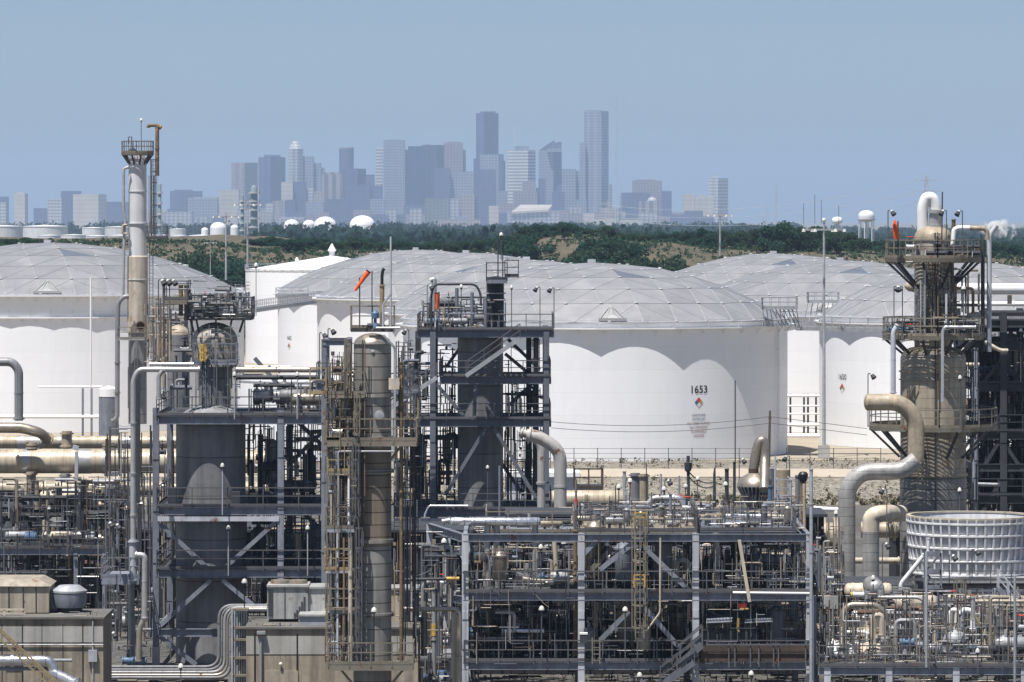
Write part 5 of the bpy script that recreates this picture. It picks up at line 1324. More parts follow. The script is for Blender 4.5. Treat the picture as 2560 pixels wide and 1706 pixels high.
m = MB(); q = P(556, 1622, 267.5); m.box((q.x, 267.5, q.z), (S(13, 270), .04, S(14, 270))); m.build('name_plate', M['steel_l'], t)
t, C2 = vessel('process_column', 'grey column with a bright domed top and crowded platform above the left frame', 537, 272.4, [(852, 916, 57, 'neck'), (916, 1046, 40, 'gins_d')], dish=.40, headm='neck', zbase=Zat(1048, 272.4))
deckbox(t, 463, 626, 790, 270.5, .75, 4.2, 'rail', 'steel_d', .28)
deckbox(t, 487, 592, 905, 269.2, -.6, 1.0, 'steel', 'steel', .16)
deckbox(t, 410, 470, 748, 271.5, -.8, 2, 'rail', 'rail_t', .3)
m = MB()
for x in (475, 490, 540, 580, 610): m.bar(P(x, 795, 270), P(537 + (x - 537) * .85, 830, 271.2), .1)
m.build('bracket', M['steel_d'], t)
drum(482, 545, 768, 8, 271.5, 'white', 'white horizontal drum on the crowded platform above the left frame', rings=2)
rungs(440, 625, 700, 800, 270, 30); vbundle(465, 625, 725, 800, 270, 274, 26, ('steel_d', 'rail_t', 'galv'), 1.4)
tangle(465, 625, 728, 795, 270, 274, 150, ('steel_d', 'galv', 'rail_t', 'alu_d', 'blue', 'steel_d'), 2)
clutter('on the crowded platform above the left frame', 470, 620, 720, 792, 270, 274, 9, ('steel_d', 'galv', 'alu_d'), 2.5, 5, 3)
for x, y0, ds in ((452, 712, 'left'), (466, 712, 'right')): pipe([(x, y0), (x, 790)], 5.5, 272, 'rusty', ds + ' one of twin dark topped stacks beside the crowded platform', name='vent_stack', cat='stack')
pipe([(449, 724), (478, 724)], 2.5, 271.6, 'galv', 'short cross pipe joining the twin dark topped stacks')
vbundle(486, 600, 812, 1046, 268.3, 270, 34, ('steel', 'galv', 'steel_d', 'rail_t'), 1.5, 4); rungs(486, 600, 820, 1040, 268.6, 26, 'steel_m', 6)
cage_ladder(515, 900, 1046, 268.8, 16, 'blue grey caged ladder above the left frame', 'steel')
cage_ladder(508, 862, 905, 268.4, 16, 'short yellow hooped ladder below the domed top in the left frame', 'yellow')
# silver lines over the frame
pipe([(333, 1392), (333, 950), (346, 924), (500, 924)], 6.8, 263, 'alu_d', 'tall dull silver pipe turning right over the left frame', bend=.9, seg=16)
pipe([(374, 911), (484, 911)], 4.5, 264, 'alu', 'bright level pipe just above the turning silver pipe', seg=12)
pipe([(397, 1000), (397, 938), (410, 924)], 6, 262.4, 'alu_d', 'short grey pipe bending up into the silver pipe over the left frame', bend=.5)
pipe([(590, 925), (800, 925)], 7, 268, 'bronze', 'long dull pipe running right from the column above the left frame', seg=14)
pipe([(590, 944), (800, 944)], 6, 268.5, 'steel_d', 'dark pipe running right beneath the long dull pipe', seg=10)
pipe([(612, 918), (728, 918)], 4, 276, 'white', 'white insulated line behind the long dull pipe', seg=10)
# left balcony
t = thing('balcony', P(305, 1440, 264), 'blue grey railed balcony hung on the left side of the frame', 'balcony'); deckbox(t, 258, 352, 1438, 264, -1.2, 3, 'steel', 'steel', .45)
m = MB(); m.bar(P(350, 1440, 264), P(350, 1260, 264), .2); m.bar(P(345, 1258, 264), P(345, 935, 264), .25); m.bar(P(328, 1445, 264), P(352, 1480, 264), .15); m.build('post', M['steel_d'], t)
pipe([(333, 1350), (333, 1455)], 10, 263, 'steel_l', 'short fat pipe sleeve passing through the balcony', seg=18)
pipe([(330, 1445), (330, 1655)], 7, 264.5, 'gins_x', 'grey riser pipe below the balcony', seg=16)
pipe([(338, 1388), (362, 1388), (362, 1548)], 7.5, 262, 'alu_d', 'silver elbow pipe dropping beside the balcony', bend=.6, seg=16)
pipe([(362, 1545), (349, 1570), (347, 1655)], 7, 263, 'bronze', 'bronze grey pipe carrying on down below the silver elbow', bend=.3, seg=16)
for x, ds in ((320, 'left'), (352, 'right')):
    valve(P(x, 1652, 263.4), .2, ds + ' blue valve at the foot of the twin risers below the balcony', 'blue foot valves', 'blue')
clutter('inside the left frame at the top bay', 400, 480, 870, 1036, 268, 278, 12, ('galv', 'steel', 'tan_p', 'steel_d', 'gins_x'), 2.5, 5, 4)
clutter('right of the column above the left frame', 600, 830, 950, 1036, 268, 277, 14, ('galv', 'steel', 'steel_d', 'steel_d'), 2.2, 5, 3)
clutter('in the right bay of the left frame', 715, 835, 1070, 1262, 268.5, 277, 14, ('galv', 'steel', 'tan_p', 'steel_d', 'steel_d', 'alu_d'), 2.5, 6, 4)
clutter('in the lower right bay of the left frame', 630, 870, 1300, 1540, 268.5, 284, 22, ('galv', 'steel', 'tan_p', 'steel_d', 'steel_d', 'steel_d'), 2.5, 6, 5)
clutter('right of the vessel in the left frame', 622, 698, 1075, 1262, 269, 284, 8, ('steel_d', 'steel_d', 'galv', 'steel'), 3, 8, 3)
clutter('left of the vessel in the left frame', 396, 440, 1070, 1640, 269, 284, 8, ('steel_d', 'galv', 'steel', 'tan_p'), 2.5, 5, 3)
clutter('left of the foot of the frame', 262, 385, 1470, 1655, 268, 290, 14, ('steel_d', 'galv', 'cream', 'steel_d', 'gins_x'), 2.5, 6, 4)
vbundle(262, 390, 1060, 1650, 268, 300, 40, ('steel_d', 'steel_d', 'galv', 'steel'))
tangle(262, 390, 1060, 1650, 266, 300, 240, ('steel_d', 'galv', 'steel', 'rust', 'steel_d'), 2)
vbundle(715, 880, 1290, 1540, 270, 288, 70, ('steel_d', 'steel_d', 'galv', 'steel')); rungs(715, 880, 1290, 1540, 275, 40); vbundle(622, 840, 950, 1262, 269, 280, 50, ('steel_d', 'galv', 'steel_d', 'steel')); rungs(622, 840, 950, 1262, 272, 30)
tangle(610, 880, 950, 1540, 268, 290, 620, ('steel_d', 'galv', 'steel', 'rust', 'cream', 'steel_d', 'steel_d'), 2)
tangle(396, 440, 1070, 1650, 269, 290, 70, ('steel_d', 'galv', 'steel'), 2)
for x, yt, yb, st, ds in ((556, 1166, 1288, 'ball', 'white capped lamp before the big dark vessel'), (571, 1322, 1440, 'ball', 'white capped lamp below the second deck of the left frame'), (769, 1322, 1440, 'ball', 'white capped lamp in the lower right bay of the left frame'), (586, 938, 1048, 'ball', 'white capped lamp on the top deck of the left frame'), (743, 938, 1048, 'ball', 'white capped lamp at the right of the top deck of the left frame'),
        (640, 665, 790, 'ball', 'thin lamp mast at the right end of the crowded platform')):
    lamp(x, yt, yb, 266.2, st, ds, mp='steel_l')
for x, yt, yb, sd, ds in ((799, 838, 1040, 1, 'black floodlight on the thin pole right of tank 1642'), (396, 706, 800, 1, 'leftmost small floodlight above the pipe cluster by the grey column'), (410, 706, 800, 1, 'middle small floodlight above the pipe cluster by the grey column'), (424, 706, 800, 1, 'rightmost small floodlight above the pipe cluster by the grey column'), (820, 828, 1040, 1, 'small floodlight left of the banded column head')):
    lamp(x, yt, yb, 266.5, 'flood', ds, sd)
for x, yt, yb, Yq, st, sd, ds in ((123, 1272, 1376, 289, 'ball', 1, 'white lamp standing on the left railed deck'), (316, 1273, 1330, 285, 'dome', 1, 'white shaded lamp right of the conical nozzle'), (266, 1312, 1400, 262, 'flood', 1, 'left one of two floodlights over the balcony'), (284, 1317, 1400, 262, 'flood', 1, 'right one of two floodlights over the balcony'), (274, 1587, 1652, 262, 'flood', 1, 'small floodlight beside the left concrete building')):
    lamp(x, yt, yb, Yq, st, ds, sd)
# bottom pipe bundle
for k in range(5):
    o = k * 7
    pipe([(256, 1668 + o * .95), (548 + o, 1668 + o * .95), (548 + o, 1514 - o * .3 + k * 5), (668, 1514 - o * .3 + k * 5)], 3.2 if k % 2 else 4.2, 246 - k * .25, ('gins_d', 'gins', 'gins_x', 'bronze', 'gins')[k], ['outermost', 'second', 'middle', 'fourth', 'innermost'][k] + ' line of the pipe bundle that turns up at bottom left', bend=.75, seg=12)
t = thing('pipe_support', P(420, 1706, 246), 'long steel sleeper beam under the bottom pipe bundle', 'pipe support'); m = MB(); m.ibeam(P(256, 1706, 246.5), P(570, 1706, 246.5), .3, .3); m.build('beam', M['steel_d'], t)
tangle(258, 560, 1690, 1706, 245, 248, 60, ('steel_d', 'galv', 'rust', 'cream'), 2)
# cable tray bank
t = thing('cable_tray', P(598, 1706, 243), 'upright bank of grey cable trays and conduits left of the concrete building', 'cable tray')
m = MB()
for k in range(7): m.bar(P(580 + k * 6, 1522, 243 + k * .1), P(580 + k * 6, 1712, 243 + k * .1), .09)
m.build('conduit', M['galv'], t); m = MB()
for y in (1525, 1570, 1600, 1646, 1690): m.box((P(598, 0, 243).x, 243.3, Zat(y, 243)), (S(46, 243), .5, .12))
m.build('bracket', M['rail_t'], t); m = MB(); m.box((P(598, 0, 243).x, 243.7, Zat(1620, 243)), (S(40, 243), .1, S(190, 243))); m.build('back_plate', M['steel_d'], t)
# right concrete building with cabinets
Y = 240; a, b = P(615, 1573, Y), P(1045, 1573, Y); D = 6
t = thing('plant_building', ((a.x + b.x) / 2, Y + D / 2, 0), 'stained concrete panel building carrying grey cabinets, at bottom centre left', 'building')
m = MB(); m.box(((a.x + b.x) / 2, Y + D / 2, a.z / 2), (b.x - a.x, D, a.z)); m.build('wall', M['conc'], t)
m = MB(); y0, y1 = 1591, 1636; m.box(((a.x + b.x) / 2, Y - .012, (Zat(y0, Y) + Zat(y1, Y)) / 2), (b.x - a.x - .02, .03, Zat(y0, Y) - Zat(y1, Y))); m.build('band', M['conc_l'], t)
m = MB()
for x in (743, 637): q = P(x, 0, Y); m.box((q.x, Y - .03, a.z / 2 - .1), (.07, .05, a.z - .3))
m.build('panel_joint', M['black'], t)
m = MB(); m.box(((a.x + b.x) / 2, Y + D / 2 - .05, a.z + .05), (b.x - a.x + .14, D + .14, .1)); m.build('roof', M['roofing'], t)
m = MB(); q = P(704, 1700, Y); m.box((q.x, Y - .04, q.z), (S(82, Y), .07, S(46, Y))); m.build('door', M['beige'], t)
m = MB(); q = P(702, 1660, Y); m.ball(q + Vector((0, -.15, 0)), .1, 10, 6); m.bar(q, q + Vector((0, -.2, .05)), .05); m.build('wall_lamp', M['lampw'], t)
m = MB(); m.tube(PP([(652, 1600), (652, 1712)], Y - .15), .07, 10); q = P(653, 1582, Y - .2); m.box(q, (.45, .3, .16)); m.build('downpipe', M['galv'], t)
zz = a.z + .1
for x0, x1, y0, y1, Yq, fan, mk, ds in ((668, 770, 1468, 1548, 243, 2, 'hvac', 'grey cooling cabinet with roof fans on the right concrete roof'), (771, 836, 1472, 1548, 243.2, 0, 'hvac', 'plain grey cabinet beside the fan cabinet on the concrete roof'), (748, 818, 1541, 1569, 241.2, 0, 'corr', 'low ribbed duct box before the grey cabinets'), (974, 1046, 1475, 1560, 243, 0, 'beige', 'pale cabinet with dark openings right of the banded column')):
    a2, b2 = P(x0, y0, Yq), P(x1, y0, Yq); zb = Zat(y1, Yq)
    t = thing('cooling_cabinet', ((a2.x + b2.x) / 2, Yq + 1.2, zb), ds, 'cabinet')
    m = MB(); m.box(((a2.x + b2.x) / 2, Yq + 1.2, (a2.z + zb) / 2), (b2.x - a2.x, 2.4, a2.z - zb)); m.build('body', M[mk], t)
    m = MB(); m.box(((a2.x + b2.x) / 2, Yq + 1.15, a2.z + .05), (b2.x - a2.x + .06, 2.5, .1)); m.build('lid', M['hvac'], t)
    if fan:
        for k in (.3, .72):
            m = MB(); m.lathe((a2.x + (b2.x - a2.x) * k, Yq + 1.2, a2.z + .1), [(.55, 0), (.5, .18), (.3, .2)], 20); m.build('fan_cowl', M['rail_t'], t)
        m = MB(); m.box((a2.x + .18, Yq - .02, (a2.z + zb) / 2), (.24, .05, a2.z - zb - .3)); 
        for k, hgt in enumerate((10, 17, 26, 38, 50)): q = P(737 + k * 6, 1546, Yq); m.box((q.x, Yq - .02, zb + .12 + S(hgt, Yq) / 2), (.09, .05, S(hgt, Yq)))
        q = P(712, 0, Yq); m.box((q.x, Yq - .02, (a2.z + zb) / 2), (.04, .05, a2.z - zb)); m.build('louvre', M['steel_d'], t)
    elif mk == 'beige':
        m = MB(); q = P(1026, 0, Yq)
        for y in (1500, 1540): m.box((q.x, Yq - .02, Zat(y, Yq)), (S(36, Yq), .05, S(34, Yq)))
        m.build('opening', M['black'], t)
    m = MB()
    for k in (.06, .94): m.bar((a2.x + (b2.x - a2.x) * k, Yq + .3, zz - .02), (a2.x + (b2.x - a2.x) * k, Yq + .3, zb + .01), .12)
    m.build('foot', M['steel_d'], t)
lamp(611, 1456, 1520, 244, 'dome', 'white shaded lamp on a black pole left of the cooling cabinets', mp='black')
lamp(452, 1668, 1710, 243, 'dome', 'white shaded lamp over the bottom pipe bundle')

equip('under the left railed deck', -10, 300, 1.2, 292, 300, 10, 3, 1.3); equip('on the left railed deck', -10, 255, Zat(1372, 290) + .06, 290.6, 293.5, 6, 4, .9)
equip('on the lower racks at the left edge', 0, 330, Zat(1290, 296), 297, 303, 8, 5, 1.1); equip('on the top deck of the left frame', 615, 830, Zat(1041, 267) + .06, 269, 277, 6, 6, .9)
equip('on the lower deck of the left frame', 640, 830, Zat(1424, 267) + .06, 269, 277, 6, 7, 1.0); equip('on the middle deck of the left frame', 640, 830, Zat(1268, 267) + .06, 269, 277, 5, 8, 1.0); equip('on the ground behind the foot of the left frame', 270, 620, 0, 280, 300, 9, 9, 1.3)
t = thing('wall_vent', P(20, 1660, 234.9), 'dark louvred vent on the left concrete wall', 'vent'); m = MB(); m.box(P(30, 1650, 234.93), (S(40, 235), .06, S(26, 235)))
for k in range(5): m.box(P(30, 1640 + k * 5, 234.88), (S(38, 235), .05, .03))
m.build('louvre', M['steel_d'], t)
tangle(120, 256, 1530, 1548, 235.6, 239, 40, ('galv', 'steel', 'cream', 'steel_d'), 2); tangle(640, 830, 1556, 1573, 240.4, 243, 50, ('galv', 'steel', 'cream', 'steel_d'), 2)
# ------------------------------------------------------------------ banded column with the windsock
Y = 232
t, C = vessel('process_column', 'grey banded column with a brown rust streaked middle, caged ladders on its left', 931, Y, [(862, 1120, 47, 'kcol_g'), (1120, 1365, 47.5, 'kcol'), (1365, 1706, 47.5, 'kcol_g')], dish=.3, headm='bronze',
    rings=((860, 48, 2), (992, 49.5, 9), (1098, 50, 7), (1182, 50.5, 9), (1356, 51, 9), (1540, 51, 9)), ringm='kcol_g')
deckbox(t, 876, 984, 821, Y - .6, .55, 1.9, 'rail_t', 'steel_d', .2, h=1.1)
deckbox(t, 812, 912, 985, Y - 1.2, -.3, 1.1, 'rail_t', 'rail_t', .2)
deckbox(t, 812, 1042, 1100, Y - 1.0, -.6, 1.2, 'rail_t', 'rail_t', .3)
deckbox(t, 820, 872, 1178, Y - 1.0, -.4, 1.0, 'ytan', 'rail_t', .2)
deckbox(t, 815, 890, 1320, Y - 1.0, -.4, 1.0, 'rail_t', 'galv', .2)
deckbox(t, 812, 880, 1424, Y - 1.0, -.4, 1.0, 'ytan', 'galv', .16)
deckbox(t, 824, 890, 1524, Y - 1.0, -.4, 1.0, 'rail_t', 'steel_d', .2)
deckbox(t, 822, 1034, 1657, Y - 1.2, -.9, 1.2, 'rail_t', 'rail_t', .32)
m = MB()
for x, y in ((840, 1110), (1010, 1110), (850, 1000), (845, 1670), (1015, 1670)): m.bar(P(x, y - 4, Y - .9), P(931 + (x - 931) * .55, y + 42, Y - .8), .12)
m.build('bracket', M['rail_t'], t)
m = MB(); q = P(948, 1038, Y - 1.0); m.lathe(q, [(.18, .2), (.18, 0), (.24, 0), (.24, -.06), (.1, -.08)], 14, (0, 1, 0)); q = P(932, 880, Y - .98); m.lathe(q, [(.1, .2), (.1, 0), (.02, -.04)], 10, (0, 1, 0)); m.build('nozzle', M['galv'], t, True)
pipe([(955, 815), (955, 712)], 6, Y, 'ytan', 'tan grey stack stub on top of the banded column', name='vent_stack', cat='stack')
pipe([(955, 712), (955, 690), (957, 676), (961, 672)], 4, Y, 'black', 'black sooty tip of the stack on the banded column', bend=.1, flanges=False, name='vent_stack', cat='stack')
pipe([(977, 820), (977, 735), (977, 592)], 2.6, Y - .1, 'steel_l', 'tall pale pole with a dark cap beside the black tipped stack', flanges=False, name='lightning_pole', cat='pole')
pipe([(930, 823), (930, 678)], 1.4, Y - .8, 'steel_d', 'thin dark pole between the windsock and the black tipped stack', flanges=False, name='lightning_pole', cat='pole')
pipe([(957, 822), (957, 762), (977, 735)], 2.8, Y - 1.0, 'alu', 'thin silver pipe angling up from the top deck of the banded column', flanges=False)
pipe([(940, 820), (1000, 820)], 2.6, Y - 1.6, 'alu', 'short bright level pipe on the top deck of the banded column', flanges=False)
pipe([(958, 838), (987, 870), (987, 1105)], 2.9, Y - 1.2, 'alu', 'thin silver line running down the right side of the banded column', bend=.15, flanges=False)
pipe([(1003, 905), (1003, 1658)], 4.4, Y - .8, 'rusty', 'long brown and yellow rusted pipe right of the banded column', seg=14)
for k, y in enumerate((1020, 1200, 1330)): pass
windsock(921, 679, 887, 727, 6.5, Y - .6, (899, 694, 822), 'tilted orange windsock above the banded column')
t = thing('control_valve', P(938, 820, Y - .5), 'blue headed control valve on the top deck of the banded column', 'valve')
m = MB(); q = P(938, 822, Y - .8); m.lathe(q, [(.16, 0), (.16, .2), (.08, .3), (.08, .5), (.18, .52), (.2, .78), (.1, .9)], 12); m.build('actuator', M['blue'], t, True)
m = MB(); m.lathe(q - Vector((.4, 0, -.15)), [(.12, 0), (.12, .8)], 10, (1, 0, 0)); m.build('body', M['steel_d'], t, True)
t = thing('junction_box', P(990, 960, Y - 1.1), 'cream box on the right flank of the banded column', 'box'); m = MB(); q = P(985, 960, Y - 1.1); m.box(q, (S(26, Y), .3, S(28, Y))); m.build('box', M['cream'], t)
cage_ladder(869, 850, 985, Y - 1.5, 16, 'tan caged ladder under the top deck of the banded column')
cage_ladder(893, 985, 1100, Y - 1.4, 18, 'tan caged ladder above the broad middle deck of the banded column')
cage_ladder(890, 1100, 1320, Y - 1.5, 20, 'tall brown caged ladder on the left of the rust streaked part', 'rail')
cage_ladder(898, 1320, 1657, Y - 1.5, 20, 'lowest caged ladder on the left of the banded column', 'rail')
for k, (x, y0, y1, r, mk, ds) in enumerate(((872, 1140, 1320, 3, 'white', 'white line left of the rust streaked part of the banded column'), (846, 1128, 1350, 3, 'alu', 'bright riser left of the banded column, under the middle deck'), (844, 1330, 1640, 3, 'steel_l', 'long pale riser left of the lower banded column'), (876, 1345, 1655, 6, 'cream', 'cream clad riser beside the lowest caged ladder'), (860, 1345, 1655, 3, 'rusty', 'rusty riser next to the cream clad riser'), (907, 850, 1655, 2, 'steel_d', 'thin black cable conduit down the front of the banded column'), (912, 850, 1240, 1.6, 'rusty', 'thin brown conduit down the front of the banded column'))):
    pipe([(x, y0), (x, y1)], r, Y - 1.3 - .02 * k, mk, ds, flanges=False, seg=10)
pipe([(846, 1165), (846, 1129), (985, 1129)], 2.4, Y - 1.6, 'galv', 'thin grey line crossing in front of the banded column under the middle deck', bend=.1, flanges=False)
clutter('in the ladder bay left of the banded column', 818, 885, 900, 1100, 230.5, 234, 12, ('ytan', 'galv', 'cream', 'rusty', 'steel_d'), 2, 4, 5)
clutter('in the lower ladder bay left of the banded column', 818, 885, 1110, 1640, 230.5, 234, 14, ('ytan', 'galv', 'cream', 'rusty', 'steel_d', 'alu_d'), 2, 4, 6)
vbundle(815, 892, 880, 1655, 230.6, 234, 60, ('ytan', 'rail_t', 'rust', 'steel_d', 'galv'), 1.5); rungs(815, 892, 890, 1650, 230.8, 90, 'rail_t'); rungs(815, 892, 890, 1650, 232, 60, 'steel_d', 3); vbundle(988, 1046, 905, 1655, 231, 236, 30, ('rust', 'galv', 'steel_d'), 1.5); rungs(985, 1046, 905, 1650, 233, 40)
tangle(812, 892, 880, 1655, 230, 234.5, 380, ('ytan', 'galv', 'rust', 'steel_d', 'steel_d', 'rail_t'), 1.7)
tangle(985, 1050, 905, 1655, 231, 238, 130, ('ytan', 'galv', 'rust', 'steel_d', 'steel'), 1.8)
for y0, y1, x0, x1, ds in ((905, 985, 775, 815, 'upper'), (1035, 1100, 815, 850, 'middle'), (1362, 1424, 822, 840, 'lower')):
    tt = thing('safety_gate', P(x0, y1, Y - 1.5), ds + ' yellow tan hooped gate left of the banded column', 'gate'); m = MB(); m.rail([P(x0, y1, Y - 1.6), P(x1, y1, Y - 1.6)], S(y1 - y0, Y) * .8, .6, .06); m.build('hoop_rails', M['ytan'], tt)
# side structure left of the banded column (blue grey portal and its deck)
frame('steel_frame', 'small blue grey portal frame left of the banded column head', 'steel structure', [810, 868], 250, 254, 1560, 848, [(850, 806, 872, False, False), (960, 790, 872, True, True)], .28, .3, zbase=0)
lamp(935, 1528, 1656, Y - 1.9, 'dome', 'white shaded lamp in front of the foot of the banded column', mp='black')
# ------------------------------------------------------------------ centre frame with the dark column
Y = 324
SF2 = frame('steel_frame', 'tall dark steel frame around the grey column at the centre, with stair and X braces', 'steel structure', [1082, 1366], Y, 334, 1480, 822,
    [(826, 1042, 1385, True, True), (942, 1100, 1378, False, True), (1049, 985, 1378, True, True), (1274, 985, 1380, True, True)], .40, .52, 'steel_m', 'steel_m',
    braces=((1110, 930, 1160, 860, 'b'), (1270, 858, 1352, 936, 'b'), (1262, 895, 1340, 960, 'b'), (1090, 960, 1160, 1040, 'f'), (1190, 945, 1186, 1040, 'f'), (1215, 1070, 1115, 1235, 'f'), (1235, 1070, 1350, 1262, 'f'), (1255, 1180, 1310, 1260, 'b'), (1270, 1030, 1345, 960, 'b'), (1100, 1160, 1142, 1105, 'b'), (1100, 1470, 1215, 1310, 'b')), zbase=0)
m = MB(); xa, xb = P(985, 0, Y).x, P(1376, 0, Y).x; m.box(((xa + xb) / 2, Y - .3, Zat(1302, Y)), (xb - xa, .05, S(13, Y))); m.build('skirt_plate', M['steel_l'], SF2)
for x in (1046, 1322, 1340):
    m = MB(); q = P(x, 0, 333); m.ibeam((q.x, 332, 0), (q.x, 332, Zat(828, 332)), .4, .5, (0, 1, 0)); m.build('column', M['steel_d'], SF2)
vessel('process_column', 'thick dark column standing inside the centre steel frame', 1201, 326.7, [(850, 1300, 57, 'steel_d' if 0 else 'gins_d')], dish=.25, zbase=Zat(1480, 324), seg=48)
t = thing('manway_platform', P(1210, 1030, 326.6), 'dark porch on the front of the thick dark column', 'platform'); deckbox(t, 1185, 1235, 1046, 326, -.8, .6, 'steel_d', 'steel_d', .2)
m = MB(); m.box(P(1212, 1000, 326.3), (S(40, 326), .3, S(28, 326))); m.build('hood', M['black'], t)
t, C3 = vessel('process_column', 'narrow dark column with a railed crow nest atop the centre frame', 1238, 327, [(700, 826, 22, 'steel_d')], dish=.2, zbase=Zat(826, 327) + .1, rings=((752, 25, 4), (735, 25, 3)), ringm='galv')
deckbox(t, 1216, 1268, 698, 325.6, -.8, 2.2, 'steel_d', 'steel', .3, h=1.15); deckbox(t, 1262, 1296, 690, 325.6, -.6, 2.0, 'steel_d', 'steel', .12, h=1.1)
for k, x in enumerate((1245, 1257)): pipe([(x, 700), (x, 588 + k * 4)], 1.5, 326.4, 'steel_d', ['left', 'right'][k] + ' thin pole standing in the crow nest of the centre frame', flanges=False, name='lightning_pole', cat='pole')
lamp(1253, 588, 652, 326, 'dome', 'white capped lamp at the very top of the centre frame')
stairs(P(1165, 940, 322.9), P(1300, 846, 322.9), 1.0, 'steel stair climbing across the upper bay of the centre frame')
stairs(P(962, 1030, 321), P(1092, 944, 321), 1.0, 'steel stair climbing to the second deck left of the centre frame')
catwalk(P(900, 980, 321), P(1048, 968, 321), 1.2, 'short railed landing left of the centre frame', deck='steel', rl='rail')
pipe([(1078, 826), (1078, 735), (1086, 711), (1190, 711), (1202, 735), (1202, 765)], 3, 322.6, 'steel_d', 'dark arched pipe over the top deck of the centre frame', bend=.9)
pipe([(1076, 702), (1086, 697), (1086, 780)], 6, 323.2, 'alu_d', 'grey pipe with a hooked top left on the centre frame', bend=.4)
windsock(1093, 733, 1092, 774, 6, 322.4, (1098, 730, 826), 'limp orange windsock hanging on the centre frame')
for x, ds in ((1142, 'left'), (1180, 'middle'), (1214, 'right')): pipe([(x, 720 + (x - 1142) * .3), (x, 824)], 4.5, 326, 'steel', ds + ' blue grey post like pipe on the top deck of the centre frame', flanges=False)
t = thing('pipe_support', P(1128, 742, 326), 'small dark goal post frame on the top deck of the centre frame', 'pipe support'); m = MB(); m.bar(P(1130, 744, 326), P(1228, 744, 326), .12); m.bar(P(1130, 744, 326), P(1130, 822, 326), .12); m.bar(P(1130, 778, 326), P(1228, 778, 326), .1); m.bar(P(1228, 744, 326), P(1228, 822, 326), .12); m.build('post', M['steel_d'], t)
clutter('on the top deck of the centre frame', 1060, 1260, 740, 822, 324.5, 332, 18, ('steel_d', 'galv', 'steel', 'steel_d', 'white'), 2, 4.5, 8)
tangle(1050, 1265, 742, 824, 324.5, 332, 190, ('steel_d', 'galv', 'steel', 'steel_d', 'white', 'blue'), 2)
clutter('in the left bays of the centre frame', 985, 1075, 850, 1045, 324.5, 334, 14, ('steel_d', 'galv', 'steel', 'steel_d', 'white'), 2.5, 6, 3)
clutter('in the middle bay of the centre frame', 1100, 1365, 965, 1045, 325, 333, 14, ('steel_d', 'galv', 'steel_d', 'steel'), 2.2, 4, 5)
clutter('in the lower left bays of the centre frame', 985, 1140, 1075, 1262, 325, 334, 12, ('steel_d', 'galv', 'steel_d', 'tan_p', 'steel'), 2.5, 7, 3)
tangle(985, 1140, 850, 1270, 324.5, 334, 230, ('steel_d', 'galv', 'steel_d', 'steel', 'steel_d'), 1.9)
vbundle(985, 1140, 850, 1270, 325, 333, 46, ('steel_d', 'steel_d', 'galv', 'steel'), 1.5); rungs(985, 1370, 850, 1270, 330, 90); vbundle(1262, 1366, 850, 1270, 326, 333, 26, ('steel_d', 'galv'), 1.4)
tangle(1260, 1366, 965, 1270, 325, 334, 150, ('steel_d', 'steel_d', 'galv', 'steel_d'), 1.9)
cage_ladder(1340, 850, 960, 324.4, 18, 'ladder in the upper right bay of the centre frame', 'steel_d'); cage_ladder(1287, 960, 1045, 324.6, 18, 'ladder in the middle right bay of the centre frame', 'steel_d')
cage_ladder(1266, 1080, 1180, 328, 16, 'dark ladder right of the thick dark column', 'steel_d', False)
for x, yt, yb, st, sd, ds in ((1068, 719, 820, 'flood', 1, 'floodlight at the left end of the centre frame top deck'), (1153, 718, 820, 'ball', 1, 'round lamp in the middle of the centre frame top deck'), (1279, 720, 822, 'ball', 1, 'lamp just right of the narrow dark column'), (1350, 723, 822, 'flood', -1, 'left one of two floodlights at the right end of the centre frame'), (1385, 725, 822, 'flood', -1, 'right one of two floodlights at the right end of the centre frame'),
        (1219, 1170, 1290, 'ball', 1, 'white capped lamp before the thick dark column'), (1022, 830, 940, 'flood', -1, 'small floodlight left of the centre frame')):
    lamp(x, yt, yb, 322.3, st, ds, sd)
pipe([(1249, 1165), (1249, 1290)], 3, 322, 'steel', 'blue grey post right of the white lamp before the thick dark column', flanges=False)
pipe([(1062, 1295), (1062, 1287), (1072, 1265), (1170, 1265)], 2.5, 250, 'alu', 'white L shaped line rising at the left of the front frame', flanges=False)
# curved rusty pipes
pipe([(1316, 1088), (1345, 1092), (1401, 1125), (1401, 1285)], 16, 318, 'rustw', 'rust patched pale pipe bending down right of the centre frame', bend=2.4, seg=22)
pipe([(1300, 1082), (1330, 1088), (1353, 1115), (1353, 1300)], 10, 321, 'rustw', 'narrower rust patched pipe just left of the big bent one', bend=1.4, seg=16)
t = thing('pump_house', P(1330, 1240, 400), 'low white roofed hut seen behind the centre frame', 'hut'); m = MB(); a, b = P(1265, 1190, 405), P(1440, 1190, 405); m.box(((a.x + b.x) / 2, 406, a.z / 2), (b.x - a.x, 5, a.z)); m.build('wall', M['steel_l'], t); m = MB(); m.box(((a.x + b.x) / 2, 406, a.z + .2), (b.x - a.x + .6, 5.8, .4)); m.build('roof', M['white'], t)
shed(960, 1420, 1330, 340, 8, 'added black shelter in the shade below the centre frame')
pipe([(1270, 1225), (1270, 1060)], 1, 380, 'steel_d', 'thin pole behind the right bay of the centre frame', flanges=False, name='pole', cat='pole')
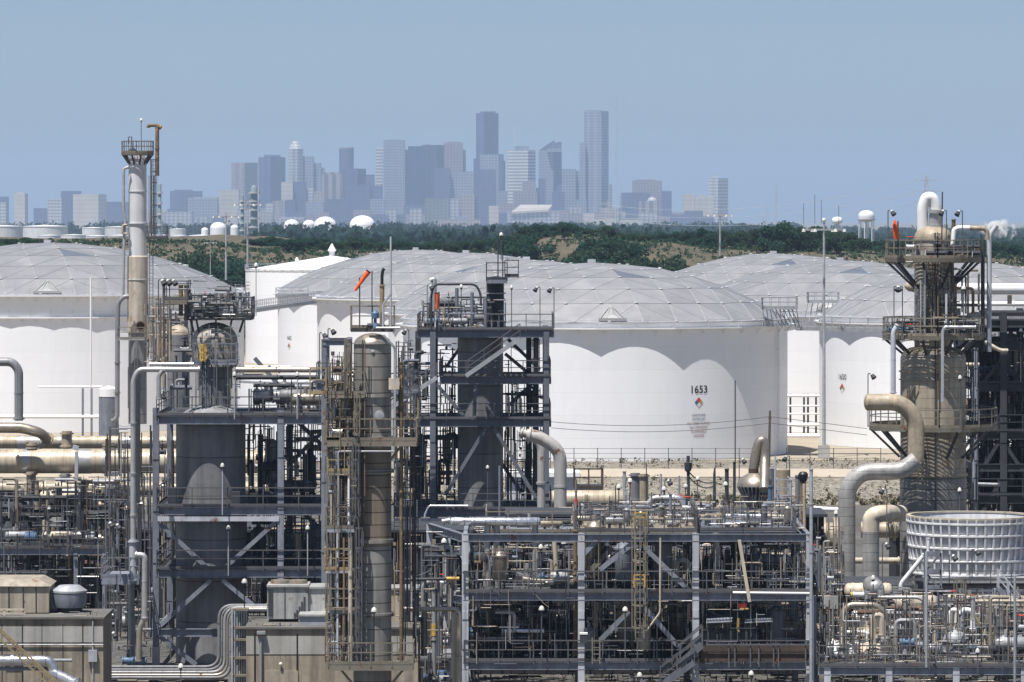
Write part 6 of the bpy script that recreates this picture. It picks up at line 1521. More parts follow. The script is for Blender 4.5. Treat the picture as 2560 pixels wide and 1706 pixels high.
# ------------------------------------------------------------------ front right frame
Y = 240
SF3 = frame('steel_frame', 'wide pale grey steel frame with three bays in the lower middle of the picture', 'steel structure', [1163, 1453, 1739, 2023], Y, 252, 1706, 1334,
    [(1335, 1158, 2028, False, False), (1482, 1158, 2028, True, True), (1655, 1158, 2028, True, True)], .34, .40, 'steel_l', 'steel',
    braces=((1500, 1425, 1582, 1358, 'f'), (1618, 1376, 1718, 1472, 'f'), (1500, 1602, 1572, 1528, 'f'), (1612, 1520, 1706, 1628, 'f'), (1210, 1480, 1163, 1400, 'b'), (1460, 1385, 1492, 1350, 'f'), (1600, 1700, 1660, 1760, 'f')), zbase=-.3)
m = MB(); m.ibeam(P(1848, 1350, Y - .5), P(1874, 1505, Y - .5), .17, .17, (0, 1, 0)); m.build('leaning_strut', M['cream'], SF3)
tf = thing('steel_frame', P(1118, 1706, 255), 'pale steel side bay slanting back at the left of the wide front frame', 'steel structure')
for x, Yq, yt in ((1074, 268, 1310), (1118, 256, 1322)):
    m = MB(); q = P(x, 0, Yq); m.ibeam((q.x, Yq, 0), (q.x, Yq, Zat(yt, Yq)), .36, .36, (0, 1, 0)); m.build('column', M['steel_l'], tf)
m = MB(); m.ibeam(P(1074, 1318, 268), P(1156, 1345, 240.3), .25, .45); m.build('beam', M['steel'], tf); m = MB(); m.ibeam(P(1074, 1490, 268), P(1156, 1500, 240.3), .25, .4); m.build('beam', M['steel'], tf)
# upper deck on the frame
t = thing('equipment_deck', P(1600, 1330, 247), 'rust dusted deck plate on top of the wide front frame', 'deck'); deckbox(t, 1440, 1742, 1328, 241, 0, 9, 'rail', 'dirt_shade_c', .12); deckbox(t, 1745, 1990, 1326, 241.2, 0, 9, 'rail', 'steel_m', .12); deckbox(t, 1215, 1436, 1330, 244.5, 0, 6, 'rail_t', 'steel', .1)
drum(1125, 1352, 1304, 10.5, 243, 'alu_x', 'long bright jacketed horizontal drum on the left of the front frame top', rings=0, saddle=False)
pipe([(1125, 1300), (1105, 1303)], 4, 243, 'white', 'white nozzle on the left end of the long bright drum')
for x, ds in ((1218, 'left'), (1242, 'middle'), (1338, 'right')): pipe([(x, 1310), (x, 1475)], 8, 243.4, 'alu_d', ds + ' dull silver drop leg under the long bright drum', seg=14)
for x, r, ds in ((1222, 21, 'black round dished end of the drum hanging in the left bay of the front frame'), ): pass
drum(1200, 1250, 1400, 20, 243, 'steel_d', 'black dish ended exchanger in the left bay of the front frame', axis='y', length=4.5, name='heat_exchanger')
drum(1268, 1312, 1398, 18, 246, 'cream', 'cream tilted drum in the middle of the left bay of the front frame')
drum(1180, 1210, 1410, 16, 246, 'steel_d', 'small dark drum behind the first post of the front frame', axis='y', length=3)
pipe([(1290, 1445), (1350, 1455), (1440, 1455)], 7, 243, 'bronze', 'dark level pipe low in the left bay of the front frame', bend=.5)
drum(1360, 1440, 1460, 10, 244, 'galv', 'grey drum low at the right of the left bay')
pipe([(1385, 1340), (1392, 1440)], 6, 242, 'cream', 'cream slanting pipe in the left bay of the front frame', flanges=False)
pipe([(1345, 1335), (1345, 1470)], 9, 244, 'alu', 'bright silver upright pipe in the left bay of the front frame', seg=16)
pipe([(1438, 1325), (1438, 1640)], 5.5, 241, 'rusty', 'brown rusted upright pipe beside the second post of the front frame')
pipe([(1100, 1640), (1100, 1460), (1078, 1452), (1060, 1462), (1060, 1640)], 8, 246, 'alu_d', 'silver pipe looped over at the left of the front frame', bend=.5, seg=14)
pipe([(1004, 1523), (1140, 1523), (1148, 1535), (1148, 1712)], 6, 237, 'bronze', 'bright jacketed pipe elbowing down before the first post of the front frame', bend=.5, seg=16)
pipe([(1136, 1532), (1136, 1712)], 7, 237.4, 'cream', 'cream pipe dropping beside the jacketed elbow', seg=14)
pipe([(1085, 1470), (1085, 1700)], 6, 243.5, 'galv', 'grey pipe with a yellow marked sleeve left of the front frame')
pipe([(1085, 1560), (1085, 1590)], 6.8, 243.5, 'yellow', 'yellow sleeve on the grey pipe left of the front frame', flanges=False, name='marker_sleeve', cat='marker')
pipe([(1000, 1450), (1145, 1447)], 4, 241, 'steel_d', 'dark level pipe with a yellow end left of the front frame', flanges=False)
pipe([(1116, 1447), (1148, 1447)], 4.6, 240.8, 'yellow', 'yellow cap on the dark level pipe left of the front frame', flanges=False, name='marker_sleeve', cat='marker')
# clutter and dark depth inside the frame
shed(1060, 2050, 1395, 262, 7, 'long black shade shelter closing the back of the front frame')
PAL = ('galv', 'steel_d', 'alu_d', 'steel', 'cream', 'rust', 'tan_p', 'alu', 'steel_d', 'steel_d', 'steel_l')
for i, (x0, x1, bay) in enumerate(((1172, 1436, 'left'), (1462, 1730, 'middle'), (1750, 2012, 'right'))):
    clutter(f'in the upper {bay} bay of the front frame', x0, x1, 1352, 1478, 241, 258, 21, PAL, 2.2, 6.5, 7)
    clutter(f'in the lower {bay} bay of the front frame', x0, x1, 1505, 1650, 241, 258, (22, 14, 10)[i], PAL, 2.2, 6.5, 6)
    tangle(x0, x1, 1350, 1480, 241, 260, 420, PAL, 2.0)
    tangle(x0, x1, 1502, 1655, 241, 260, (460, 240, 180)[i], PAL, 2.0)
    vbundle(x0, x1, 1352, 1480, 242, 258, 60, ('steel_d', 'galv', 'steel_d', 'rust', 'steel'), 1.7, i); vbundle(x0, x1, 1505, 1655, 242, 258, 60, ('steel_d', 'shed', 'steel_d', 'rust', 'galv'), 1.9, i + 5); rungs(x0, x1, 1352, 1650, 250, 90, 'steel_d', i)
    tangle(x0, x1, 1675, 1706, 240, 250, 60, PAL, 2.2)
clutter('left of the front frame', 1010, 1150, 1340, 1650, 241, 262, 22, PAL, 2.5, 6, 6)
tangle(1010, 1150, 1330, 1700, 241, 264, 230, PAL, 2)
# caged ladder, stairs, drain line
cage_ladder(1599, 1288, 1606, 238.6, 38, 'tall tan caged ladder on the front of the middle bay', 'rail_t')
t = thing('hoop_guard', P(1600, 1306, 238.4), 'yellow hoop at the head of the tall tan caged ladder', 'guard'); m = MB(); m.rail([P(1585, 1308, 238.2), P(1616, 1308, 238.2)], .52, .5, .06, False); m.build('hoop', M['yellow'], t)
t = thing('hoop_guard', P(1600, 1460, 238.4), 'yellow hoop half way down the tall tan caged ladder', 'guard'); m = MB(); m.rail([P(1585, 1462, 238.0), P(1612, 1462, 238.0)], .5, .4, .06, False); m.build('hoop', M['yellow'], t)
pipe([(1651, 1345), (1650, 1532), (1616, 1578)], 2.4, 238.5, 'cream', 'cream drain line kinked towards the tall tan ladder', flanges=False)
stairs(P(1470, 1430, 242), P(1528, 1372, 242), .9, 'rusty tan stair in the upper middle bay', 'rail_t', 'rail_t')
stairs(P(1700, 1660, 239.2), P(1755, 1612, 239.2), .9, 'grey stair landing against the third post of the front frame', 'steel_m')
stairs(P(1650, 1715, 239), P(1735, 1655, 239), .9, 'grey stair dropping below the bottom beam of the front frame', 'steel_m')
cage_ladder(1490, 1595, 1660, 239.4, 34, 'short tan railing gate ladder by the second post', 'rail_t', False)
t = thing('instrument_box', P(1459, 1610, 238.8), 'grey instrument box on the second post of the front frame', 'box'); m = MB(); m.box(P(1459, 1597, 239.2), (S(19, 239), .35, S(22, 239))); m.build('box', M['steel_d'], t); m = MB(); m.box(P(1459, 1584, 239.2), (S(20, 239), .4, S(4, 239))); m.build('hood', M['white'], t)
# canopies
for x0, x1, yl, yr, ds, k in ((1766, 1831, 1522, 1508, 'left ribbed canopy roof in the right bay, rising to the right', 1), (1862, 1932, 1508, 1526, 'right ribbed canopy roof in the right bay, falling to the right', -1)):
    t = thing('canopy', P((x0 + x1) / 2, 1550, 240.5), ds, 'canopy')
    m = MB(); n = 18
    for q in range(n):
        u = (q + .5) / n; x = x0 + (x1 - x0) * u; y = yl + (yr - yl) * u
        a = P(x, y, 244); b = P(x, 1551 - 3 * u, 239.8); m.bar(a, b, S((x1 - x0) / n * .62, 240), .06)
        a2 = a + Vector((0, 0, -.05)); b2 = b + Vector((0, 0, -.05)); 
    a, b, c_, d = P(x0, yl, 244.1), P(x1, yr, 244.1), P(x1, 1550, 239.8), P(x0, 1553, 239.8); o = Vector((0, 0, -.06))
    m.add([a + o, b + o, c_ + o, d + o, a + o * 1.8, b + o * 1.8, c_ + o * 1.8, d + o * 1.8], [(0, 3, 2, 1), (4, 5, 6, 7), (3, 7, 6, 2), (0, 1, 5, 4)]); m.build('roof', M['corr'], t)
    m = MB(); m.bar(P(x0 + 4, 1553, 240), P(x0 + 4, 1655, 240), .1); m.bar(P(x1 - 4, 1553, 240), P(x1 - 4, 1655, 240), .1); m.build('post', M['steel_d'], t)
t = thing('hoist_block', P(1848, 1590, 240), 'yellow hook and red block hanging between the canopies', 'hoist'); m = MB(); m.box(P(1856, 1514, 240), (.45, .3, .2)); m.build('block', M['red'], t); m = MB(); m.tube(PP([(1846, 1546), (1845, 1575), (1847, 1580)], 240), .07, 8); m.box(P(1860, 1522, 239.8), (.45, .3, .06)); m.build('hook', M['yellow'], t)
t = thing('steel_plate_wall', P(1885, 1668, 239), 'brown rusted plate parapet along the bottom of the right bay', 'parapet'); m = MB(); a, b = P(1752, 1612, 239), P(2026, 1612, 239); z1 = Zat(1655, 239); m.box(((a.x + b.x) / 2, 239.25, (a.z + z1) / 2), (b.x - a.x, .06, a.z - z1)); m.box(((a.x + b.x) / 2, 239.2, (a.z + z1) / 2), (b.x - a.x, .12, .08)); m.build('plate', M['brown'], t)
m = MB()
for x in (1822, 1837, 1876, 1897, 1934, 1946, 2014): m.bar(P(x, 1608, 239.1), P(x, 1668, 239.1), .07)
m.bar(P(1752, 1612, 239.05), P(2026, 1612, 239.05), .07); m.build('post', M['rail'], t)
pipe([(1925, 1480), (1925, 1462), (1935, 1452), (1990, 1452), (2028, 1452)], 11, 243, 'alu', 'fat bright pipe with a rounded end on the second deck of the right bay', bend=.4, seg=18)
pipe([(1832, 1482), (2028, 1484)], 3, 239.6, 'white', 'slim white pipe along the second deck of the right bay', flanges=False)
pipe([(1790, 1345), (1790, 1478)], 8, 243, 'alu_d', 'tall dull silver pipe in the right bay', seg=16)
pipe([(1985, 1440), (1985, 1390), (1994, 1382), (2012, 1382)], 3.5, 242.5, 'bronze', 'bronze grey crook pipe in the upper right bay', bend=.4)
pipe([(1838, 1350), (1838, 1480)], 11, 247, 'steel_d', 'dark stout post pipe in the upper right bay', seg=14)
pipe([(2002, 1340), (2006, 1475)], 5, 246, 'tan_p', 'left one of twin tan pipes near the fourth post', flanges=False); pipe([(2010, 1210), (2012, 1475)], 4, 246, 'tan_p', 'right one of twin tan pipes running up to the black vent', flanges=False)
# equipment standing above the frame
drum(1372, 1566, 1249, 23, 350, 'tan_x', 'tan clad horizontal drum lying behind the bent rusty pipe', rings=3)
t = thing('access_platform', P(1470, 1222, 352), 'dark boxy railed platform over the tan clad drum', 'platform'); deckbox(t, 1436, 1506, 1216, 352, -1.5, 3, 'brown', 'steel_d', .3, h=1.4, w=.11)
pipe([(1610, 1185), (1610, 1262)], 11, 345, 'tan_p', 'tan upright drum beside a grey one above the front frame', seg=20, name='upright_drum', cat='vessel'); pipe([(1588, 1183), (1588, 1255)], 12, 347, 'gins_d', 'grey upright drum beside a tan one above the front frame', seg=20, name='upright_drum', cat='vessel')
pipe([(1440, 1330), (1440, 1200)], 3, 300, 'rail_t', 'slim tan post with a red band above the second post', flanges=False, name='pole', cat='pole'); pipe([(1440, 1248), (1440, 1266)], 4, 300, 'red', 'red band on the slim tan post', flanges=False, name='marker_sleeve', cat='marker')
E = [([(1561, 1338), (1561, 1178)], 4, 262, 'galv', 'slim grey post pipe left of the grey upright drum'), ([(1565, 1222), (1565, 1268), (1575, 1274)], 3.5, 250, 'alu', 'bright crook pipe below the slim grey post pipe'),
     ([(1620, 1330), (1620, 1262), (1632, 1246), (1675, 1246)], 8, 252, 'alu_d', 'dull silver elbow pipe rising at the right of the tan drum'), ([(1680, 1245), (1700, 1246), (1710, 1262), (1708, 1286), (1722, 1305), (1745, 1306)], 8.5, 251, 'alu', 'bright silver S bend pipe in the middle above the front frame'),
     ([(1745, 1306), (1775, 1306), (1790, 1318), (1790, 1345)], 8, 251, 'alu_d', 'dull silver pipe turning down right of the bright S bend'), ([(1676, 1235), (1676, 1330)], 4, 250, 'steel', 'blue grey post before the silver S bend'),
     ([(1652, 1185), (1652, 1340)], 2.6, 300, 'galv', 'thin grey post third from the left above the frame'), ([(1698, 1190), (1698, 1300)], 2.4, 300, 'galv', 'thin grey post fourth from the left above the frame'), ([(1817, 1172), (1817, 1262)], 5, 300, 'steel_d', 'stout dark stack with a rounded top above the frame'),
     ([(1836, 1155), (1836, 1290)], 3.6, 299, 'steel_d', 'dark post right of the stout dark stack'), ([(1838, 952), (1838, 1160)], 1.5, 400, 'steel_d', 'very tall thin pole before tank 1653'), ([(1616, 1158), (1616, 1330)], 1.3, 260, 'steel_d', 'thin black pole beside the tan upright drum'),
     ([(1539, 1215), (1539, 1330)], 1.4, 258, 'steel_d', 'thin black pole left of the slim grey post pipe'), ([(1815, 1290), (1860, 1290), (1912, 1291)], 5, 247, 'alu', 'bright level pipe below the hooded vessel'), ([(1912, 1291), (1970, 1293)], 6, 247, 'bronze', 'bronze level pipe continuing right of the bright one'),
     ([(1938, 1140), (1938, 1270)], 2.4, 262, 'steel_l', 'pale pole right of the hooded vessel'), ([(1977, 1200), (1977, 1340)], 3, 245, 'galv', 'grey post left of the black topped vent'), ([(2028, 1172), (2028, 1706)], 4.5, 238, 'galv', 'full height grey pole at the right end of the front frame'),
     ([(1640, 1262), (1780, 1262)], 3, 256, 'galv', 'level grey line behind the silver S bend'), ([(1690, 1290), (1800, 1292)], 3, 258, 'cream', 'level cream line behind the silver S bend'), ([(1460, 1300), (1560, 1298)], 4, 252, 'rail_t', 'level tan line on the top of the middle bay'),
     ([(1300, 1290), (1400, 1272), (1440, 1272)], 4, 300, 'cream', 'long cream pipe above the bright drum'), ([(2034, 1272), (2120, 1276)], 6, 320, 'white', 'white level pipe on the slope right of the frame')]
for p_, r_, Yq, mk, ds in E: pipe(p_, r_, Yq, mk, ds, flanges=r_ > 2.9)
t = thing('utility_pole', P(1925, 1180, 420), 'dark leaning wooden utility pole before tank 1653', 'pole'); m = MB(); m.tube([P(1921, 1200, 420), P(1925, 1027, 420)], .16, 8, r2=.09); m.build('pole', M['bark'], t); m = MB(); m.bar(P(1921, 1046, 420), P(1929, 1046, 420), .12); m.build('cross_arm', M['bark'], t)
for k, (ya, yb, yc) in enumerate(((1055, 1064, 1042), (1070, 1079, 1058))):
    for nm, xs in (('left', (1378, 1925)), ('right', (1925, 2168))):
        m = MB(); pts = []
        for i in range(25):
            u = i / 24; x = xs[0] + (xs[1] - xs[0]) * u
            y = (ya + (yc - ya) * u + 22 * 4 * u * (1 - u) * .7) if nm == 'left' else (yc + (yc + 30 - yc) * u)
            pts.append(P(x, y, 420))
        m.tube(pts, .026, 5); tag(m.build('overhead_cable', M['steel_d']), ['upper', 'lower'][k] + ' overhead cable ' + ('sagging across tank 1653' if nm == 'left' else 'running right from the utility pole'), 'cable')
# loose cables over the pump row
for k, (xa, ya, xb, yb, dp_) in enumerate(((1722, 1180, 1785, 1205, 12), (1722, 1192, 1785, 1215, 14), (1720, 1150, 1722, 1200, 0))):
    m = MB(); m.tube([P(xa + (xb - xa) * i / 12, ya + (yb - ya) * i / 12 + dp_ * 4 * i / 12 * (1 - i / 12), 300) for i in range(13)], .045, 5); tag(m.build('slack_cable', M['steel_d']), ['upper slack cable', 'lower slack cable', 'short upright cable'][k] + ' hanging by the dark cable post', 'cable')
t = thing('cable_post', P(1722, 1290, 300), 'dark cable post with a bucket shaped top before tank 1653', 'post'); m = MB(); m.tube(PP([(1722, 1290), (1720, 1140)], 300), .1, 8); m.lathe(P(1720, 1180, 300), [(.12, 0), (.22, .1), (.25, .6), (.1, .62)], 10); m.tube(PP([(1718, 1164), (1717, 1150), (1724, 1140), (1723, 1160)], 300), .04, 5); m.build('post', M['steel_d'], t)
t = thing('cable_post', P(1786, 1290, 300), 'thinner dark cable post right of the bucket topped one', 'post'); m = MB(); m.tube(PP([(1786, 1290), (1786, 1185), (1787, 1170)], 300), .12, 8, r2=.05); m.build('post', M['steel_d'], t)
# hooded vessel with a gooseneck
Yq = 270; c = P(1888, 1240, Yq); C_ = Vector((c.x, Yq, 0))
t = thing('cyclone_vessel', (c.x, Yq, Zat(1300, Yq)), 'weathered hooded cyclone with a ribbed cone and a domed cap, under the gooseneck', 'vessel')
m = MB(); z0 = Zat(1216, Yq); r = S(46, Yq); m.lathe(C_ + Vector((0, 0, z0)), [(r, 0), (r * 1.0, .03), (r * .95, .25), (r * .72, .55), (r * .4, .75), (r * .34, .78)], 36); m.build('hood', M['bronze'], t, True)
m = MB(); zc = Zat(1262, Yq); m.lathe(C_, [(S(18, Yq), zc - .3), (S(20, Yq), zc), (r * .96, z0 - .005)], 36); m.build('cone', M['steel_d'], t, True)
m = MB()
for k in range(26):
    a = 2 * pi * k / 26; u = Vector((sin(a), -cos(a), 0)); m.bar(C_ + u * r * .97 + Vector((0, 0, z0 - .02)), C_ + u * S(21, Yq) + Vector((0, 0, zc)), .05, .09)
m.build('rib', M['rustw'], t)
m = MB(); m.lathe(C_, [(S(17, Yq), Zat(1310, Yq)), (S(17, Yq), zc - .28)], 20); m.build('outlet', M['gins_d'], t)
m = MB(); zt = z0 + .76; q = C_ + Vector((-S(4, Yq), 0, 0)); m.lathe(q, [(S(12, Yq), zt), (S(13, Yq), zt + .05), (S(13, Yq), Zat(1172, Yq)), (S(10.5, Yq), Zat(1170, Yq))], 20); m.build('neck', M['brown'], t)
pipe([(1884, 1174), (1889, 1135), (1897, 1108), (1906, 1100), (1912, 1110), (1912, 1145), (1910, 1225, 268.5)], 12.5, Yq, 'bronze', 'polished bronze grey gooseneck pipe looping over the hooded cyclone', bend=1.1, seg=22, flanges=False)
t = thing('upright_tank', P(1958, 1260, 330), 'squat tan upright tank right of the hooded cyclone', 'tank'); m = MB(); c = P(1958, 0, 330); m.lathe((c.x, 330, Zat(1260, 330)), [(S(18, 330), 0), (S(18, 330), S(85, 330)), (.2, S(88, 330))], 22); m.build('shell', M['tan_p'], t, True)
t = thing('upright_tank', P(1925, 1260, 331), 'squat grey upright tank behind the gooseneck', 'tank'); m = MB(); c = P(1925, 0, 331); m.lathe((c.x, 332, Zat(1260, 332)), [(S(18, 330), 0), (S(18, 330), S(88, 330)), (.2, S(91, 330))], 22); m.build('shell', M['gins_d'], t, True)
t = thing('wash_platform', P(1960, 1300, 268), 'grey railed platform right of the hooded cyclone', 'platform'); deckbox(t, 1942, 1975, 1270, 268, -.6, 2.5, 'galv', 'steel', .15); deckbox(t, 1942, 1975, 1244, 268.2, -.6, 2.4, 'galv', 'steel', .1)
pipe([(1925, 1262), (1925, 1215)], 5, 268, 'blue', 'blue pump motor standing under the gooseneck', name='pump_motor', cat='motor')
t = thing('mushroom_vent', P(2008, 1345, 262), 'black mushroom vent cap on brown streaked pipes', 'vent'); m = MB(); c = P(2008, 1188, 262); m.lathe(c, [(S(9, 262), -.35), (S(12, 262), -.1), (S(12.5, 262), .05), (S(8, 262), .18), (.05, .2)], 16); m.build('cap', M['black'], t, True); m = MB(); m.tube([P(2004, 1196, 262), P(2003, 1345, 262)], .09, 8); m.tube([P(2011, 1196, 262), P(2011, 1345, 262)], .09, 8); m.build('stem', M['rusty'], t)
pipe([(1994, 1188), (1994, 1278)], 6, 263, 'gins_x', 'grey pipe close left of the black mushroom vent')
clutter('on the pump row above the middle bay', 1450, 1740, 1255, 1326, 243, 275, 26, PAL, 2, 5, 8)
clutter('on the pump row above the right bay', 1745, 2000, 1262, 1326, 243, 275, 18, PAL, 2, 5, 6)
clutter('on the deck above the left bay', 1215, 1440, 1300, 1330, 245, 262, 8, PAL, 2, 5, 2)
tangle(1440, 2010, 1252, 1330, 243, 285, 620, PAL, 1.8); vbundle(1440, 2010, 1230, 1335, 243, 275, 60, ('steel_d', 'rust', 'galv', 'steel_d'), 1.2)
tangle(1170, 1440, 1310, 1332, 243, 262, 90, PAL, 2)
shed(1270, 2060, 1292, 292, 6, 'low black shade shelter behind the pump row')
for x, yt, yb, Yq, st, sd, ds in ((1575, 1204, 1298, 262, 'red', 1, 'red bellied white lamp above the middle bay'), (1744, 1198, 1268, 300, 'red', 1, 'red bellied white lamp near the slack cables'), (1547, 1219, 1330, 256, 'dome', 1, 'white shaded lamp left of the grey upright drum'), (1662, 1206, 1290, 290, 'flood', 1, 'white backed floodlight between the thin grey posts'),
        (1714, 1217, 1290, 290, 'dome', 1, 'white shaded lamp beside the bucket topped cable post'), (1814, 1212, 1290, 285, 'dome', 1, 'white shaded lamp in front of the stout dark stack'), (1848, 1152, 1216, 300, 'flood', 1, 'floodlight on a thin pole left of the gooseneck'), (1974, 1146, 1210, 300, 'flood', -1, 'floodlight right of the gooseneck'), (1660, 1224, 1300, 280, 'dome', 1, 'white shaded lamp low behind the silver elbow'),
        (1354, 1524, 1660, 239.3, 'dome', 1, 'white shaded lamp in the lower left bay'), (1410, 1358, 1480, 241, 'dome', 1, 'white shaded lamp at the right of the upper left bay'), (1352, 1370, 1480, 241, 'ball', 1, 'white capped lamp beside the bright silver upright pipe'), (1563, 1526, 1658, 239.3, 'dome', 1, 'white shaded lamp in the lower middle bay'), (1518, 1362, 1482, 240, 'ball', 1, 'lamp beside the rusty tan stair'),
        (1599, 1690, 1730, 238.6, 'dome', 1, 'white lamp below the bottom beam of the middle bay'), (1878, 1686, 1730, 238.6, 'dome', 1, 'white twin lamp below the brown plate parapet'), (1110, 1355, 1480, 242, 'dome', 1, 'white lamp in the slanting side bay')):
    lamp(x, yt, yb, Yq, st, ds, sd)
# ------------------------------------------------------------------ right tower
Y = 285
t, C = vessel('process_column', 'big tan column with a bottle neck top and three round platforms at the right', 2333, Y, [(594, 868, 47, 'neck'), (868, 1190, 82, 'tan'), (1190, 1480, 83, 'kcol_g')], dish=.33, headm='tan_p', seg=56, rings=((1188, 84, 6), (1076, 84, 5), (930, 83.5, 3), (950, 83.5, 2), (600, 48, 4)), ringm='tan_p')
ringdeck(t, C, S(46, Y), S(121, Y), Zat(655, Y), 'rail_t', deckm='rail_t', th=.28, brace=10, bz=1.6)
ringdeck(t, C, S(46, Y), S(127, Y), Zat(848, Y), 'rail_t', deckm='rail_t', th=.28, brace=10, bz=1.5)
ringdeck(t, C, S(83, Y), S(161, Y), Zat(1074, Y), 'rail_t', deckm='rail_t', th=.28, brace=10, bz=1.7)
pipe([(2306, 600), (2306, 520), (2315, 494), (2331, 494), (2338, 512), (2341, 540)], 14, Y, 'white', 'big white gooseneck pipe bent over the top of the tan column', bend=1.0, seg=22, flanges=False)
pipe([(2306, 640), (2306, 590)], 13, Y - .4, 'gins_x', 'grey lower leg of the big white gooseneck', flanges=False, seg=20)
pipe([(2340, 525), (2336, 572)], 15.5, Y - .1, 'alu_d', 'grey bolted collar where the white gooseneck enters the column head', seg=20)
pipe([(2354, 640), (2356, 480)], 1.7, Y - 1.5, 'steel_d', 'tall thin rod with a pale foot beside the white gooseneck', flanges=False, name='lightning_pole', cat='pole')
pipe([(2384, 600), (2384, 548)], 5, Y, 'rusty', 'short brown stack on the column top platform', name='vent_stack', cat='stack')
pipe([(2382, 612), (2385, 575), (2394, 570), (2424, 570)], 6, Y - 1, 'white', 'white pipe elbow on the column top platform', bend=.5, seg=14, flanges=False); pipe([(2424, 570), (2462, 572), (2468, 580), (2468, 600)], 6, Y - 1, 'tan_p', 'tan pipe arm reaching right from the white elbow', bend=.4, seg=14, flanges=False)
pipe([(2492, 564), (2473, 588), (2473, 880)], 6.3, Y + 1, 'steel_l', 'long pale pipe with a slanting open top right of the tan column', bend=.4, seg=16, flanges=False)
pipe([(2457, 600), (2457, 880)], 5, Y + .6, 'steel_d', 'dark upright post hugging the long pale pipe', flanges=False); pipe([(2380, 650), (2384, 840)], 4.5, Y - 1.2, 'rusty', 'brown upright pipe down the right of the bottle neck')
t2 = thing('windsock', P(2245, 655, Y - 2.9), 'shrivelled orange windsock at the left of the column top platform', 'windsock', 'orange windsocks')
m = MB(); m.tube(PP([(2245, 655), (2245, 553)], Y - 2.6), .045, 6); m.build('pole', M['steel_d'], t2); m = MB(); m.tube(PP([(2236, 551), (2238, 562), (2241, 580), (2243, 598)], Y - 2.6), .05, 10, r2=.16); m.lathe(P(2240, 597, Y - 2.6), [(.13, 0), (.18, .5), (.13, .9), (.05, 1.15)], 10, (-.08, 0, 1)); m.build('sock', M['orange'], t2, True)
for x, ds in ((2318, 'left'), (2330, 'right')): pass
cage_ladder(2326, 640, 845, Y - 1.5, 20, 'caged ladder up the bottle neck of the tan column', 'rail_t'); cage_ladder(2300, 1085, 1210, Y - 2.4, 18, 'ladder below the lowest round platform', 'rail_t', False)
for k, (x, y0, y1, r_, mk, ds) in enumerate(((2338, 582, 1480, 1.6, 'steel_d', 'long black cable conduit down the middle of the tan column'), (2345, 640, 1000, 2, 'rusty', 'brown conduit beside the long black one'), (2312, 660, 840, 3, 'alu_d', 'dull pipe left of the bottle neck ladder'), (2302, 700, 840, 2.4, 'galv', 'grey pipe at the left edge of the bottle neck'), (2366, 735, 840, 3, 'steel_l', 'pale post right of the bottle neck ladder'))):
    pipe([(x, y0), (x, y1)], r_, Y - 2.2 - .03 * k, mk, ds, flanges=False)
pipe([(2356, 1005), (2356, 828), (2362, 818), (2440, 818)], 4, Y - 3.2, 'alu', 'silver line crossing the second round platform and dropping down the column', bend=.3)
pipe([(2233, 985), (2233, 830), (2245, 812)], 6.5, Y - 3, 'steel_l', 'pale grey downcomer left of the tan column shoulder', bend=.5, seg=14)
clutter('on the second round platform of the tan column', 2205, 2445, 800, 845, Y - 3, Y + 2, 16, ('steel_d', 'galv', 'white', 'steel_d', 'blue'), 2, 4, 8)
clutter('on the top round platform of the tan column', 2270, 2450, 605, 652, Y - 2.6, Y + 2, 10, ('steel_d', 'galv', 'white', 'steel_d'), 2, 4, 5)
clutter('around the bottle neck of the tan column', 2290, 2450, 665, 840, Y - 2, Y + 1.2, 12, ('steel_d', 'galv', 'rusty', 'alu_d', 'tan_p'), 2, 4, 3)
tangle(2205, 2450, 790, 850, Y - 3, Y + 2, 150, ('steel_d', 'galv', 'white', 'steel_d', 'rail_t'), 1.9); tangle(2265, 2450, 600, 655, Y - 2.6, Y + 2, 80, ('steel_d', 'galv', 'white', 'steel_d'), 1.9); tangle(2290, 2385, 650, 850, Y - 2, Y - 1.4, 70, ('steel_d', 'galv', 'rusty', 'rail_t'), 1.6)
tangle(2400, 2450, 860, 1280, Y - 2, Y + 4, 60, ('steel_d', 'steel_d', 'galv'), 2)
# tan overhead ducts
pipe([(2168, 1006), (2252, 1006), (2290, 1046), (2290, 1140), (2288, 1152)], 21, 280.5, 'tan_p', 'tan duct with a domed end elbowing down in front of the tan column', bend=1.0, seg=26, flanges=False)
t = thing('duct_head', P(2172, 1027, 280.5), 'rounded cap closing the left end of the tan duct', 'duct cap'); m = MB(); q = P(2169, 1006, 280.5); r = S(21.2, 280.5); m.lathe(q, [(r, 0)] + [(r * cos(k * pi / 12), r * .45 * sin(k * pi / 12)) for k in range(1, 7)], 26, (-1, 0, 0)); m.build('cap', M['tan_p'], t, True)
pipe([(2292, 1150), (2255, 1178), (2152, 1180), (2117, 1222), (2117, 1450)], 21.5, 279, 'duct', 'fat grey duct crossing left from the tan column and dropping down', bend=.75, seg=28, flanges=False)
pipe([(2177, 1328), (2177, 1450)], 21, 277, 'duct', 'fat short grey duct right of the dropping one', seg=28, flanges=False)
pipe([(2250, 1284, 281), (2205, 1284), (2178, 1290), (2177, 1330)], 21.3, 277, 'cream', 'cream elbow on top of the fat short grey duct', bend=.9, seg=28, flanges=False)
pipe([(2152, 1325, 288), (2245, 1325, 288)], 20, 288, 'tan_x', 'tan drum end behind the two fat grey ducts', seg=24, name='pipe_main'); pipe([(2040, 1345, 300), (2105, 1345, 300)], 38, 300, 'tan_x', 'big tan horizontal shell left of the fat grey ducts', seg=28, name='pipe_main'); pipe([(2130, 1402, 290), (2250, 1402, 290)], 8, 290, 'cream', 'cream level pipe low behind the fat grey ducts', seg=14)
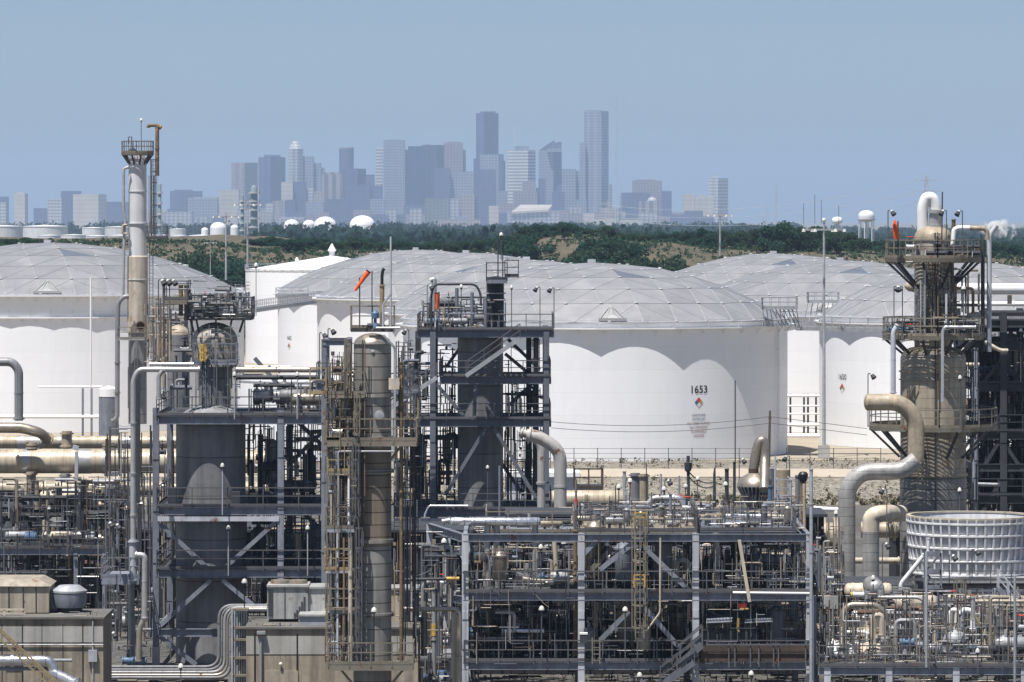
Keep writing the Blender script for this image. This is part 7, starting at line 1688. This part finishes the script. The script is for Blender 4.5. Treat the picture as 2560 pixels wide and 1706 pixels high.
pipe([(2560 + 30, 723), (2445, 723), (2270, 715)], 14, 300, 'white', 'broad white level pipe running off to the right edge', seg=22, flanges=False); pipe([(2600, 760), (2400, 760)], 6, 301, 'white', 'white level pipe beneath the broad white one', seg=14); pipe([(2524, 738), (2524, 760)], 6, 300.5, 'cream', 'cream tee joining the two white level pipes', flanges=False)
t = thing('duct_head', P(2260, 735, 300), 'tan rounded pipe end left of the bottle neck', 'duct cap'); m = MB(); q = P(2290, 716, 299); r = S(15, 300); m.lathe(q, [(r, -1.5)] + [(r * cos(k * pi / 12), .75 * sin(k * pi / 12)) for k in range(0, 7)], 24, (-1, 0, 0)); m.build('cap', M['tan_p'], t, True)
# dark frame at the right edge
SF4 = frame('steel_frame', 'dark heavy steel frame crowded with equipment at the right edge', 'steel structure', [2437, 2508, 2600], 302, 314, 1600, 780, [(800, 2430, 2620, True, False), (858, 2430, 2620, True, False), (960, 2430, 2620, True, True), (1080, 2430, 2620, True, True), (1160, 2430, 2620, False, False), (1240, 2430, 2620, True, True)], .45, .5, 'steel_d', 'steel_d', braces=((2440, 980, 2505, 900, 'f'), (2512, 900, 2560, 980, 'f'), (2440, 1200, 2500, 1100, 'f'), (2450, 1290, 2505, 1200, 'f'), (2512, 1110, 2590, 1230, 'f'), (2510, 960, 2590, 880, 'b')), zbase=0, rail_m='steel_d')
t = thing('air_cooler', P(2500, 858, 303), 'row of dark fan boxes with pale fins high in the dark right frame', 'air cooler'); m = MB(); a, b = P(2478, 782, 303), P(2600, 830, 303); m.box(((a.x + b.x) / 2, 307, (a.z + b.z) / 2), (b.x - a.x, 8, a.z - b.z)); m.build('box', M['shed'], t); m = MB()
for k in range(22): q = P(2480 + k * 5, 796, 302.9); m.box((q.x, 302.95, q.z), (.07, .06, S(10, 303)))
m.build('fin', M['steel_l'], t)
t = thing('wall_panel', P(2450, 860, 301), 'pale square panel in the dark right frame', 'panel'); m = MB(); m.box(P(2443, 800, 301.2), (S(50, 301), .1, S(36, 301))); m.box(P(2445, 838, 301.2), (S(40, 301), .1, S(14, 301))); m.build('panel', M['hvac'], t)
clutter('in the upper part of the dark right frame', 2425, 2600, 870, 1075, 303, 314, 18, ('steel_d', 'steel_d', 'galv', 'steel_d', 'steel'), 3, 8, 5)
clutter('in the lower part of the dark right frame', 2425, 2600, 1085, 1290, 303, 314, 18, ('steel_d', 'steel_d', 'rust', 'steel_d', 'cream', 'galv'), 3, 8, 5)
vbundle(2425, 2600, 870, 1300, 303, 312, 60, ('steel_d', 'shed', 'steel_d'), 2.2); rungs(2425, 2600, 870, 1300, 306, 60)
tangle(2425, 2600, 810, 1300, 302, 314, 520, ('steel_d', 'steel_d', 'steel_d', 'galv', 'rust'), 2.4)
drum(2490, 2545, 1215, 30, 306, 'steel_d', 'dark exchanger barrel in the lower right frame', axis='y', length=5, name='heat_exchanger'); drum(2430, 2470, 1185, 20, 308, 'rust', 'brown drum in the lower right frame', axis='y', length=4)
pipe([(2435, 1145), (2435, 1210), (2500, 1212)], 4, 299, 'galv', 'grey elbow line right of the tan column', bend=.2); pipe([(2462, 855), (2500, 877), (2520, 877)], 5, 298, 'cream', 'cream pipe end at the right of the second round platform', flanges=False); pipe([(2412, 912), (2448, 912)], 5, 297, 'cream', 'short cream pipe right of the tan column shoulder', flanges=False)
pipe([(2440, 870), (2440, 1250)], 5, 296, 'steel', 'blue grey upright pipe between the tan column and the dark frame')
for x, yt, yb, Yq, st, sd, ds in ((2220, 532, 640, 282, 'flood', 1, 'floodlight at the left of the column top platform'), (2366, 532, 640, 282.3, 'flood', -1, 'floodlight in the middle of the column top platform'), (2406, 533, 640, 283, 'flood', -1, 'floodlight at the right of the column top platform'), (2235, 722, 840, 282, 'flood', 1, 'left of two floodlights over the second round platform'), (2256, 722, 840, 282, 'flood', -1, 'right of two floodlights over the second round platform'), (2409, 722, 840, 282, 'dome', 1, 'white shaded lamp right of the bottle neck'),
        (2170, 940, 1068, 280.9, 'flood', 1, 'floodlight at the left of the lowest round platform'), (2400, 946, 1070, 281, 'ball', 1, 'round lamp on the lowest round platform'), (2552, 828, 955, 301, 'ball', 1, 'white lamp on a pole before the dark right frame'), (2217, 1228, 1350, 276, 'flood', -1, 'floodlight on a cream pole left of the ribbed stack'), (2399, 1227, 1300, 281, 'ball', 1, 'round lamp behind the ribbed stack'), (2090, 1284, 1345, 290, 'dome', 1, 'white lamp left of the fat dropping duct')):
    lamp(x, yt, yb, Yq, st, ds, sd)
# ------------------------------------------------------------------ white ribbed fan stack and its tower cell
Yc = 268; c = P(2425, 0, Yc); r0 = S(156, Yc - 3.5); r1 = S(146, Yc - 3.5); zt = Zat(1300, Yc - 3.5); zb = Zat(1443, Yc - 3.5)
t = thing('cooling_tower', (c.x, Yc, 0), 'white ribbed flaring fan stack of a cooling tower at the right edge', 'cooling tower'); C_ = Vector((c.x, Yc, 0)); n = 44
m = MB(); m.lathe(C_, [(r1, zb), ((r0 + r1) / 2 - .05, (zb + zt) / 2), (r0, zt), (r0 - .08, zt), (r1 - .2, zb)], 88); m.build('stack', M['stack'], t, True)
m = MB(); hgt = zt - zb
for k in range(n):
    a = 2 * pi * k / n; u = Vector((sin(a), -cos(a), 0)); m.bar(C_ + u * (r1 + .04) + Vector((0, 0, zb)), C_ + u * (r0 + .04) + Vector((0, 0, zt)), .11, .2, u)
m.build('stave', M['stack'], t)
m = MB()
for f_ in (.0, .24, .47, .69, .9): 
    rr = r1 + (r0 - r1) * f_; m.lathe(C_ + Vector((0, 0, zb + hgt * f_)), [(rr + .005, 0), (rr + .16, 0), (rr + .16, .09), (rr + .005, .12)], 88, ring=True)
m.build('hoop', M['stack'], t)
m = MB(); m.lathe(C_ + Vector((0, 0, zt - .03)), [(r0 - .12, 0), (r0 + .12, 0), (r0 + .12, .1), (r0 - .12, .1)], 88, ring=True); m.build('rim', M['cream'], t)
m = MB(); m.box((c.x + 1, Yc + .5, zb / 2 - .2), (S(330, Yc), 7.6, zb - .5)); m.build('cell_wall', M['gins_d'], t)
m = MB()
for k in range(9): m.box((c.x + 1, Yc - 3.36, zb - .8 - k * .42), (S(328, Yc), .1, .16))
m.build('louvre', M['white'], t)
m = MB(); m.box((c.x + 1, Yc + .5, zb - .2), (S(340, Yc), 8.2, .3)); m.build('deck', M['galv'], t)
m = MB(); a, b = P(2270, 1452, 263.5), P(2580, 1452, 263.5); m.rail([a, b], 1.0, 1.2, .06); m.build('handrail', M['rail'], t)
# ------------------------------------------------------------------ bottom right equipment
frame('steel_frame', 'blue grey front deck beam carrying the equipment at the bottom right', 'steel structure', [2068, 2222, 2390, 2560], 238, 247, 1720, 1668, [(1668, 2045, 2600, True, True)], .34, .4, 'steel_l', 'steel', zbase=-.5, rail_m='rail', deckm='grate')
def D(*a, **k): return drum(*a, **k)
vessel('upright_vessel', 'wide pale lidded vessel low at the left of the right deck', 2092, 243, [(1634, 1668, 52, 'cream')], cat='vessel', dish=.3, headm='white', rings=((1636, 53, 5),), zbase=Zat(1668, 238)); vessel('upright_vessel', 'pale lidded vessel beside the wide one on the right deck', 2182, 244, [(1630, 1668, 38, 'alu_d')], cat='vessel', dish=.34, headm='cream', rings=((1632, 39, 5),), zbase=Zat(1668, 238))
D(2110, 2232, 1478, 20, 262, 'cream', 'cream horizontal drum under the two fat grey ducts', rings=5); D(2060, 2130, 1612, 22, 246, 'cream', 'pale barrel at the lower left of the right deck', rings=2); D(2125, 2200, 1548, 22, 256, 'white', 'white barrel behind the silver arched pipe', rings=4)
D(2225, 2345, 1510, 22, 252, 'cream', 'cream flanged barrel right of the silver arch', rings=3); D(2062, 2240, 1648, 12, 243, 'alu', 'long bright pipe like barrel low on the right deck', rings=6, saddle=True); D(2190, 2232, 1474, 22, 255, 'alu_d', 'dull grey dished head right of the cream drum', axis='y', length=3.5); D(2520, 2600, 1620, 24, 246, 'white', 'white rounded drum at the right edge', rings=3); D(2430, 2480, 1640, 18, 247, 'cream', 'small cream drum right of the twin pipe vessel', rings=2); D(2310, 2366, 1622, 13, 243, 'alu', 'bright stub barrel joined to the twin pipe vessel', rings=2, saddle=False)
pipe([(2106, 1618), (2106, 1535), (2122, 1513), (2190, 1513), (2214, 1535), (2214, 1560)], 8.5, 242, 'bronze', 'silver grey pipe arched over the lower right deck', bend=.8, seg=18); pipe([(2212, 1556), (2212, 1600)], 11, 242, 'alu_d', 'wrinkled grey sleeve on the right leg of the arched pipe', seg=16); pipe([(2208, 1600), (2209, 1650)], 8, 241.6, 'alu', 'bright bulb pipe foot below the wrinkled sleeve', seg=16); pipe([(2104, 1612), (2104, 1640)], 11, 242, 'alu_d', 'square collar at the left foot of the arched pipe', seg=8)
pipe([(2196, 1494), (2295, 1494), (2311, 1502), (2311, 1625)], 4.6, 240.6, 'alu_d', 'grey line running right and dropping before the cream barrel', bend=.3); pipe([(2263, 1500), (2263, 1605)], 4.5, 241, 'alu_d', 'grey drop line with a white bulb over the blue actuator'); pipe([(2252, 1478), (2252, 1460), (2312, 1386)], 5.6, 258, 'white', 'white slanting pipe in front of the ribbed stack', bend=.5, seg=16); pipe([(2320, 1380), (2322, 1345)], 3.6, 258, 'white', 'white bent head above the slanting white pipe')
t = thing('lattice_tower', P(2333, 1500, 257), 'slim dark lattice tower standing before the ribbed stack', 'tower'); m = MB(); xa, xb = 2312, 2352
for x in (xa, xb):
    for Yq in (256, 257.2): m.bar(P(x, 1660, Yq), P(x, 1383, Yq), .12)
for y in (1385, 1430, 1470, 1520): m.bar(P(xa, y, 256), P(xb, y, 256), .12, .3)
for k, y in enumerate((1385, 1430, 1475)): m.bar(P(xa if k % 2 else xb, y, 256.4), P(xb if k % 2 else xa, y + 45, 256.4), .1)
m.build('lattice', M['steel'], t)
t, Cv = vessel('upright_vessel', 'grey upright vessel with a ribbed flange under twin white bent pipes', 2388, 243, [(1596, 1668, 29, 'gins')], cat='vessel', dish=.36, headm='galv', rings=((1602, 31, 7), (1630, 30, 3)), zbase=Zat(1668, 238))
for x, x2, ds in ((2373, 2392, 'left'), (2398, 2432, 'right')):
    pipe([(x, 1570), (x + 2, 1535), (x + 10, 1525), (x2, 1527), (x2, 1575)], 6.6, 243 + (x2 - x) * .02, 'white', ds + ' one of twin white bent pipes over the upright vessel', bend=.5, seg=16)
pipe([(2372, 1572), (2372, 1585)], 7.5, 243, 'gins', 'left pipe stub under the twin white bent pipes', seg=14); pipe([(2400, 1572), (2400, 1585)], 7.5, 243, 'gins', 'right pipe stub under the twin white bent pipes', seg=14)
pipe([(2433, 1530), (2482, 1635)], 3, 241, 'ytan', 'yellow tan slanting strut right of the upright vessel', flanges=False); pipe([(2440, 1630), (2480, 1560)], 2.2, 242, 'rail_t', 'tan brace crossing the slanting strut', flanges=False)
t = thing('control_valve', P(2262, 1612, 240.5), 'blue actuator valve on the lower right deck', 'valve'); m = MB(); m.lathe(P(2248, 1606, 240.5), [(.05, 0), (.2, .02), (.2, .3), (.12, .32), (.12, .45), (.24, .47), (.24, .75), (.05, .77)], 12, (1, 0, 0)); m.build('actuator', M['blue'], t, True); m = MB(); m.lathe(P(2262, 1622, 240.5), [(.14, -.3), (.1, 0), (.1, .3)], 10); m.build('body', M['galv'], t)
t = thing('control_cabinet', P(2077, 1524, 243), 'pale grey square panel at the left of the lower right deck', 'panel'); m = MB(); m.box(P(2077, 1506, 243), (S(36, 243), .2, S(32, 243))); m.build('cabinet', M['hvac'], t); m = MB(); m.bar(P(2077, 1522, 243), P(2077, 1660, 243), .12); m.build('post', M['steel_d'], t)
pipe([(2132, 1487), (2160, 1487)], 6, 242, 'white', 'white cylinder with orange collars on the right deck', name='actuator_cylinder', cat='actuator'); pipe([(2126, 1487), (2131, 1487)], 7, 242, 'yellow', 'left orange collar of the white cylinder', flanges=False, name='collar', cat='collar')
pipe([(2167, 1496), (2168, 1478)], 8, 243, 'alu', 'left bright bulb elbow behind the orange collared cylinder', seg=14, flanges=False); pipe([(2200, 1496), (2201, 1476)], 8, 243, 'alu', 'right bright bulb elbow behind the orange collared cylinder', seg=14, flanges=False); pipe([(2280, 1478), (2370, 1482)], 7, 250, 'black', 'black level pipe before the fan stack deck', seg=12); pipe([(2360, 1496), (2600, 1500)], 10, 256, 'cream', 'cream level pipe under the fan stack deck', seg=16)
pipe([(2537, 1440), (2537, 1706)], 3.4, 236, 'galv', 'tall grey pole at the right edge of the lower deck', flanges=False, name='pole', cat='pole'); pipe([(2316, 1380), (2316, 1668)], 3.2, 237, 'galv', 'tall grey pole before the slim lattice tower', flanges=False, name='pole', cat='pole'); pipe([(2036, 1490), (2036, 1706)], 5, 238.5, 'steel', 'blue grey post at the left end of the lower right deck', flanges=False)
t = thing('fin_fan', P(2270, 1600, 248), 'bank of slatted grey cooler panels behind the grey drop lines', 'cooler'); m = MB()
for k in range(6):
    for j in range(4): m.bar(P(2238 + k * 9, 1535 + j * 12, 249), P(2243 + k * 9, 1545 + j * 12, 249), .16, .05)
m.build('slat', M['hvac'], t); m = MB()
for k in range(5): m.bar(P(2232, 1468 + k * 6, 256), P(2275, 1472 + k * 6, 256), .1, .1)
m.build('slat', M['hvac'], t); m = MB(); m.box(P(2262, 1560, 249.5), (S(62, 249), .1, S(60, 249))); m.build('backing', M['steel_d'], t)
PB = ('alu', 'galv', 'cream', 'white', 'alu_d', 'steel_d', 'steel', 'bronze', 'steel_d', 'rust')
clutter('on the left half of the lower right deck', 2050, 2310, 1500, 1660, 238.6, 256, 30, PB, 2.2, 6, 12); clutter('on the right half of the lower right deck', 2350, 2570, 1480, 1660, 238.6, 256, 26, PB, 2.2, 5.5, 8); clutter('between the front frame and the fat grey ducts', 2036, 2105, 1330, 1480, 242, 262, 9, PB, 2.2, 5, 4); clutter('below the right deck beam', 2050, 2560, 1682, 1706, 239, 252, 10, PB, 2.2, 5, 2)
vbundle(2045, 2590, 1470, 1664, 246, 262, 80, ('galv', 'steel_d', 'rail_t', 'steel_d', 'rust'), 1.3); rungs(2045, 2590, 1480, 1660, 250, 100)
tangle(2045, 2590, 1630, 1666, 238.4, 242, 160, PB, 2.2); tangle(2045, 2330, 1480, 1664, 240, 258, 620, PB + ('steel_d',), 2.0); tangle(2330, 2590, 1470, 1664, 241, 258, 560, PB + ('steel_d', 'steel_d'), 2.1); tangle(2036, 2110, 1290, 1490, 242, 266, 130, PB, 2); tangle(2045, 2590, 1680, 1706, 238, 252, 120, PB, 2)
for x in range(2410, 2560, 22): TG.m.tube([P(x, 1540 - (x % 7) * 9, 240), P(x, 1668, 240)], .035, 6); TG.mark('rail')
cage_ladder(2400, 1448, 1530, 250, 30, 'tan caged ladder below the ribbed fan stack', 'rail_t'); stairs(P(2545, 1530, 250), P(2495, 1470, 250), .8, 'blue grey stair sloping under the right of the fan stack', 'steel', 'steel_l')
cage_ladder(2070, 1392, 1490, 250, 22, 'grey caged ladder left of the fat dropping duct', 'galv'); t = thing('access_platform', P(2090, 1440, 256), 'dark railed landing left of the fat dropping duct', 'platform'); deckbox(t, 2042, 2108, 1436, 254, -.6, 2.5, 'rail', 'steel_d', .2)
shed(2000, 2275, 1470, 268, 6, 'low black shade shelter behind the lower right deck'); shed(2240, 2700, 1330, 322, 6, 'black shade shelter behind the dark right frame')
for x, yt, yb, Yq, st, sd, ds in ((2183, 1447, 1490, 243, 'ball', 1, 'white capped lamp above the cream horizontal drum'), (2373, 1394, 1460, 258, 'flood', 1, 'left of two floodlights in front of the ribbed stack'), (2430, 1380, 1450, 258, 'flood', 1, 'right of two floodlights in front of the ribbed stack'), (2206, 1364, 1470, 262, 'flood', 1, 'white backed floodlight beside the ribbed stack'), (2444, 1630, 1690, 237.4, 'ball', 1, 'small lamp on the front rail of the lower right deck')):
    lamp(x, yt, yb, Yq, st, ds, sd)
zt_, zm_, zl_ = Zat(1328, 241) + .05, Zat(1482, 240) + .06, Zat(1655, 240) + .06
equip('on the rust dusted deck above the middle bay', 1450, 1735, zt_, 242, 248, 9, 11, .45); equip('on the deck above the right bay', 1752, 1985, Zat(1326, 241.2), 242, 248, 8, 12, .45); equip('on the small deck above the left bay', 1220, 1432, Zat(1330, 244.5), 245, 249, 5, 13, .4)
for i, (x0, x1, bay) in enumerate(((1180, 1430, 'left'), (1465, 1730, 'middle'), (1755, 2010, 'right'))):
    equip(f'on the second deck of the {bay} bay', x0, x1, zm_, 241, 251, 8, 20 + i, 1.1); equip(f'on the lowest deck of the {bay} bay', x0, x1, zl_, 241, 251, 7, 30 + i, 1.15)
equip('on the left half of the lower right deck', 2110, 2330, Zat(1668, 238) + .06, 243.5, 246.6, 6, 41, .8, ('galv', 'cream', 'white', 'alu_d', 'steel_d', 'gins')); equip('on the right half of the lower right deck', 2440, 2570, Zat(1668, 238) + .06, 240, 246, 5, 42, .9, ('galv', 'cream', 'white', 'alu_d', 'steel_d', 'gins'))
equip('on the ground left of the front frame', 1010, 1150, .4, 243, 258, 6, 43, 1.3); equip('on the ground under the ribbed fan stack', 2100, 2560, 1.2, 252, 258, 8, 44, 1.4); equip('on the top deck of the centre frame', 1060, 1210, Zat(826, 324) + .06, 325, 332, 6, 45, .8)
equip('in the dark right frame', 2430, 2580, Zat(960, 302) + .06, 303, 312, 6, 46, 1.3, ('steel_d', 'gins_d', 'rust', 'steel_m')); equip('low in the dark right frame', 2430, 2580, Zat(1240, 302) + .06, 303, 312, 6, 47, 1.5, ('steel_d', 'gins_d', 'rust', 'steel_m')); equip('in the middle of the dark right frame', 2430, 2580, Zat(1080, 302) + .06, 303, 312, 6, 48, 1.4, ('steel_d', 'gins_d', 'rust', 'steel_m'))
for x0, x1 in ((1172, 1436), (1462, 1730), (1750, 2012)): tangle(x0, x1, 1345, 1660, 239.6, 243, 200, PAL, 1.3)
tangle(1445, 2010, 1240, 1330, 240.5, 246, 200, PAL, 1.4); tangle(2045, 2590, 1470, 1668, 238.3, 243, 240, PB, 1.4)
tag(TG.build('small_pipework'), 'countless small pipes, fittings and boxes tangled through the plant', 'small pipework', kind='stuff')
# ------------------------------------------------------------------ the air
m = MB(); m.box((0, 15100, 190), (41000, 30900, 384))
hz = bpy.data.materials.new('hazy_air'); hz.use_nodes = True; t_ = hz.node_tree; t_.nodes.remove(t_.nodes['Principled BSDF'])
pv = t_.nodes.new('ShaderNodeVolumePrincipled'); pv.inputs['Color'].default_value = (.43, .585, .835, 1); pv.inputs['Density'].default_value = 6.2e-5; pv.inputs['Anisotropy'].default_value = 0.0
t_.links.new(pv.outputs[0], t_.nodes['Material Output'].inputs['Volume'])
tag(m.build('haze', hz), kind='stuff')
print('pipes', PCOUNT[0], 'objects', len(bpy.data.objects))
for o in bpy.data.objects:
    if 'label' in o and len(o['label'].split()) > 16: print('LONG', o.name, o['label'])
